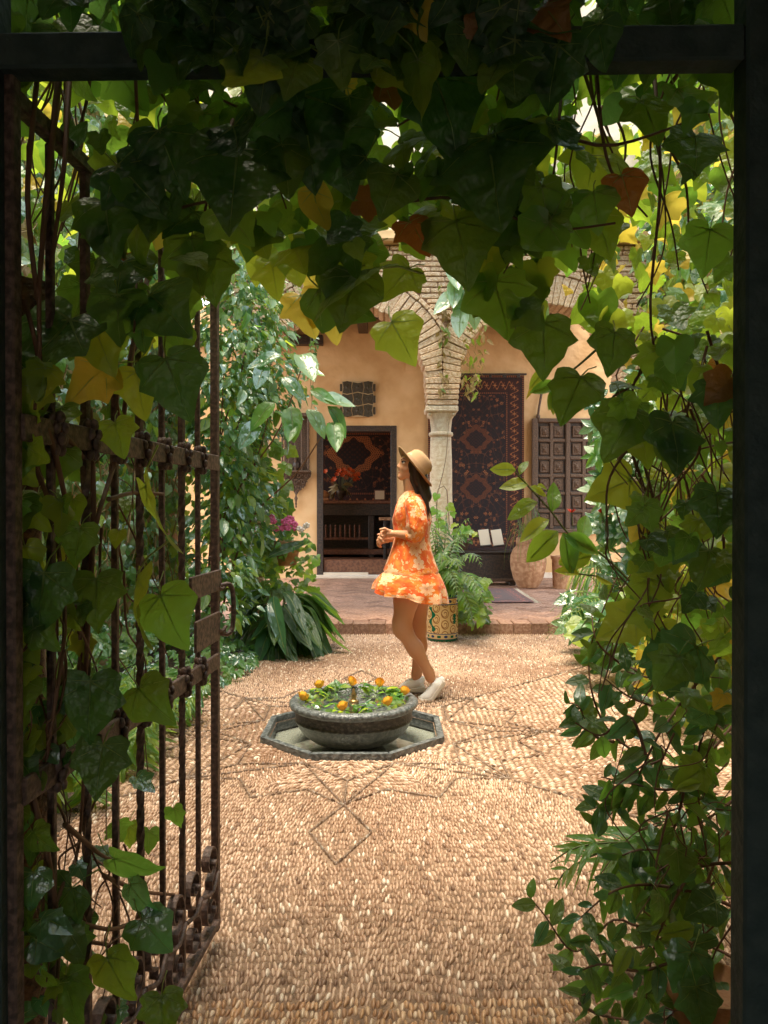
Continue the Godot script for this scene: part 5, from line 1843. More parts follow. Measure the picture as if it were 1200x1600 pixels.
func build_gate():
	var g = thing("iron_gate", "rusty wrought iron gate leaf swung open on the left, with twisted bars and scrollwork", "gate", Vector3(-0.588, 0, -1.225))
	g.rotation.y = acos(0.0807)
	gate_xf = g.transform
	var m = M["iron"]
	var at = func(x, y, z): return Transform3D(Basis(), Vector3(x, y, z))
	part(g, "hinge_stile", boxmesh(Vector3(0.026, 2.0, 0.022), 0.003), m, at.call(0.0, 1.0, 0))
	part(g, "lock_stile", boxmesh(Vector3(0.026, 1.90, 0.022), 0.003), m, at.call(1.075, 0.995, 0))
	part(g, "top_rail", boxmesh(Vector3(1.10, 0.030, 0.024), 0.003), m, at.call(0.538, 1.955, 0))
	part(g, "bottom_rail", boxmesh(Vector3(1.06, 0.020, 0.034), 0.003), m, at.call(0.538, 0.075, 0))
	for y in [1.435, 0.853]: part(g, "rail", boxmesh(Vector3(1.062, 0.044, 0.010), 0.002), m, at.call(0.538, y, 0.012))
	part(g, "lock_plate", boxmesh(Vector3(0.27, 0.062, 0.008), 0.002), m, at.call(0.95, 1.09, 0.012))
	part(g, "lock_plate", boxmesh(Vector3(0.22, 0.085, 0.008), 0.002), m, at.call(0.965, 0.955, 0.012))
	var xs = [0.12, 0.25, 0.38, 0.51, 0.645, 0.785, 0.915]
	for i in xs.size():
		var b = Geo.new()
		if i % 2 == 0:
			b.box(Vector3(0, 1.0, 0), Vector3(0.013, 1.87, 0.013), 0.002)
		else:
			var path = []
			var n = 96
			for k in n + 1: path.append(Vector3(0, 0.085 + 1.86 * k / n, 0))
			var rows = []
			for k in n + 1:
				var yy = path[k].y
				var tw = 0.0
				if yy > 0.45 and yy < 1.36: tw = (yy - 0.45) * 36.0
				elif yy >= 1.36: tw = 0.91 * 36.0
				var ring = PackedVector3Array()
				for j in 8:   # square section with sharp corners
					var a = TAU * (j / 2) / 4.0 + PI / 4 + tw
					var a2 = a + (0.10 if j % 2 else -0.10)
					ring.append(Vector3(cos(a2) * 0.0094, yy, -sin(a2) * 0.0094))
				rows.append(ring)
			b.grid(rows, true)
		part(g, "twisted_bar" if i % 2 else "bar", b.mesh(), m, at.call(xs[i], 0, 0))
		for y in [1.435, 0.853]:
			var k = Geo.new()
			for q in 20:
				var a = TAU * q / 5.0 + (q / 5) * 0.6
				var yy = ((q / 5) - 1.5) * 0.019
				var bulge = 1.0 - 0.35 * pow(absf((q / 5) - 1.5) / 1.5, 2.0)
				k.xf = Transform3D(Basis(Vector3(0, 0, 1), rf(-0.4, 0.4)), Vector3(cos(a) * 0.018 * bulge, yy, sin(a) * 0.016 * bulge + 0.008))
				k.ball(Vector3.ZERO, Vector3(0.0085, 0.012, 0.0085), 7, 4)
			part(g, "knot", k.mesh(), m, at.call(xs[i], y, 0))
	# scrolls of flat bar in the foot of the gate
	var bays = [0.0, 0.12, 0.25, 0.38, 0.51, 0.645, 0.785, 0.915, 1.075]
	for i in 8:
		var x0 = bays[i]; var x1 = bays[i + 1]
		var cx = (x0 + x1) / 2
		var r = minf(0.055, (x1 - x0) * 0.42)
		var s = Geo.new()
		var top = spiral(Vector2(cx, 0.285), 0.010, r, PI * 0.2, -1.35)
		var pts = top.duplicate()
		var low = spiral(Vector2(cx, 0.15), r, 0.010, (top[top.size() - 1] - Vector3(cx, 0.285, 0)).angle_to(Vector3(1, 0, 0)) * 0 + PI * 0.5, 1.35)
		pts.append_array(low)
		flat_bar(s, pts, 0.011, 0.0028)
		var mir = Transform3D(Basis() if i % 2 else Basis.from_scale(Vector3(-1, 1, 1)), Vector3.ZERO)
		part(g, "scroll", s.mesh(), m, at.call(0, 0, 0.004) if i % 2 else Transform3D(Basis(Vector3.UP, PI), Vector3(2 * cx, 0, 0.004)))
		s = Geo.new()
		s.xf = Transform3D(Basis(Vector3(1, 0, 0), PI / 2), Vector3(cx, 0.285, 0.004))
		s.lathe(PackedVector2Array([Vector2(0, -0.022), Vector2(0.009, -0.022), Vector2(0.009, 0.022), Vector2(0, 0.022)]), 10)
		part(g, "rivet", s.mesh(), m)
		s = Geo.new()
		s.xf = Transform3D(Basis(Vector3(1, 0, 0), PI / 2), Vector3(cx, 0.15, 0.004))
		s.lathe(PackedVector2Array([Vector2(0, -0.022), Vector2(0.010, -0.022), Vector2(0.010, 0.022), Vector2(0, 0.022)]), 10)
		part(g, "rivet", s.mesh(), m)
		s = Geo.new()
		s.tube(curve([Vector3(x0 + 0.004, 0.22, 0.01), Vector3(cx, 0.205 + rf(-0.01, 0.01), 0.016), Vector3(x1 - 0.004, 0.225, 0.01)], 6), 0.006, 6)
		part(g, "collar", s.mesh(), m)
	# pull ring on the lock stile
	var h = Geo.new()
	h.tube(curve([Vector3(1.085, 1.07, 0.012), Vector3(1.10, 1.075, 0.03), Vector3(1.115, 1.06, 0.04), Vector3(1.118, 1.0, 0.044), Vector3(1.115, 0.94, 0.04), Vector3(1.10, 0.925, 0.03), Vector3(1.085, 0.93, 0.012)], 20), 0.0075, 8)
	part(g, "handle", h.mesh(), m)
	for y in [1.07, 0.945]:
		h = Geo.new()
		h.tube(curve([Vector3(1.06, y, 0.014), Vector3(1.08, y - 0.008, 0.02), Vector3(1.10, y + 0.004, 0.026)], 6), 0.0055, 6)
		part(g, "staple", h.mesh(), m)

# ================= plants =================
func facing(p: Vector3, spread: float, towards := Vector3(0, 0, 1)) -> Vector3:
	return (towards + rv() * spread).normalized()

func hang(angle: float, spread := 0.0) -> Vector3:
	var a = deg_to_rad(angle) + rf(-spread, spread)
	return Vector3(sin(a), -cos(a), 0)

func stems(o: Node3D, lines: Array, m: String, called := "stem"):
	var inv = o.transform.affine_inverse()
	for l in lines:
		var g = Geo.new()
		var pts = []
		for q in l[0]: pts.append(inv * q)
		g.tube(curve(pts, l[0].size() * 4), taper(l[1], l[2], l[0].size() * 4), 6)
		part(o, called, g.mesh(), M[m])

func interp(poly: Array, x: float) -> float:
	for i in poly.size() - 1:
		if x <= poly[i + 1][0]:
			return lerpf(poly[i][1], poly[i + 1][1], clampf((x - poly[i][0]) / (poly[i + 1][0] - poly[i][0]), 0, 1))
	return poly[-1][1]

func hero(list: Array, a: Array):
	# [bearing, height, length, lean, variant, tone, depth]
	var d = a[6]
	var p = P(a[0], a[1], d)
	var n = facing(p, 0.28, Vector3(0, 0.25, 1))
	if a.size() > 7: n = Basis(hang(a[3]), deg_to_rad(a[7])) * n
	list.append([leaf_xf(p, n, hang(a[3]), a[2] * (0.8 if a[0] > 930 else 1.0) * d / FOC), ivy[a[4]], a[5]])

func leafy_stem(list: Array, path: PackedVector3Array, n: int, size: float, meshes: Array, tones: Array, t0 := 0.1, spread := 1.0):
	for i in n:
		var t = lerpf(t0, 1.0, (i + rf(0.2, 0.8)) / n)
		var k = clampf(t * (path.size() - 1), 0, path.size() - 1.001)
		var p = path[int(k)].lerp(path[int(k) + 1], k - int(k))
		var d = (path[int(k) + 1] - path[int(k)]).normalized()
		var side = d.cross(Vector3(rf(-0.3, 0.3), 0.4, 1)).normalized() * (1.0 if i % 2 else -1.0)
		var tip = (side + d * rf(0.2, 1.0) + Vector3(0, -0.35, 0) + rv() * 0.3 * spread).normalized()
		list.append([leaf_xf(p, facing(p, 0.6 * spread, Vector3(0, 0.5, 0.8)), tip, size * rf(0.65, 1.2)), pick(meshes), pick(tones)])

func build_ivy_top():
	var o = thing("overhead_ivy", "dense dark ivy hanging over the gateway, with a few yellow and brown leaves", "ivy", P(600, 60, 1.4))
	var list = []
	var H = [
		[612, 503, 78, 28, 1, "leaf_lime", 2.0], [452, 372, 84, 12, 0, "leaf_lime", 2.0], [412, 382, 66, -15, 1, "leaf_lime", 2.05], [425, 408, 64, 10, 0, "leaf_lime", 2.0],
		[500, 452, 100, 60, 3, "leaf_dark", 1.5, 40], [470, 462, 70, 20, 0, "leaf_yellow", 2.2], [505, 415, 60, -30, 0, "leaf_yellow", 2.2], [490, 480, 34, 0, 0, "leaf_yellow", 2.2], [520, 500, 40, 10, 0, "leaf_yellow", 2.2], [590, 420, 130, -52, 2, "leaf_dark", 1.42, 60], [556, 430, 96, -15, 2, "leaf_dark", 1.46], [640, 420, 70, -40, 0, "leaf_mid", 1.55],
		[772, 440, 104, 12, 3, "leaf_green", 1.5], [848, 505, 92, 0, 3, "leaf_dark", 1.44], [908, 588, 84, -22, 1, "leaf_dark", 1.42], [712, 345, 112, 10, 1, "leaf_dark", 1.38], [762, 215, 165, 8, 0, "leaf_deep", 1.28],
		[470, 150, 150, 10, 3, "leaf_deep", 1.3], [372, 235, 150, -5, 3, "leaf_deep", 1.28], [575, 5, 110, 0, 3, "leaf_deep", 1.2], [300, 372, 96, 12, 3, "leaf_dark", 1.4], [250, 205, 110, 20, 0, "leaf_deep", 1.3], [520, 195, 120, 15, 1, "leaf_deep", 1.34],
		[640, 348, 66, 25, 0, "leaf_brown", 1.4], [560, 315, 58, 85, 3, "leaf_brown", 1.36], [970, 275, 82, 16, 1, "leaf_brown", 1.34], [1140, 590, 74, -42, 3, "leaf_brown", 1.3], [600, 130, 70, 80, 3, "leaf_brown", 1.3],
		[150, 515, 80, 22, 1, "leaf_lime", 1.38], [165, 575, 92, -50, 0, "leaf_yellow", 1.42], [215, 580, 78, 8, 0, "leaf_lime", 1.42], [260, 560, 104, 20, 1, "leaf_deep", 1.36], [110, 500, 150, -25, 3, "leaf_deep", 1.34], [235, 460, 110, 40, 1, "leaf_deep", 1.36],
		[185, 260, 110, 45, 0, "leaf_deep", 1.3], [165, 315, 105, 10, 1, "leaf_dark", 1.34], [195, 410, 100, 0, 0, "leaf_deep", 1.38], [325, 400, 80, 10, 3, "leaf_dark", 1.42], [390, 345, 70, 25, 0, "leaf_mid", 1.5],
		[925, 335, 78, 25, 1, "leaf_mid", 1.45], [925, 225, 86, -5, 0, "leaf_lime", 1.62], [838, 415, 58, 10, 3, "leaf_lime", 1.6], [1108, 360, 96, -8, 3, "leaf_green", 1.5], [1030, 545, 84, -5, 0, "leaf_mid", 1.42], [960, 520, 92, -12, 3, "leaf_dark", 1.4],
		[680, 120, 130, 20, 1, "leaf_deep", 1.26], [840, 30, 120, -10, 0, "leaf_deep", 1.22], [420, 60, 120, 25, 1, "leaf_deep", 1.22], [300, 20, 110, 5, 0, "leaf_deep", 1.2], [700, 15, 120, 20, 1, "leaf_deep", 1.2], [1000, 160, 100, 15, 0, "leaf_dark", 1.4], [1085, 215, 110, -10, 3, "leaf_deep", 1.36], [800, 330, 90, 30, 3, "leaf_dark", 1.44], [860, 190, 96, -20, 0, "leaf_deep", 1.38]]
	for a in H: hero(list, a)
	var low = [[20, 380], [80, 470], [130, 560], [200, 610], [270, 620], [318, 480], [345, 400], [400, 420], [440, 400], [480, 430], [540, 440], [600, 430], [640, 400], [700, 400], [760, 480], [810, 520], [860, 550], [930, 580], [1000, 620], [1060, 640], [1150, 660]]
	var n = 0
	while n < 1000:
		var px = rf(10, 1150); var py = rf(-110, 700)
		var lim = interp(low, px)
		if py > lim - (35 if px > 330 and px < 880 else 55): continue
		# thin places where the court shows through
		var keep = 1.0
		if px < 150 and py > 110: keep = 0.2
		if px > 860 and py > 110: keep = 0.17
		if py > lim - 120: keep *= 0.9 if px > 330 and px < 880 else 0.6
		if py < 75: keep = 1.0
		if rng.randf() > keep: continue
		n += 1
		var d = rf(1.27, 2.1)
		if py < 100 and px > 180 and px < 940 and rng.randf() < 0.5: d = rf(1.06, 1.18)
		var size = rf(0.035, 0.095) * (1.0 if d < 1.6 else 0.9)
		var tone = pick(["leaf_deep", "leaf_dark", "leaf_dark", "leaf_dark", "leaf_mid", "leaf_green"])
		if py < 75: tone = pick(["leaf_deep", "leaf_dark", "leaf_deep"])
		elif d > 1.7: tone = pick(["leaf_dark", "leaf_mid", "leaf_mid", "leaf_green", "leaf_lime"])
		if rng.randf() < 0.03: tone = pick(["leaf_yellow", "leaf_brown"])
		var p = P(px, py, d)
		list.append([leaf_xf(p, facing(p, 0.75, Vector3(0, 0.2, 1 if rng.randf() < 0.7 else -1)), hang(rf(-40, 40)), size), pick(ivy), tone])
	for i in 130:
		var px = rf(330, 900)
		var p = P(px, minf(rf(240, 395), interp(low, px) - 30), rf(1.45, 2.4))
		list.append([leaf_xf(p, facing(p, 0.7, Vector3(0, 0.3, 1)), hang(rf(-50, 50)), rf(0.04, 0.09)), pick(ivy), pick(["leaf_mid", "leaf_lime", "leaf_dark", "leaf_green", "leaf_dark"])])
	# the mass goes on behind, where the daylight reaches it
	n = 0
	while n < 520:
		var d = rf(2.0, 3.1)
		var px = rf(-20, 1160); var py = rf(-60, 640)
		var lim = interp(low, px) - 90
		if py > lim: continue
		if rng.randf() > (0.45 if px > 150 and px < 860 else 0.8): continue
		n += 1
		var p = P(px, py, d)
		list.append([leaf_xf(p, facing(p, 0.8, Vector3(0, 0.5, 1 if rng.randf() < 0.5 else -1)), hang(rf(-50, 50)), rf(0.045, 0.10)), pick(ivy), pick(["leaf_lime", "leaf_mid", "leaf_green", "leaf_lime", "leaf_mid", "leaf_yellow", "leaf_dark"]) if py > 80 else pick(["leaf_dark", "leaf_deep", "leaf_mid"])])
	# a roof of leaves reaching out over the gate shades what hangs below
	for i in 420:
		var p = Vector3(rf(-1.1, 1.15), rf(2.2, 2.75), rf(-1.75, -1.2))
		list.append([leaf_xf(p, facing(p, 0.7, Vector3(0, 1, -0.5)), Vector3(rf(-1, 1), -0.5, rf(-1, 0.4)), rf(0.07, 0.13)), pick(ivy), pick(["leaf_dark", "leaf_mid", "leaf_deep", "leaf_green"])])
	put_leaves(o, list, 300)
	var S = []
	var lines = [[[795, 105], [740, 140], [680, 165], [620, 200]], [[370, 50], [385, 100], [400, 135]], [[210, 10], [213, 110], [218, 240], [216, 400], [210, 520]], [[365, 190], [345, 260], [330, 340]], [[880, 90], [870, 220], [862, 290]], [[1020, 110], [1030, 300], [1015, 480], [1040, 640]], [[930, 110], [950, 260], [1010, 340]], [[640, 60], [560, 150], [450, 200], [350, 160]], [[700, 240], [820, 200], [950, 230], [1100, 180]], [[560, 330], [700, 310], [860, 360], [960, 350]], [[190, 380], [270, 330], [420, 300]]]
	for l in lines:
		var pts = []
		for q in l: pts.append(P(q[0], q[1], rf(1.28, 1.5)))
		S.append([pts, 0.0038, 0.002])
	for k in 46:
		var px = rf(30, 1140)
		if k % 3 == 0: px = rf(860, 1140)
		if k % 5 == 0: px = rf(40, 140)
		var d = rf(1.4, 2.0)
		var pts = []
		var py = rf(-60, 120)
		for q in 5:
			pts.append(P(px, py, d))
			px += rf(-45, 45)
			py += rf(60, 120)
			if py > interp(low, clampf(px, 0, 1150)) - 20: break
		if pts.size() > 1: S.append([pts, rf(0.002, 0.005), 0.0015])
	stems(o, S, "stem_brown")

func build_ivy_right():
	var o = thing("ivy_curtain", "curtain of ivy with twisted brown stems hanging beside the right post of the gateway", "ivy", P(1080, 700, 1.5))
	var list = []
	for a in [[985, 750, 92, -68, 1, "leaf_lime", 1.62], [1000, 812, 48, -20, 0, "leaf_yellow", 1.6], [992, 965, 88, -60, 3, "leaf_lime", 1.75], [1005, 945, 70, 15, 3, "leaf_lime", 1.72], [1035, 975, 60, 10, 0, "leaf_lime", 1.78], [985, 640, 110, -25, 4, "leaf_dark", 1.4], [1050, 660, 112, -5, 3, "leaf_deep", 1.34], [1120, 600, 90, 0, 0, "leaf_deep", 1.32],
			[990, 660, 100, 8, 2, "leaf_mid", 1.44], [1090, 1010, 112, -55, 1, "leaf_gloss", 1.55], [1060, 1025, 84, -30, 0, "leaf_dark", 1.5], [1120, 770, 96, -8, 3, "leaf_deep", 1.36], [1015, 905, 84, -12, 3, "leaf_mid", 1.6], [1110, 860, 86, -20, 1, "leaf_dark", 1.42], [1040, 830, 66, 10, 0, "leaf_dark", 1.5]]: hero(list, a)
	var left = [[560, 990], [640, 965], [700, 950], [800, 975], [900, 985], [1000, 1000], [1120, 1060]]
	var n = 0
	while n < 190:
		var py = rf(520, 1120)
		var lx = interp(left, py)
		var px = rf(lx, 1165)
		if rng.randf() > (0.75 if py < 1000 else 0.3): continue
		n += 1
		var d = rf(1.3, 2.3)
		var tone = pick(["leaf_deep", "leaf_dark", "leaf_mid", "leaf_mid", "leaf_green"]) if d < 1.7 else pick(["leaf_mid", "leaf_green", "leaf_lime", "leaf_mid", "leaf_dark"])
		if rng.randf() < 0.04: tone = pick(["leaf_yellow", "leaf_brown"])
		var p = P(px, py, d)
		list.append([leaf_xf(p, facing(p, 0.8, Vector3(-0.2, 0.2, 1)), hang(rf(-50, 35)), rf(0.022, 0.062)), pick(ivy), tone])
	for i in 240:
		var py = rf(480, 1080)
		var p = P(rf(interp(left, py) + 60, 1165), py, rf(2.1, 3.2))
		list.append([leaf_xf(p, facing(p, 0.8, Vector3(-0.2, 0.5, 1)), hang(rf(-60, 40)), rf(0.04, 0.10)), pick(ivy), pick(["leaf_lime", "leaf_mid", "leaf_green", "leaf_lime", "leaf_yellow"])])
	put_leaves(o, list, 300)
	var S = []
	for l in [[[970, 600], [985, 700], [1005, 770], [998, 830], [1015, 905], [985, 960], [950, 1010], [935, 1090]], [[1035, 560], [1030, 660], [1012, 760], [1022, 850], [1012, 910], [1020, 1000]], [[1045, 560], [1038, 700], [1030, 800], [1040, 880]], [[1055, 700], [1040, 760], [1008, 800], [1020, 860]], [[930, 640], [955, 700], [1005, 770]], [[1012, 800], [1060, 850], [1100, 910], [1150, 970]], [[1010, 920], [1045, 990], [1090, 1050], [1130, 1060]], [[1150, 690], [1100, 700], [1040, 715]], [[1060, 600], [1090, 700], [1120, 770]], [[1100, 560], [1120, 660], [1130, 740]], [[940, 1080], [985, 960], [1100, 930]], [[985, 700], [1010, 780], [1000, 860]]]:
		var pts = []
		for q in l: pts.append(P(q[0], q[1], 1.55 + rf(-0.06, 0.12)))
		S.append([pts, rf(0.0015, 0.003), rf(0.001, 0.002)])
	for k in 44:
		var px = rf(1000, 1150); var py = rf(500, 900); var d = rf(1.5, 2.2)
		var pts = []
		for q in 5:
			pts.append(P(px, py, d))
			px += rf(-60, 60); py += rf(20, 110)
			px = clampf(px, 950, 1160)
		S.append([pts, rf(0.0015, 0.004), 0.0012])
	stems(o, S, "stem_brown")

func build_ivy_gate():
	var o = thing("gate_ivy", "ivy climbing through the bars of the open iron gate on the left", "ivy", P(120, 900, 1.4))
	var list = []
	for a in [[68, 895, 105, -5, 3, "leaf_deep", 1.26], [228, 760, 120, 25, 3, "leaf_lime", 1.6, 66], [250, 930, 96, 28, 1, "leaf_green", 1.6], [215, 895, 120, 25, 4, "leaf_lime", 1.55, 55], [125, 825, 64, -5, 3, "leaf_dark", 1.34], [150, 905, 86, 6, 3, "leaf_dark", 1.42],
			[140, 1065, 100, 0, 3, "leaf_deep", 1.36], [160, 1165, 84, -5, 3, "leaf_deep", 1.38], [215, 1075, 80, 45, 4, "leaf_dark", 1.48], [110, 1390, 84, -30, 1, "leaf_deep", 1.36], [175, 1345, 84, 55, 2, "leaf_green", 1.5, 45], [200, 1385, 72, 60, 1, "leaf_gloss", 1.55, 40], [220, 1440, 74, 40, 1, "leaf_gloss", 1.52], [72, 1475, 50, 0, 3, "leaf_dark", 1.34], [100, 1530, 84, 20, 0, "leaf_dark", 1.36], [165, 1500, 84, 30, 1, "leaf_mid", 1.45], [270, 1265, 34, 20, 3, "leaf_green", 1.75], [200, 1290, 40, 0, 3, "leaf_mid", 1.9], [232, 1300, 36, 0, 3, "leaf_green", 1.9], [20, 920, 90, -10, 3, "leaf_deep", 1.27], [14, 1330, 22, 0, 3, "leaf_dark", 1.22], [250, 1560, 70, 10, 0, "leaf_dark", 1.5], [90, 1110, 80, -15, 1, "leaf_dark", 1.4], [60, 770, 64, 10, 0, "leaf_dark", 1.4], [95, 700, 66, -10, 1, "leaf_dark", 1.38], [180, 660, 60, 15, 0, "leaf_mid", 1.5]]: hero(list, a)
	var n = 0
	while n < 120:
		var t = rng.randf()
		var py = rf(560, 1600)
		var px = 25 + pow(rng.randf(), 2.0) * 220
		var s = (px - 25) / 250.0
		if rng.randf() > 1.0 - 0.75 * s: continue
		if py > 1180 and py < 1330 and rng.randf() < 0.6: continue
		n += 1
		# near the plane of the leaf of the gate
		var d = 828.4 / (698.0 - px) + rf(-0.1, 0.14)
		d = maxf(d, 1.26)
		var p = P(px, py, d)
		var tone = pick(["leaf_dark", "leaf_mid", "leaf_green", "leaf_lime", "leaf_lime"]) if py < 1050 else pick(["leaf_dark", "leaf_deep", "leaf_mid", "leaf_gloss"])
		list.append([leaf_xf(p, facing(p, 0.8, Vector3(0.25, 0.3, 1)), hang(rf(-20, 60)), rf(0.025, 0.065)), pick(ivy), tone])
	put_leaves(o, list, 300)
	var S = []
	for l in [[[-5, 640], [40, 700], [78, 790], [96, 900], [100, 990], [85, 1100], [60, 1250]], [[27, 622], [72, 668], [98, 760], [118, 880], [125, 1000]], [[235, 420], [205, 560], [188, 690], [150, 820], [135, 930], [120, 1060], [90, 1200], [70, 1330], [62, 1500]], [[140, 640], [146, 800], [138, 960], [130, 1100]], [[75, 660], [110, 690], [135, 720]], [[170, 780], [210, 770], [255, 772]], [[160, 1370], [220, 1395], [270, 1400]], [[60, 1500], [90, 1400], [120, 1330], [130, 1200]], [[100, 1290], [160, 1340], [190, 1350]], [[110, 1440], [170, 1455], [220, 1440], [260, 1455]], [[30, 1480], [90, 1470], [170, 1480]], [[50, 1250], [75, 1350], [90, 1480], [80, 1600]], [[40, 470], [60, 560], [55, 640]], [[95, 120], [75, 300], [62, 480], [66, 640]], [[110, 130], [100, 280], [80, 420]], [[60, 130], [45, 320], [60, 470]]]:
		var pts = []
		for q in l:
			var d = maxf(828.4 / (698.0 - q[0]) - 0.03, 1.24)
			pts.append(P(q[0], q[1], d + rf(-0.02, 0.05)))
		S.append([pts, rf(0.0035, 0.0065), rf(0.002, 0.004)])
	for k in 40:
		var px = rf(30, 200); var py = rf(600, 1500)
		var pts = []
		for q in 5:
			pts.append(P(px, py, maxf(1.26, 828.4 / (698.0 - px) + rf(-0.06, 0.08))))
			px = clampf(px + rf(-35, 40), 25, 270); py += rf(20, 90)
		S.append([pts, rf(0.001, 0.003), 0.001])
	stems(o, S, "stem_brown")

func build_wall_creepers():
	var o = thing("wall_creeper", "pale variegated creeper covering the garden wall on the left", "creeper", Vector3(-2.12, 0, -4.5))
	var list = []
	for i in 7000:
		var p = Vector3(-2.15 + abs(rng.randfn(0.0, 0.16)) + 0.01, pow(rng.randf(), 0.85) * 5.2, rf(-8.0, -2.2))
		var s = rf(0.05, 0.105)
		list.append([leaf_xf(p, facing(p, 0.7, Vector3(1, 0.35, 0.5)), Vector3(rf(-0.2, 0.3), -1, rf(-0.6, 0.6)), s), pick(ivy), pick(["leaf_pale", "leaf_pale", "leaf_green", "leaf_gloss", "leaf_mid", "leaf_lime", "leaf_dark"])])
	put_leaves(o, list, 300)
	var S = []
	for k in 90:
		var p = Vector3(-2.12 + rf(0.0, 0.25), rf(0.0, 2.4), rf(-7.5, -2.6))
		var pts = []
		for q in 5:
			pts.append(p)
			p += Vector3(rf(-0.04, 0.05), rf(-0.1, 0.5), rf(-0.35, 0.35))
			p.x = maxf(p.x, -2.13)
		S.append([pts, rf(0.004, 0.009), 0.003])
	stems(o, S, "leaf_straw")
	o = thing("wall_creeper", "dark leafy creeper covering the garden wall on the right behind the shrubs", "creeper", Vector3(2.88, 0, -4.5))
	list = []
	for i in 5200:
		var p = Vector3(2.9 - abs(rng.randfn(0.0, 0.2)) - 0.01, pow(rng.randf(), 0.85) * 5.2, rf(-8.0, -2.4))
		list.append([leaf_xf(p, facing(p, 0.7, Vector3(-1, 0.4, 0.5)), Vector3(rf(-0.3, 0.2), -1, rf(-0.6, 0.6)), rf(0.06, 0.125)), pick(ivy), pick(["leaf_dark", "leaf_green", "leaf_gloss", "leaf_mid", "leaf_lime", "leaf_yellow", "leaf_lime"])])
	put_leaves(o, list, 250)
	# crowns that rise over the garden walls
	for s in [-1, 1]:
		var tr = thing("garden_tree", ["light green tree rising above the left garden wall", "light green tree rising above the right garden wall"][(s + 1) / 2], "tree", Vector3(-3.0 if s < 0 else 3.7, 0, -6.2 if s < 0 else -5.6))
		var g = Geo.new()
		g.tube(curve([Vector3(0, 0, 0), Vector3(0.1, 2.0, 0.1), Vector3(-0.1 * s, 4.4, 0), Vector3(-0.3 * s, 6.0, 0.2)], 12), taper(0.14, 0.05, 12), 8)
		part(tr, "trunk", g.mesh(), M["bark"])
		for k in 7:
			g = Geo.new()
			var a = rf(0, TAU)
			g.tube(curve([Vector3(-0.1 * s, rf(3.6, 5.0), 0), Vector3(cos(a) * 0.6 - 0.2 * s, rf(5.0, 5.6), sin(a) * 0.6), Vector3(cos(a) * 1.3 - 0.4 * s, rf(5.4, 6.6), sin(a) * 1.3)], 8), taper(0.05, 0.015, 8), 6)
			part(tr, "limb", g.mesh(), M["bark"])
		list = []
		for c in 26:
			var ce = tr.position + Vector3(-0.4 * s + rf(-1.3, 1.3), rf(4.9, 7.0), rf(-1.5, 1.5))
			for i in 75:
				var v = rv()
				var p = ce + v * 0.42
				list.append([leaf_xf(p, facing(p, 0.7, Vector3(v.x, 0.8, v.z)), Vector3(v.x, -0.6, v.z), rf(0.08, 0.15)), pick(oval), pick(["leaf_mid", "leaf_lime", "leaf_green", "leaf_lime"])])
		put_leaves(tr, list, 60)

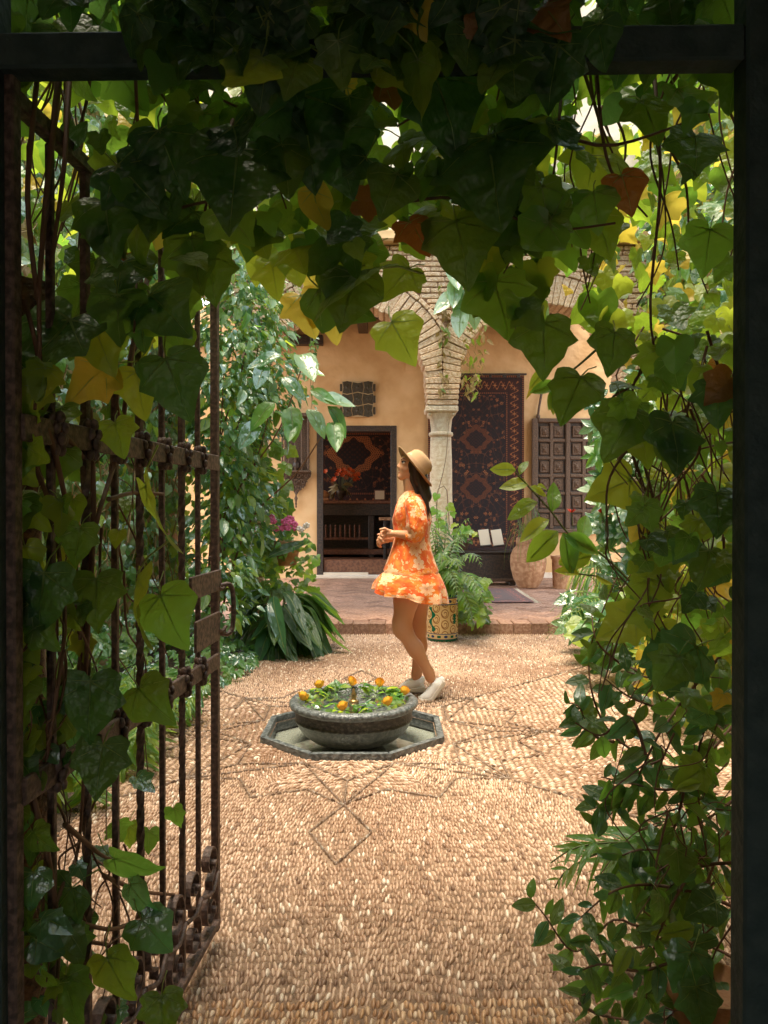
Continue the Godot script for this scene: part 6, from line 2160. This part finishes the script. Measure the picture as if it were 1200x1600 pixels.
func build_left_bed():
	# big glossy-leaved shrub by the arcade
	var o = thing("rubber_shrub", "tall bushy shrub with glossy pale-lit leaves at the left end of the arcade", "shrub", Vector3(-1.55, 0, -7.0))
	var list = []
	var tones = ["leaf_gloss", "leaf_pale", "leaf_pale", "leaf_green", "leaf_mid", "leaf_gloss", "leaf_lime"]
	# [bearing, height, depth, radius m, leaves]
	for c in [[350, 390, 7.2, 0.42, 240], [395, 430, 7.0, 0.42, 260], [360, 480, 6.8, 0.42, 260], [410, 500, 7.0, 0.34, 220], [350, 570, 6.6, 0.40, 260], [400, 560, 6.8, 0.36, 240], [440, 590, 6.9, 0.26, 110], [370, 640, 6.6, 0.38, 220], [420, 650, 6.8, 0.24, 90], [345, 700, 6.6, 0.34, 260], [330, 330, 7.4, 0.4, 200], [370, 760, 6.7, 0.34, 240], [350, 850, 6.6, 0.36, 240], [340, 930, 6.3, 0.34, 200], [400, 800, 7.0, 0.26, 110]]:
		var ce = P(c[0], c[1], c[2])
		for i in int(c[4] * 1.5):
			var v = rv()
			if v.length() > 1.0: v = v.normalized() * rf(0.7, 1.0)
			var p = ce + v * c[3]
			var big = rng.randf() < 0.13
			list.append([leaf_xf(p, facing(p, 0.6, Vector3(v.x * 0.5 + 0.25, 0.9, 0.5 + v.z * 0.3)), Vector3(v.x * 1.5 + 0.3, -0.35, v.z * 1.2 + 0.5), rf(0.12, 0.19) if big else rf(0.04, 0.10)), pick(oval if big or i % 3 == 0 else small), pick(tones)])
	for h in [[468, 585, 78, 10], [500, 650, 60, 80], [512, 665, 62, 40], [520, 690, 64, 0], [455, 665, 66, 5], [430, 660, 64, -30], [480, 670, 60, 20], [440, 620, 60, 35], [415, 600, 52, -15], [485, 640, 52, 55], [458, 690, 50, -10], [405, 690, 60, -30], [440, 585, 60, -60]]:
		var d = 6.3
		var p = P(h[0], h[1] - 30, d)
		list.append([leaf_xf(p, facing(p, 0.35, Vector3(0.1, 0.7, 0.9)), hang(h[3]), h[2] * d / FOC), pick(oval), pick(["leaf_gloss", "leaf_pale", "leaf_gloss", "leaf_green"])])
	put_leaves(o, list, 300)
	var S = []
	var base = Vector3(-1.55, 0.02, -7.0)
	for c in [[350, 390, 7.2], [400, 430, 7.0], [410, 500, 7.0], [350, 570, 6.6], [440, 590, 6.9], [420, 650, 6.6], [515, 660, 6.3], [345, 700, 6.6], [470, 580, 6.4]]:
		var e = P(c[0], c[1], c[2])
		S.append([[base + rv() * Vector3(0.1, 0, 0.1), base.lerp(e, 0.4) + Vector3(rf(-0.15, 0.05), 0.3, rf(-0.1, 0.1)), base.lerp(e, 0.75) + Vector3(0, 0.1, 0), e], 0.012, 0.005])
	stems(o, S, "stem_brown")
	# cast-iron plant
	o = thing("aspidistra", "clump of broad dark strap-shaped leaves spilling over the pebbles at the left", "plant", P(440, 985, 6.9))
	list = []
	var ap = o.position
	ap.y = 0
	o.position = ap
	S = []
	for k in 74:
		var a = rf(-0.9, PI + 0.9)
		var r0 = Vector3(cos(a), 0, sin(a))
		var L = rf(0.36, 0.62)
		var st = ap + r0 * rf(0.02, 0.14) + Vector3(0, rf(0.15, 0.58), 0) + r0 * rf(0.0, 0.12)
		S.append([[ap + r0 * 0.03, (ap + st) / 2 + r0 * 0.01, st], 0.005, 0.004])
		list.append([leaf_xf(st, facing(st, 0.25, r0 * 0.55 + Vector3(0, 0.9, 0)), r0 * 1.2 + Vector3(0.25, rf(-0.35, 0.8), 0), L), pick(broad), pick(["leaf_dark", "leaf_deep", "leaf_deep", "leaf_dark", "leaf_gloss"])])
	var hp = P(418, 872, 6.8)
	list.append([leaf_xf(hp, Vector3(-0.1, 0.5, 0.8), Vector3(0.9, 0.62, 0.1), 0.42), broad[0], "leaf_deep"])
	put_leaves(o, list, 80)
	stems(o, S, "stem_green")
	# low leafy cover along the path
	o = thing("ground_ivy", "low mat of bright green five-part leaves along the edge of the pebbles at left", "ground plant", Vector3(-1.35, 0, -5.5))
	list = []
	for i in 330:
		var t = rng.randf()
		var z = lerpf(-4.1, -6.7, t)
		var edge = lerpf(-1.28, -1.02, t) + 0.05 * sin(z * 5.0)
		var x = edge - pow(rng.randf(), 1.3) * 0.75
		var h = 0.03 + minf(edge - x, 0.5) * 0.9 * rf(0.5, 1.1) + rf(0, 0.05)
		var p = Vector3(x, h, z)
		var n = facing(p, 0.35, Vector3(0.35, 0.8, 0.5))
		var s = rf(0.055, 0.10)
		var tone = pick(["leaf_green", "leaf_green", "leaf_gloss", "leaf_mid"])
		var fwd = Vector3(rf(-1, 1), -0.3, rf(0, 1))
		for q in 5:
			var b = Basis(n, (q - 2) * 0.62)
			list.append([leaf_xf(p, n, b * fwd, s * (1.0 - 0.12 * absf(q - 2))), oval[(q + i) % 4], tone])
	put_leaves(o, list, 300)
	# feathery fern behind the gate
	o = thing("feathery_fern", "fine feathery fern growing behind the lower bars of the gate", "fern", Vector3(-1.45, 0, -4.2))
	list = []
	for k in 46:
		var b = Vector3(rf(-1.75, -1.2), 0.02, rf(-4.7, -3.2))
		var L = rf(0.4, 0.8)
		var dir = Vector3(rf(-0.5, 0.8), 0, rf(-0.4, 0.7))
		for i in 34:
			var t = (i + 1) / 34.0
			var p = b + dir * t * L * 0.7 + Vector3(0, L * (t * 1.1 - 0.55 * t * t), 0)
			var sd = dir.cross(Vector3.UP).normalized() * (1 if i % 2 else -1)
			list.append([leaf_xf(p, facing(p, 0.4, Vector3(0.2, 1, 0.5)), sd + dir * 0.6 + Vector3(0, -0.1, 0), 0.11 * (1.1 - t) + 0.02), strap[2], pick(["leaf_mid", "leaf_lime", "leaf_mid", "leaf_green"])])
	put_leaves(o, list, 120, "leaflet")
	# flowers and leafy climbers by the pier
	o = thing("pink_flowers", "bunch of pink and white flowers in a clay pot beside the brick pier", "flowers", P(449, 842, 7.0))
	var pg = Geo.new()
	pg.lathe(PackedVector2Array([Vector2(0, -0.24), Vector2(0.08, -0.24), Vector2(0.11, -0.1), Vector2(0.12, -0.06), Vector2(0.12, -0.02), Vector2(0.11, -0.05), Vector2(0, -0.06)]), 18)
	part(o, "pot", pg.mesh(), M["terracotta"])
	list = []
	for k in 150:
		var p = o.position + Vector3(rf(-0.22, 0.24), rf(-0.42, 0.12), rf(-0.05, 0.22))
		list.append([leaf_xf(p, facing(p, 0.6, Vector3(0, 0.8, 0.6)), Vector3(rf(-1, 1), -0.3, rf(-0.3, 1)), rf(0.05, 0.09)), pick(small), pick(["leaf_green", "leaf_mid", "leaf_dark"])])
	put_leaves(o, list, 100)
	for k in 22:
		var c = Vector3(rf(-0.14, 0.10), rf(0.08, 0.20), rf(0.10, 0.22))
		if k > 17: c = Vector3(rf(0.11, 0.2), rf(0.07, 0.14), rf(0.1, 0.2))
		var g = Geo.new()
		for q in 5:
			var a = TAU * q / 5 + k
			g.ball(c + Vector3(cos(a) * 0.017, sin(a) * 0.015, rf(-0.004, 0.004)), Vector3(0.014, 0.013, 0.007), 6, 4)
		part(o, "bloom", g.mesh(), M["pink_petal" if k <= 17 else "white_petal"])
	o = thing("pier_climber", "climbing plant with lobed leaves growing up the brick pier at left", "creeper", P(395, 830, 7.6))
	list = []
	for i in 420:
		var p = P(rf(335, 450), rf(690, 930), rf(7.3, 7.95))
		if i % 3 == 0: p = P(rf(340, 420), rf(560, 800), rf(7.3, 7.9))
		list.append([leaf_xf(p, facing(p, 0.6, Vector3(0.1, 0.4, 1)), hang(rf(-60, 60)), rf(0.07, 0.15)), pick(ivy), pick(["leaf_green", "leaf_dark", "leaf_gloss", "leaf_mid"])])
	for i in 40:
		var p = P(rf(455, 500), rf(840, 960), rf(7.9, 8.3))
		list.append([leaf_xf(p, facing(p, 0.6, Vector3(0.1, 0.4, 1)), hang(rf(-60, 60)), rf(0.05, 0.10)), pick(ivy), pick(["leaf_green", "leaf_mid"])])
	put_leaves(o, list, 200)
	# string of hearts hanging from the arch
	o = thing("trailing_vine", "thin trailing vine of small round leaves hanging from the left arch", "vine", P(487, 480, 8.0))
	list = []
	S = []
	for k in 3:
		var pts = []
		for q in 7: pts.append(P(485 + [0, 6, 3][k] + rf(-3, 3), 478 + q * [30, 20, 26][k], 8.0 + 0.03 * k))
		S.append([pts, 0.004, 0.002])
		for q in [22, 14, 16][k]:
			var t = q / 22.0
			var p = P(486 + [0, 6, 3][k] + rf(-7, 7), 480 + t * [180, 130, 160][k], 7.99 + 0.03 * k)
			list.append([leaf_xf(p, facing(p, 0.5, Vector3(0, 0.5, 1)), hang(rf(-80, 80)), rf(0.04, 0.085)), pick(small), pick(["leaf_dark", "leaf_gloss", "leaf_green"])])
	put_leaves(o, list, 80)
	stems(o, S, "stem_green")

func frond(list: Array, S: Array, pts: Array, n: int, L: float, tones: Array, mesh: Array, vee := 0.7):
	var path = curve(pts, 20)
	S.append([pts, 0.005, 0.002])
	for i in n:
		var t = 0.12 + 0.88 * i / (n - 1.0)
		var k = clampf(t * 20, 0, 19.99)
		var p = path[int(k)].lerp(path[int(k) + 1], k - int(k))
		var d = (path[int(k) + 1] - path[int(k)]).normalized()
		var side = d.cross(Vector3(0, 1, 0.2)).normalized()
		for s in [-1.0, 1.0]:
			var tip = (side * s + d * vee + Vector3(0, -0.25, 0) + rv() * 0.12)
			var n2 = (Vector3(0, 1, 0.5) + side * s * -0.3).normalized()
			list.append([leaf_xf(p, n2, tip, L * sin(PI * clampf(0.18 + t * 0.8, 0, 1)) * rf(0.85, 1.1)), pick(mesh), pick(tones)])

func build_right_plants():
	# fern in the painted pot
	var o = thing("potted_palm", "green feathery palm growing from the painted pot behind the woman", "palm", Vector3(0.567, 0.41, -7.52))
	var list = []
	var S = []
	for e in [[745, 880, 7.2], [748, 930, 7.1], [700, 830, 7.6], [730, 820, 7.4], [680, 790, 7.7], [660, 800, 7.5], [720, 850, 7.1], [715, 890, 7.0], [690, 880, 7.0], [735, 960, 7.2], [655, 850, 7.6], [700, 800, 7.4], [676, 830, 7.3], [712, 920, 7.0]]:
		var b = o.position
		var q = P(e[0], e[1], e[2])
		frond(list, S, [b, b.lerp(q, 0.5) + Vector3(0, 0.22, 0), q + Vector3(0, 0.06, 0), q + (q - b) * 0.12 - Vector3(0, 0.07, 0)], 17, 0.16, ["leaf_dark", "leaf_mid", "leaf_dark", "leaf_green", "leaf_deep"], strap)
	put_leaves(o, list, 300, "leaflet")
	stems(o, S, "stem_green")
	o = thing("creeping_plant", "small leafy plant creeping on the step edge right of the painted pot", "plant", P(735, 955, 7.75))
	list = []
	for i in 120:
		var p = P(rf(705, 765), rf(900, 972), rf(7.5, 7.95))
		p.y = maxf(p.y, 0.02)
		list.append([leaf_xf(p, facing(p, 0.6, Vector3(0, 0.7, 0.7)), hang(rf(-70, 70)), rf(0.06, 0.11)), pick(ivy), pick(["leaf_mid", "leaf_green", "leaf_dark"])])
	put_leaves(o, list, 120)
	# umbrella shrub
	o = thing("umbrella_shrub", "shrub with pale blue-green whorled leaves at the right of the portico", "shrub", Vector3(2.35, 0, -7.2))
	list = []
	for i in 190:
		var c = [[975, 640, 55, 55], [968, 690, 45, 60], [985, 740, 55, 70], [985, 840, 55, 60], [1020, 700, 60, 90], [968, 800, 40, 50], [1000, 900, 55, 55], [930, 960, 50, 35]][i % 8]
		var p = P(c[0] + rf(-1, 1) * c[2], c[1] + rf(-1, 1) * c[3], rf(6.3, 7.4))
		var n = facing(p, 0.5, Vector3(-0.2, 0.7, 0.7))
		var f = n.cross(rv()).normalized()
		var s = rf(0.10, 0.16)
		var tone = pick(["leaf_pale", "leaf_gloss", "leaf_gloss", "leaf_green", "leaf_pale"])
		for q in 7:
			list.append([leaf_xf(p, n, Basis(n, TAU * q / 7) * f - n * 0.25, s * rf(0.85, 1.1)), oval[(q + i) % 4], tone])
	put_leaves(o, list, 300)
	S = []
	for k in 9:
		var b = Vector3(2.35 + rf(-0.2, 0.2), 0.02, -7.0 + rf(-0.2, 0.2))
		var e = P(rf(930, 1010), rf(640, 900), 6.9)
		S.append([[b, b.lerp(e, 0.5) + Vector3(0.1, 0.1, 0), e], 0.016, 0.006])
	stems(o, S, "stem_brown")
	# arching strap leaves
	o = thing("spider_palm", "tuft of long thin arching leaves in front of the clay pot at right", "palm", P(930, 990, 7.3))
	list = []
	S = []
	var b = Vector3(P(935, 990, 7.3).x, 0.1, -7.3)
	for k in 90:
		var a = rf(PI * 0.45, PI * 1.65) if k % 3 else rf(0, TAU)
		var r0 = Vector3(cos(a), 0, sin(a) * 0.8)
		var st = b + Vector3(0, rf(0.25, 0.85), 0) + r0 * rf(0.0, 0.15)
		list.append([leaf_xf(st, (r0 * 0.4 + Vector3(0, 1, 0.15)).normalized(), r0 + Vector3(0, rf(-0.5, 0.9), 0), rf(0.3, 0.55)), narrow, pick(["leaf_mid", "leaf_green", "leaf_lime", "leaf_mid"])])
	put_leaves(o, list, 100)
	o = thing("young_palm", "young feather palm with drooping fronds at the right edge of the pebbles", "palm", P(960, 985, 6.6))
	list = []
	b = Vector3(P(975, 990, 6.5).x, 0.1, -6.6)
	for e in [[872, 945, 6.4], [885, 900, 6.6], [905, 870, 6.5], [900, 960, 6.2], [940, 850, 6.6], [1000, 860, 6.5], [1040, 900, 6.3], [865, 985, 6.3], [990, 830, 6.8]]:
		var q = P(e[0], e[1], e[2])
		frond(list, S, [b, b.lerp(q, 0.5) + Vector3(0, 0.28, 0), q, q + (q - b) * 0.12 - Vector3(0, 0.10, 0)], 20, 0.21, ["leaf_mid", "leaf_lime", "leaf_green"], [narrow])
	put_leaves(o, list, 300, "leaflet")
	stems(o, S, "stem_green")
	o = thing("philodendron", "low plant with broad lobed leaves at the foot of the right-hand shrubs", "plant", P(950, 985, 6.3))
	list = []
	for i in 90:
		var p = P(rf(905, 1120), rf(930, 1030), rf(5.4, 6.6))
		p.y = maxf(p.y, 0.05)
		list.append([leaf_xf(p, facing(p, 0.5, Vector3(-0.2, 0.8, 0.6)), hang(rf(-90, 60)), rf(0.12, 0.24)), pick(ivy), pick(["leaf_gloss", "leaf_green", "leaf_dark", "leaf_lime"])])
	put_leaves(o, list, 90)
	o = thing("golden_shrub", "yellow-green fine-leaved shrub in the right-hand bed", "shrub", P(1075, 990, 4.6))
	list = []
	for i in 900:
		var p = P(rf(1000, 1160), rf(880, 1090), rf(4.2, 5.2))
		p.y = maxf(p.y, 0.03)
		list.append([leaf_xf(p, facing(p, 0.7, Vector3(-0.3, 0.7, 0.6)), rv() + Vector3(-0.3, 0.3, 0.3), rf(0.05, 0.10)), pick(small), pick(["leaf_yellow", "leaf_lime", "leaf_lime", "leaf_mid"])])
	put_leaves(o, list, 120)
	o = thing("tall_shrub", "dense dark shrub filling the right-hand bed behind the ivy curtain", "shrub", Vector3(2.3, 0, -4.6))
	list = []
	for i in 1700:
		var p = Vector3(rf(2.05, 2.75), pow(rng.randf(), 0.8) * 3.6, rf(-6.4, -3.4))
		list.append([leaf_xf(p, facing(p, 0.7, Vector3(-0.6, 0.7, 0.5)), Vector3(rf(-1, 0.3), -0.5, rf(-0.5, 1)), rf(0.08, 0.17)), pick(oval), pick(["leaf_dark", "leaf_mid", "leaf_green", "leaf_lime", "leaf_gloss", "leaf_lime"])])
	put_leaves(o, list, 200)
	for k in 3:
		var pos = [P(893, 800, 7.4), P(940, 800, 6.9), P(1000, 790, 6.8)][k]
		var f = thing("red_bloom", ["small red flower above the two clay pots", "red flower spike among the pale whorled leaves", "red flower half hidden by the ivy curtain"][k], "flower", pos, "red flowers at right")
		var g = Geo.new()
		for q in 7:
			var a = TAU * q / 7
			var d = Vector3(cos(a), rf(0.3, 1.2), sin(a)).normalized()
			var w = d.cross(Vector3(0.3, 0.2, 1)).normalized() * 0.014
			g.quad(-w, w, d * 0.05 + w * 0.8, d * 0.05 - w * 0.8)
			g.tri(d * 0.05 - w * 0.8, d * 0.05 + w * 0.8, d * 0.09)
		if k == 0: f.scale = Vector3.ONE * 0.6
		part(f, "petals", g.mesh(), M["red_petal"])
		g = Geo.new()
		g.tube(curve([Vector3.ZERO, Vector3(0.02, -0.2, 0), Vector3(0.06, -0.5, -0.02)], 6), 0.005, 5)
		part(f, "stalk", g.mesh(), M["stem_green"])
	# dry weed hanging beside the column, and leaves sprouting on the spandrel
	o = thing("hanging_weed", "dry feathery weed hanging from the brickwork right of the column", "weed", P(735, 530, 8.05))
	list = []
	for i in 260:
		var t = rng.randf()
		var p = P(735 + rf(-22, 30) * (1.0 - 0.5 * t), 500 + t * 120, rf(7.95, 8.1))
		if i % 4 == 0: p = P(694 + rf(-9, 9), rf(440, 620), 8.1)
		list.append([leaf_xf(p, facing(p, 0.7), hang(rf(-50, 50)), rf(0.04, 0.10)), narrow if i % 2 else small[2], pick(["leaf_straw", "leaf_straw", "leaf_mid"])])
	put_leaves(o, list, 120)
	o = thing("spandrel_plant", "small glossy-leaved plant sprouting above the capital", "plant", P(720, 480, 7.9))
	list = []
	for h in [[705, 430, 60, 10], [718, 425, 62, 30], [712, 455, 60, -5], [715, 475, 62, -35], [728, 470, 60, -15], [735, 480, 60, 5], [722, 500, 58, 0], [830, 480, 60, 30], [815, 470, 58, -20]]:
		var p = P(h[0], h[1] - 18, 7.6)
		list.append([leaf_xf(p, facing(p, 0.3, Vector3(0, 0.6, 1)), hang(h[3]), h[2] * 7.6 / FOC), pick(oval), pick(["leaf_gloss", "leaf_pale"])])
	put_leaves(o, list, 20)
	stems(o, [[[P(712, 400, 7.6), P(715, 440, 7.6), P(725, 490, 7.6)], 0.006, 0.003]], "stem_green")
	o = thing("column_vine", "thin vine climbing the front of the stone column", "vine", P(690, 830, 7.95))
	list = []
	stems(o, [[[P(680, 900, 7.95), P(682, 800, 7.98), P(686, 762, 7.98), P(697, 762, 7.98), P(702, 820, 7.95)], 0.006, 0.004], [[P(686, 762, 7.98), P(696, 720, 7.98), P(701, 660, 7.99)], 0.004, 0.002]], "stem_brown")
	for h in [[683, 772], [690, 800], [700, 790], [706, 800], [716, 830], [726, 825], [735, 828], [712, 818], [684, 815], [742, 832], [692, 825], [680, 795]]:
		var p = P(h[0], h[1], 7.8)
		list.append([leaf_xf(p, facing(p, 0.4, Vector3(0, 0.5, 1)), hang(rf(-60, 60)), rf(0.06, 0.11)), pick(ivy), pick(["leaf_lime", "leaf_mid", "leaf_green"])])
	put_leaves(o, list, 20)

var narrow: ArrayMesh

func build_front_shrub():
	# leafy branches reaching in from the right in the foreground
	var o = thing("leafy_branches", "thin branches with pointed dark green leaves reaching over the pebbles at lower right", "shrub", P(1120, 1300, 1.9))
	var list = []
	var S = []
	var lines = [[[1150, 1130], [1100, 1185], [1050, 1200], [1000, 1180], [950, 1140], [925, 1080], [922, 1020], [940, 960], [965, 900]],
		[[1000, 1050], [960, 1030], [932, 1000], [925, 960]], [[1140, 1010], [1080, 1080], [1030, 1150], [1000, 1210], [960, 1270], [925, 1290]], [[1010, 1180], [985, 1120], [940, 1150], [900, 1130]], [[960, 1160], [930, 1150], [905, 1105], [890, 1100]],
		[[1150, 1250], [1090, 1290], [1040, 1290], [1000, 1300]], [[1080, 1180], [1065, 1260], [1040, 1340], [1020, 1400]], [[1150, 1420], [1080, 1400], [1010, 1450], [960, 1440], [900, 1490], [850, 1430], [825, 1400]], [[1150, 1500], [1080, 1470], [1020, 1480], [960, 1490], [920, 1500]],
		[[1120, 1590], [1060, 1540], [1000, 1550], [950, 1540], [910, 1560]], [[1150, 1350], [1090, 1360], [1050, 1420], [1020, 1500], [1010, 1590]], [[1140, 1300], [1100, 1400], [1080, 1500], [1075, 1600]], [[1150, 1080], [1110, 1120], [1090, 1200], [1100, 1300]], [[1000, 1240], [960, 1250], [930, 1265]], [[1060, 1330], [1000, 1330], [960, 1345]], [[1150, 1560], [1090, 1560], [1040, 1600]], [[905, 1570], [940, 1590], [1000, 1600]], [[1100, 1130], [1040, 1110], [985, 1090], [945, 1060]], [[1120, 1210], [1050, 1235], [985, 1225], [940, 1215]], [[1100, 1400], [1020, 1385], [960, 1395], [905, 1440]], [[1110, 1480], [1010, 1520], [940, 1510], [890, 1530]], [[1090, 1040], [1030, 1060], [980, 1050]]]
	for l in lines:
		var pts = []
		var d0 = rf(1.75, 2.1)
		for q in l: pts.append(P(q[0], q[1], d0 + rf(-0.05, 0.05)))
		S.append([pts, 0.0045, 0.0015])
		var path = curve(pts, 20)
		leafy_stem(list, path, l.size() * 4, 0.066, oval, ["leaf_dark", "leaf_green", "leaf_deep", "leaf_dark", "leaf_gloss"], 0.05)
	# inner mass nearer the post
	for i in 120:
		var py = rf(1020, 1620)
		var px = 1165 - pow(rng.randf(), 1.25) * (100 if py < 1350 else 210)
		var p = P(px, py, rf(1.6, 2.4))
		list.append([leaf_xf(p, facing(p, 0.8, Vector3(-0.2, 0.4, 1)), hang(rf(-90, 40)), rf(0.045, 0.085)), pick(ivy) if i % 6 == 0 else pick(oval), pick(["leaf_dark", "leaf_deep", "leaf_green", "leaf_mid", "leaf_gloss"])])
	for a in [[1085, 1490, 90, -25, 1, "leaf_gloss", 1.6], [1090, 1545, 88, 0, 3, "leaf_deep", 1.55], [985, 1370, 62, 20, 3, "leaf_green", 1.9], [1055, 1010, 80, -60, 1, "leaf_gloss", 1.7], [1100, 1200, 74, -60, 0, "leaf_mid", 1.7], [1060, 1330, 70, 0, 1, "leaf_dark", 1.7]]: hero(list, a)
	put_leaves(o, list, 300)
	for k in 40:
		var px = rf(1010, 1150); var py = rf(1020, 1500); var d = rf(1.65, 2.2)
		var pts = []
		for q in 4:
			pts.append(P(px, py, d))
			px = clampf(px + rf(-70, 50), 930, 1160); py += rf(-20, 90)
		S.append([pts, rf(0.0015, 0.003), 0.001])
	stems(o, S, "stem_brown")
	# palm frond
	o = thing("front_palm", "green palm fronds arching left above the pebbles at lower right", "palm", P(1120, 1450, 2.1))
	list = []
	S = []
	for l in [[[1110, 1440], [1060, 1330], [985, 1318], [905, 1325], [862, 1350]], [[1110, 1440], [1070, 1350], [1020, 1330], [960, 1350], [930, 1390]], [[1120, 1440], [1100, 1330], [1070, 1290], [1030, 1280]], [[1110, 1450], [1050, 1400], [1000, 1380], [950, 1400]], [[1110, 1440], [1040, 1360], [960, 1330], [890, 1360], [868, 1390]]]:
		var pts = []
		for q in l: pts.append(P(q[0], q[1], 2.1))
		frond(list, S, pts, 15, 0.17, ["leaf_green", "leaf_mid", "leaf_green"], [strap[2], narrow], 1.1)
	put_leaves(o, list, 160, "leaflet")
	stems(o, S, "stem_green")
	# clay pot by the post
	var g = Geo.new()
	g.lathe(PackedVector2Array([Vector2(0, 0), Vector2(0.07, 0), Vector2(0.09, 0.13), Vector2(0.10, 0.135), Vector2(0.102, 0.165), Vector2(0.092, 0.165), Vector2(0.08, 0.13), Vector2(0, 0.13)]), 24)
	var pt = thing("clay_pot", "small clay pot half hidden among the leaves beside the right post", "plant pot", Vector3(P(1112, 1560, 1.85).x, 0.0, -1.85))
	part(pt, "body", g.mesh(), M["terracotta"])
	# bright sprig
	o = thing("bright_sprig", "single sprig of bright yellow-green oval leaves in front of the oil jar", "plant", P(1060, 985, 2.3))
	list = []
	var pts = []
	for q in [[1085, 1010], [1010, 935], [945, 870], [890, 835], [862, 800], [830, 765], [805, 738]]: pts.append(P(q[0], q[1], 2.3))
	stems(o, [[pts, 0.005, 0.0025], [[P(975, 905, 2.3), P(930, 900, 2.3), P(905, 897, 2.3)], 0.003, 0.002]], "stem_green")
	for h in [[806, 735, 44, -96, "leaf_lime"], [812, 742, 36, 160, "leaf_mid"], [825, 757, 48, -85, "leaf_lime"], [828, 760, 32, 60, "leaf_lime"], [838, 760, 26, 100, "leaf_lime"], [840, 785, 62, -80, "leaf_mid"], [862, 800, 52, 170, "leaf_green"], [858, 812, 60, -50, "leaf_lime"], [872, 830, 76, -48, "leaf_mid"], [880, 832, 70, 10, "leaf_green"], [882, 836, 62, 60, "leaf_green"], [905, 845, 66, 150, "leaf_green"], [912, 855, 48, -60, "leaf_lime"], [925, 868, 60, -75, "leaf_mid"], [905, 897, 44, -85, "leaf_lime"], [930, 900, 30, 60, "leaf_lime"], [980, 905, 50, 120, "leaf_mid"], [1000, 925, 56, -40, "leaf_green"], [1030, 955, 60, 130, "leaf_green"]]:
		var p = P(h[0], h[1], 2.3)
		list.append([leaf_xf(p, facing(p, 0.35, Vector3(0, 0.3, 1)), hang(h[3]), h[2] * 2.3 / FOC), pick(oval), h[4]])
	put_leaves(o, list, 40)
	o = thing("ficus_sprig", "cluster of bright green pointed leaves hanging between the carpet and the coffered door", "plant", P(860, 560, 2.0))
	list = []
	for h in [[868, 600, 46, -70, "leaf_green"], [870, 605, 44, -20, "leaf_green"], [850, 580, 40, -40, "leaf_lime"], [880, 590, 40, 30, "leaf_mid"], [845, 600, 34, -60, "leaf_yellow"], [862, 610, 44, -5, "leaf_lime"], [890, 600, 40, 60, "leaf_lime"]]:
		var p = P(h[0], h[1], 2.0)
		list.append([leaf_xf(p, facing(p, 0.35, Vector3(0, 0.3, 1)), hang(h[3]), h[2] * 2.0 / FOC), pick(oval), h[4]])
	put_leaves(o, list, 20)
	stems(o, [[[P(960, 520, 1.9), P(905, 570, 1.95), P(865, 600, 2.0)], 0.004, 0.002]], "stem_green")
	# hollow woody trunk behind the gate at top left
	var tg = Geo.new()
	var rows = []
	for i in 16:
		var ring = PackedVector3Array()
		for j in 14:
			var a = TAU * j / 14
			var t = i / 15.0
			var rr = (0.035 + 0.02 * sin(PI * t)) * (1.0 + 0.15 * sin(a * 5 + i) + rf(-0.06, 0.06))
			var c = P(42, lerpf(690, 440, t), 1.62)
			ring.append(c + Vector3(rr * cos(a), 0, -rr * sin(a)))
		rows.append(ring)
	tg.grid(rows, true)
	tg.fan(rows[15], true)
	tg.fan(rows[0], false)
	var kn = thing("gnarled_ivy", "gnarled woody ivy trunk behind the hinge side of the gate", "ivy", Vector3.ZERO)
	part(kn, "trunk", tg.mesh(), M["bark"])
	var tl = Geo.new()
	tl.tube(curve([P(42, 690, 1.62), P(30, 900, 1.7), P(40, 1150, 1.75), P(30, 1500, 1.8), Vector3(P(30, 1500, 1.8).x, 0, -1.8)], 16), taper(0.04, 0.06, 16), 9)
	part(kn, "lower_trunk", tl.mesh(), M["bark"])

func build_plants():
	narrow = blade_mesh(0.055, 0.9, 0.3, 1, 7, false)
	build_ivy_top()
	build_ivy_right()
	build_ivy_gate()
	build_wall_creepers()
	build_left_bed()
	build_right_plants()
	build_front_shrub()

func _ready():
	rng.seed = 20240611
	var cam = Camera3D.new()
	cam.name = "camera"
	cam.position = Vector3(0, EYE, 0)
	cam.rotation = Vector3(-atan(10.0 / FOC), 0, 0)
	cam.fov = rad_to_deg(2.0 * atan(800.0 / FOC))
	cam.near = 0.05
	cam.far = 200.0
	add_child(cam)
	cam.current = true
	var sky = ProceduralSkyMaterial.new()
	sky.sky_top_color = Color(0.80, 0.86, 0.92)
	sky.sky_horizon_color = Color(0.97, 0.93, 0.86)
	sky.sky_curve = 0.15
	sky.ground_bottom_color = Color(0.35, 0.28, 0.22)
	sky.ground_horizon_color = Color(0.7, 0.6, 0.5)
	var env = Environment.new()
	env.background_mode = Environment.BG_SKY
	env.sky = Sky.new()
	env.sky.sky_material = sky
	env.background_energy_multiplier = 1.0
	env.tonemap_mode = Environment.TONE_MAPPER_LINEAR
	env.tonemap_exposure = 5.7
	env.sdfgi_enabled = true
	env.ssao_enabled = true
	env.ssil_enabled = true
	var we = WorldEnvironment.new()
	we.name = "environment"
	we.environment = env
	add_child(we)
	var sun = DirectionalLight3D.new()
	sun.name = "sun"
	sun.light_energy = 0.52
	sun.light_angular_distance = 28.0
	sun.light_color = Color(1.0, 0.95, 0.86)
	sun.shadow_enabled = true
	sun.look_at_from_position(Vector3(-1.2, 9.0, 0.7), Vector3.ZERO, Vector3.FORWARD)
	add_child(sun)
	make_materials()
	make_leaves()
	build_ground()
	build_portico_floor()
	build_house()
	build_passage()
	build_arcade()
	build_fountain()
	build_portico_things()
	build_person()
	build_gate()
	build_plants()
	#MORE
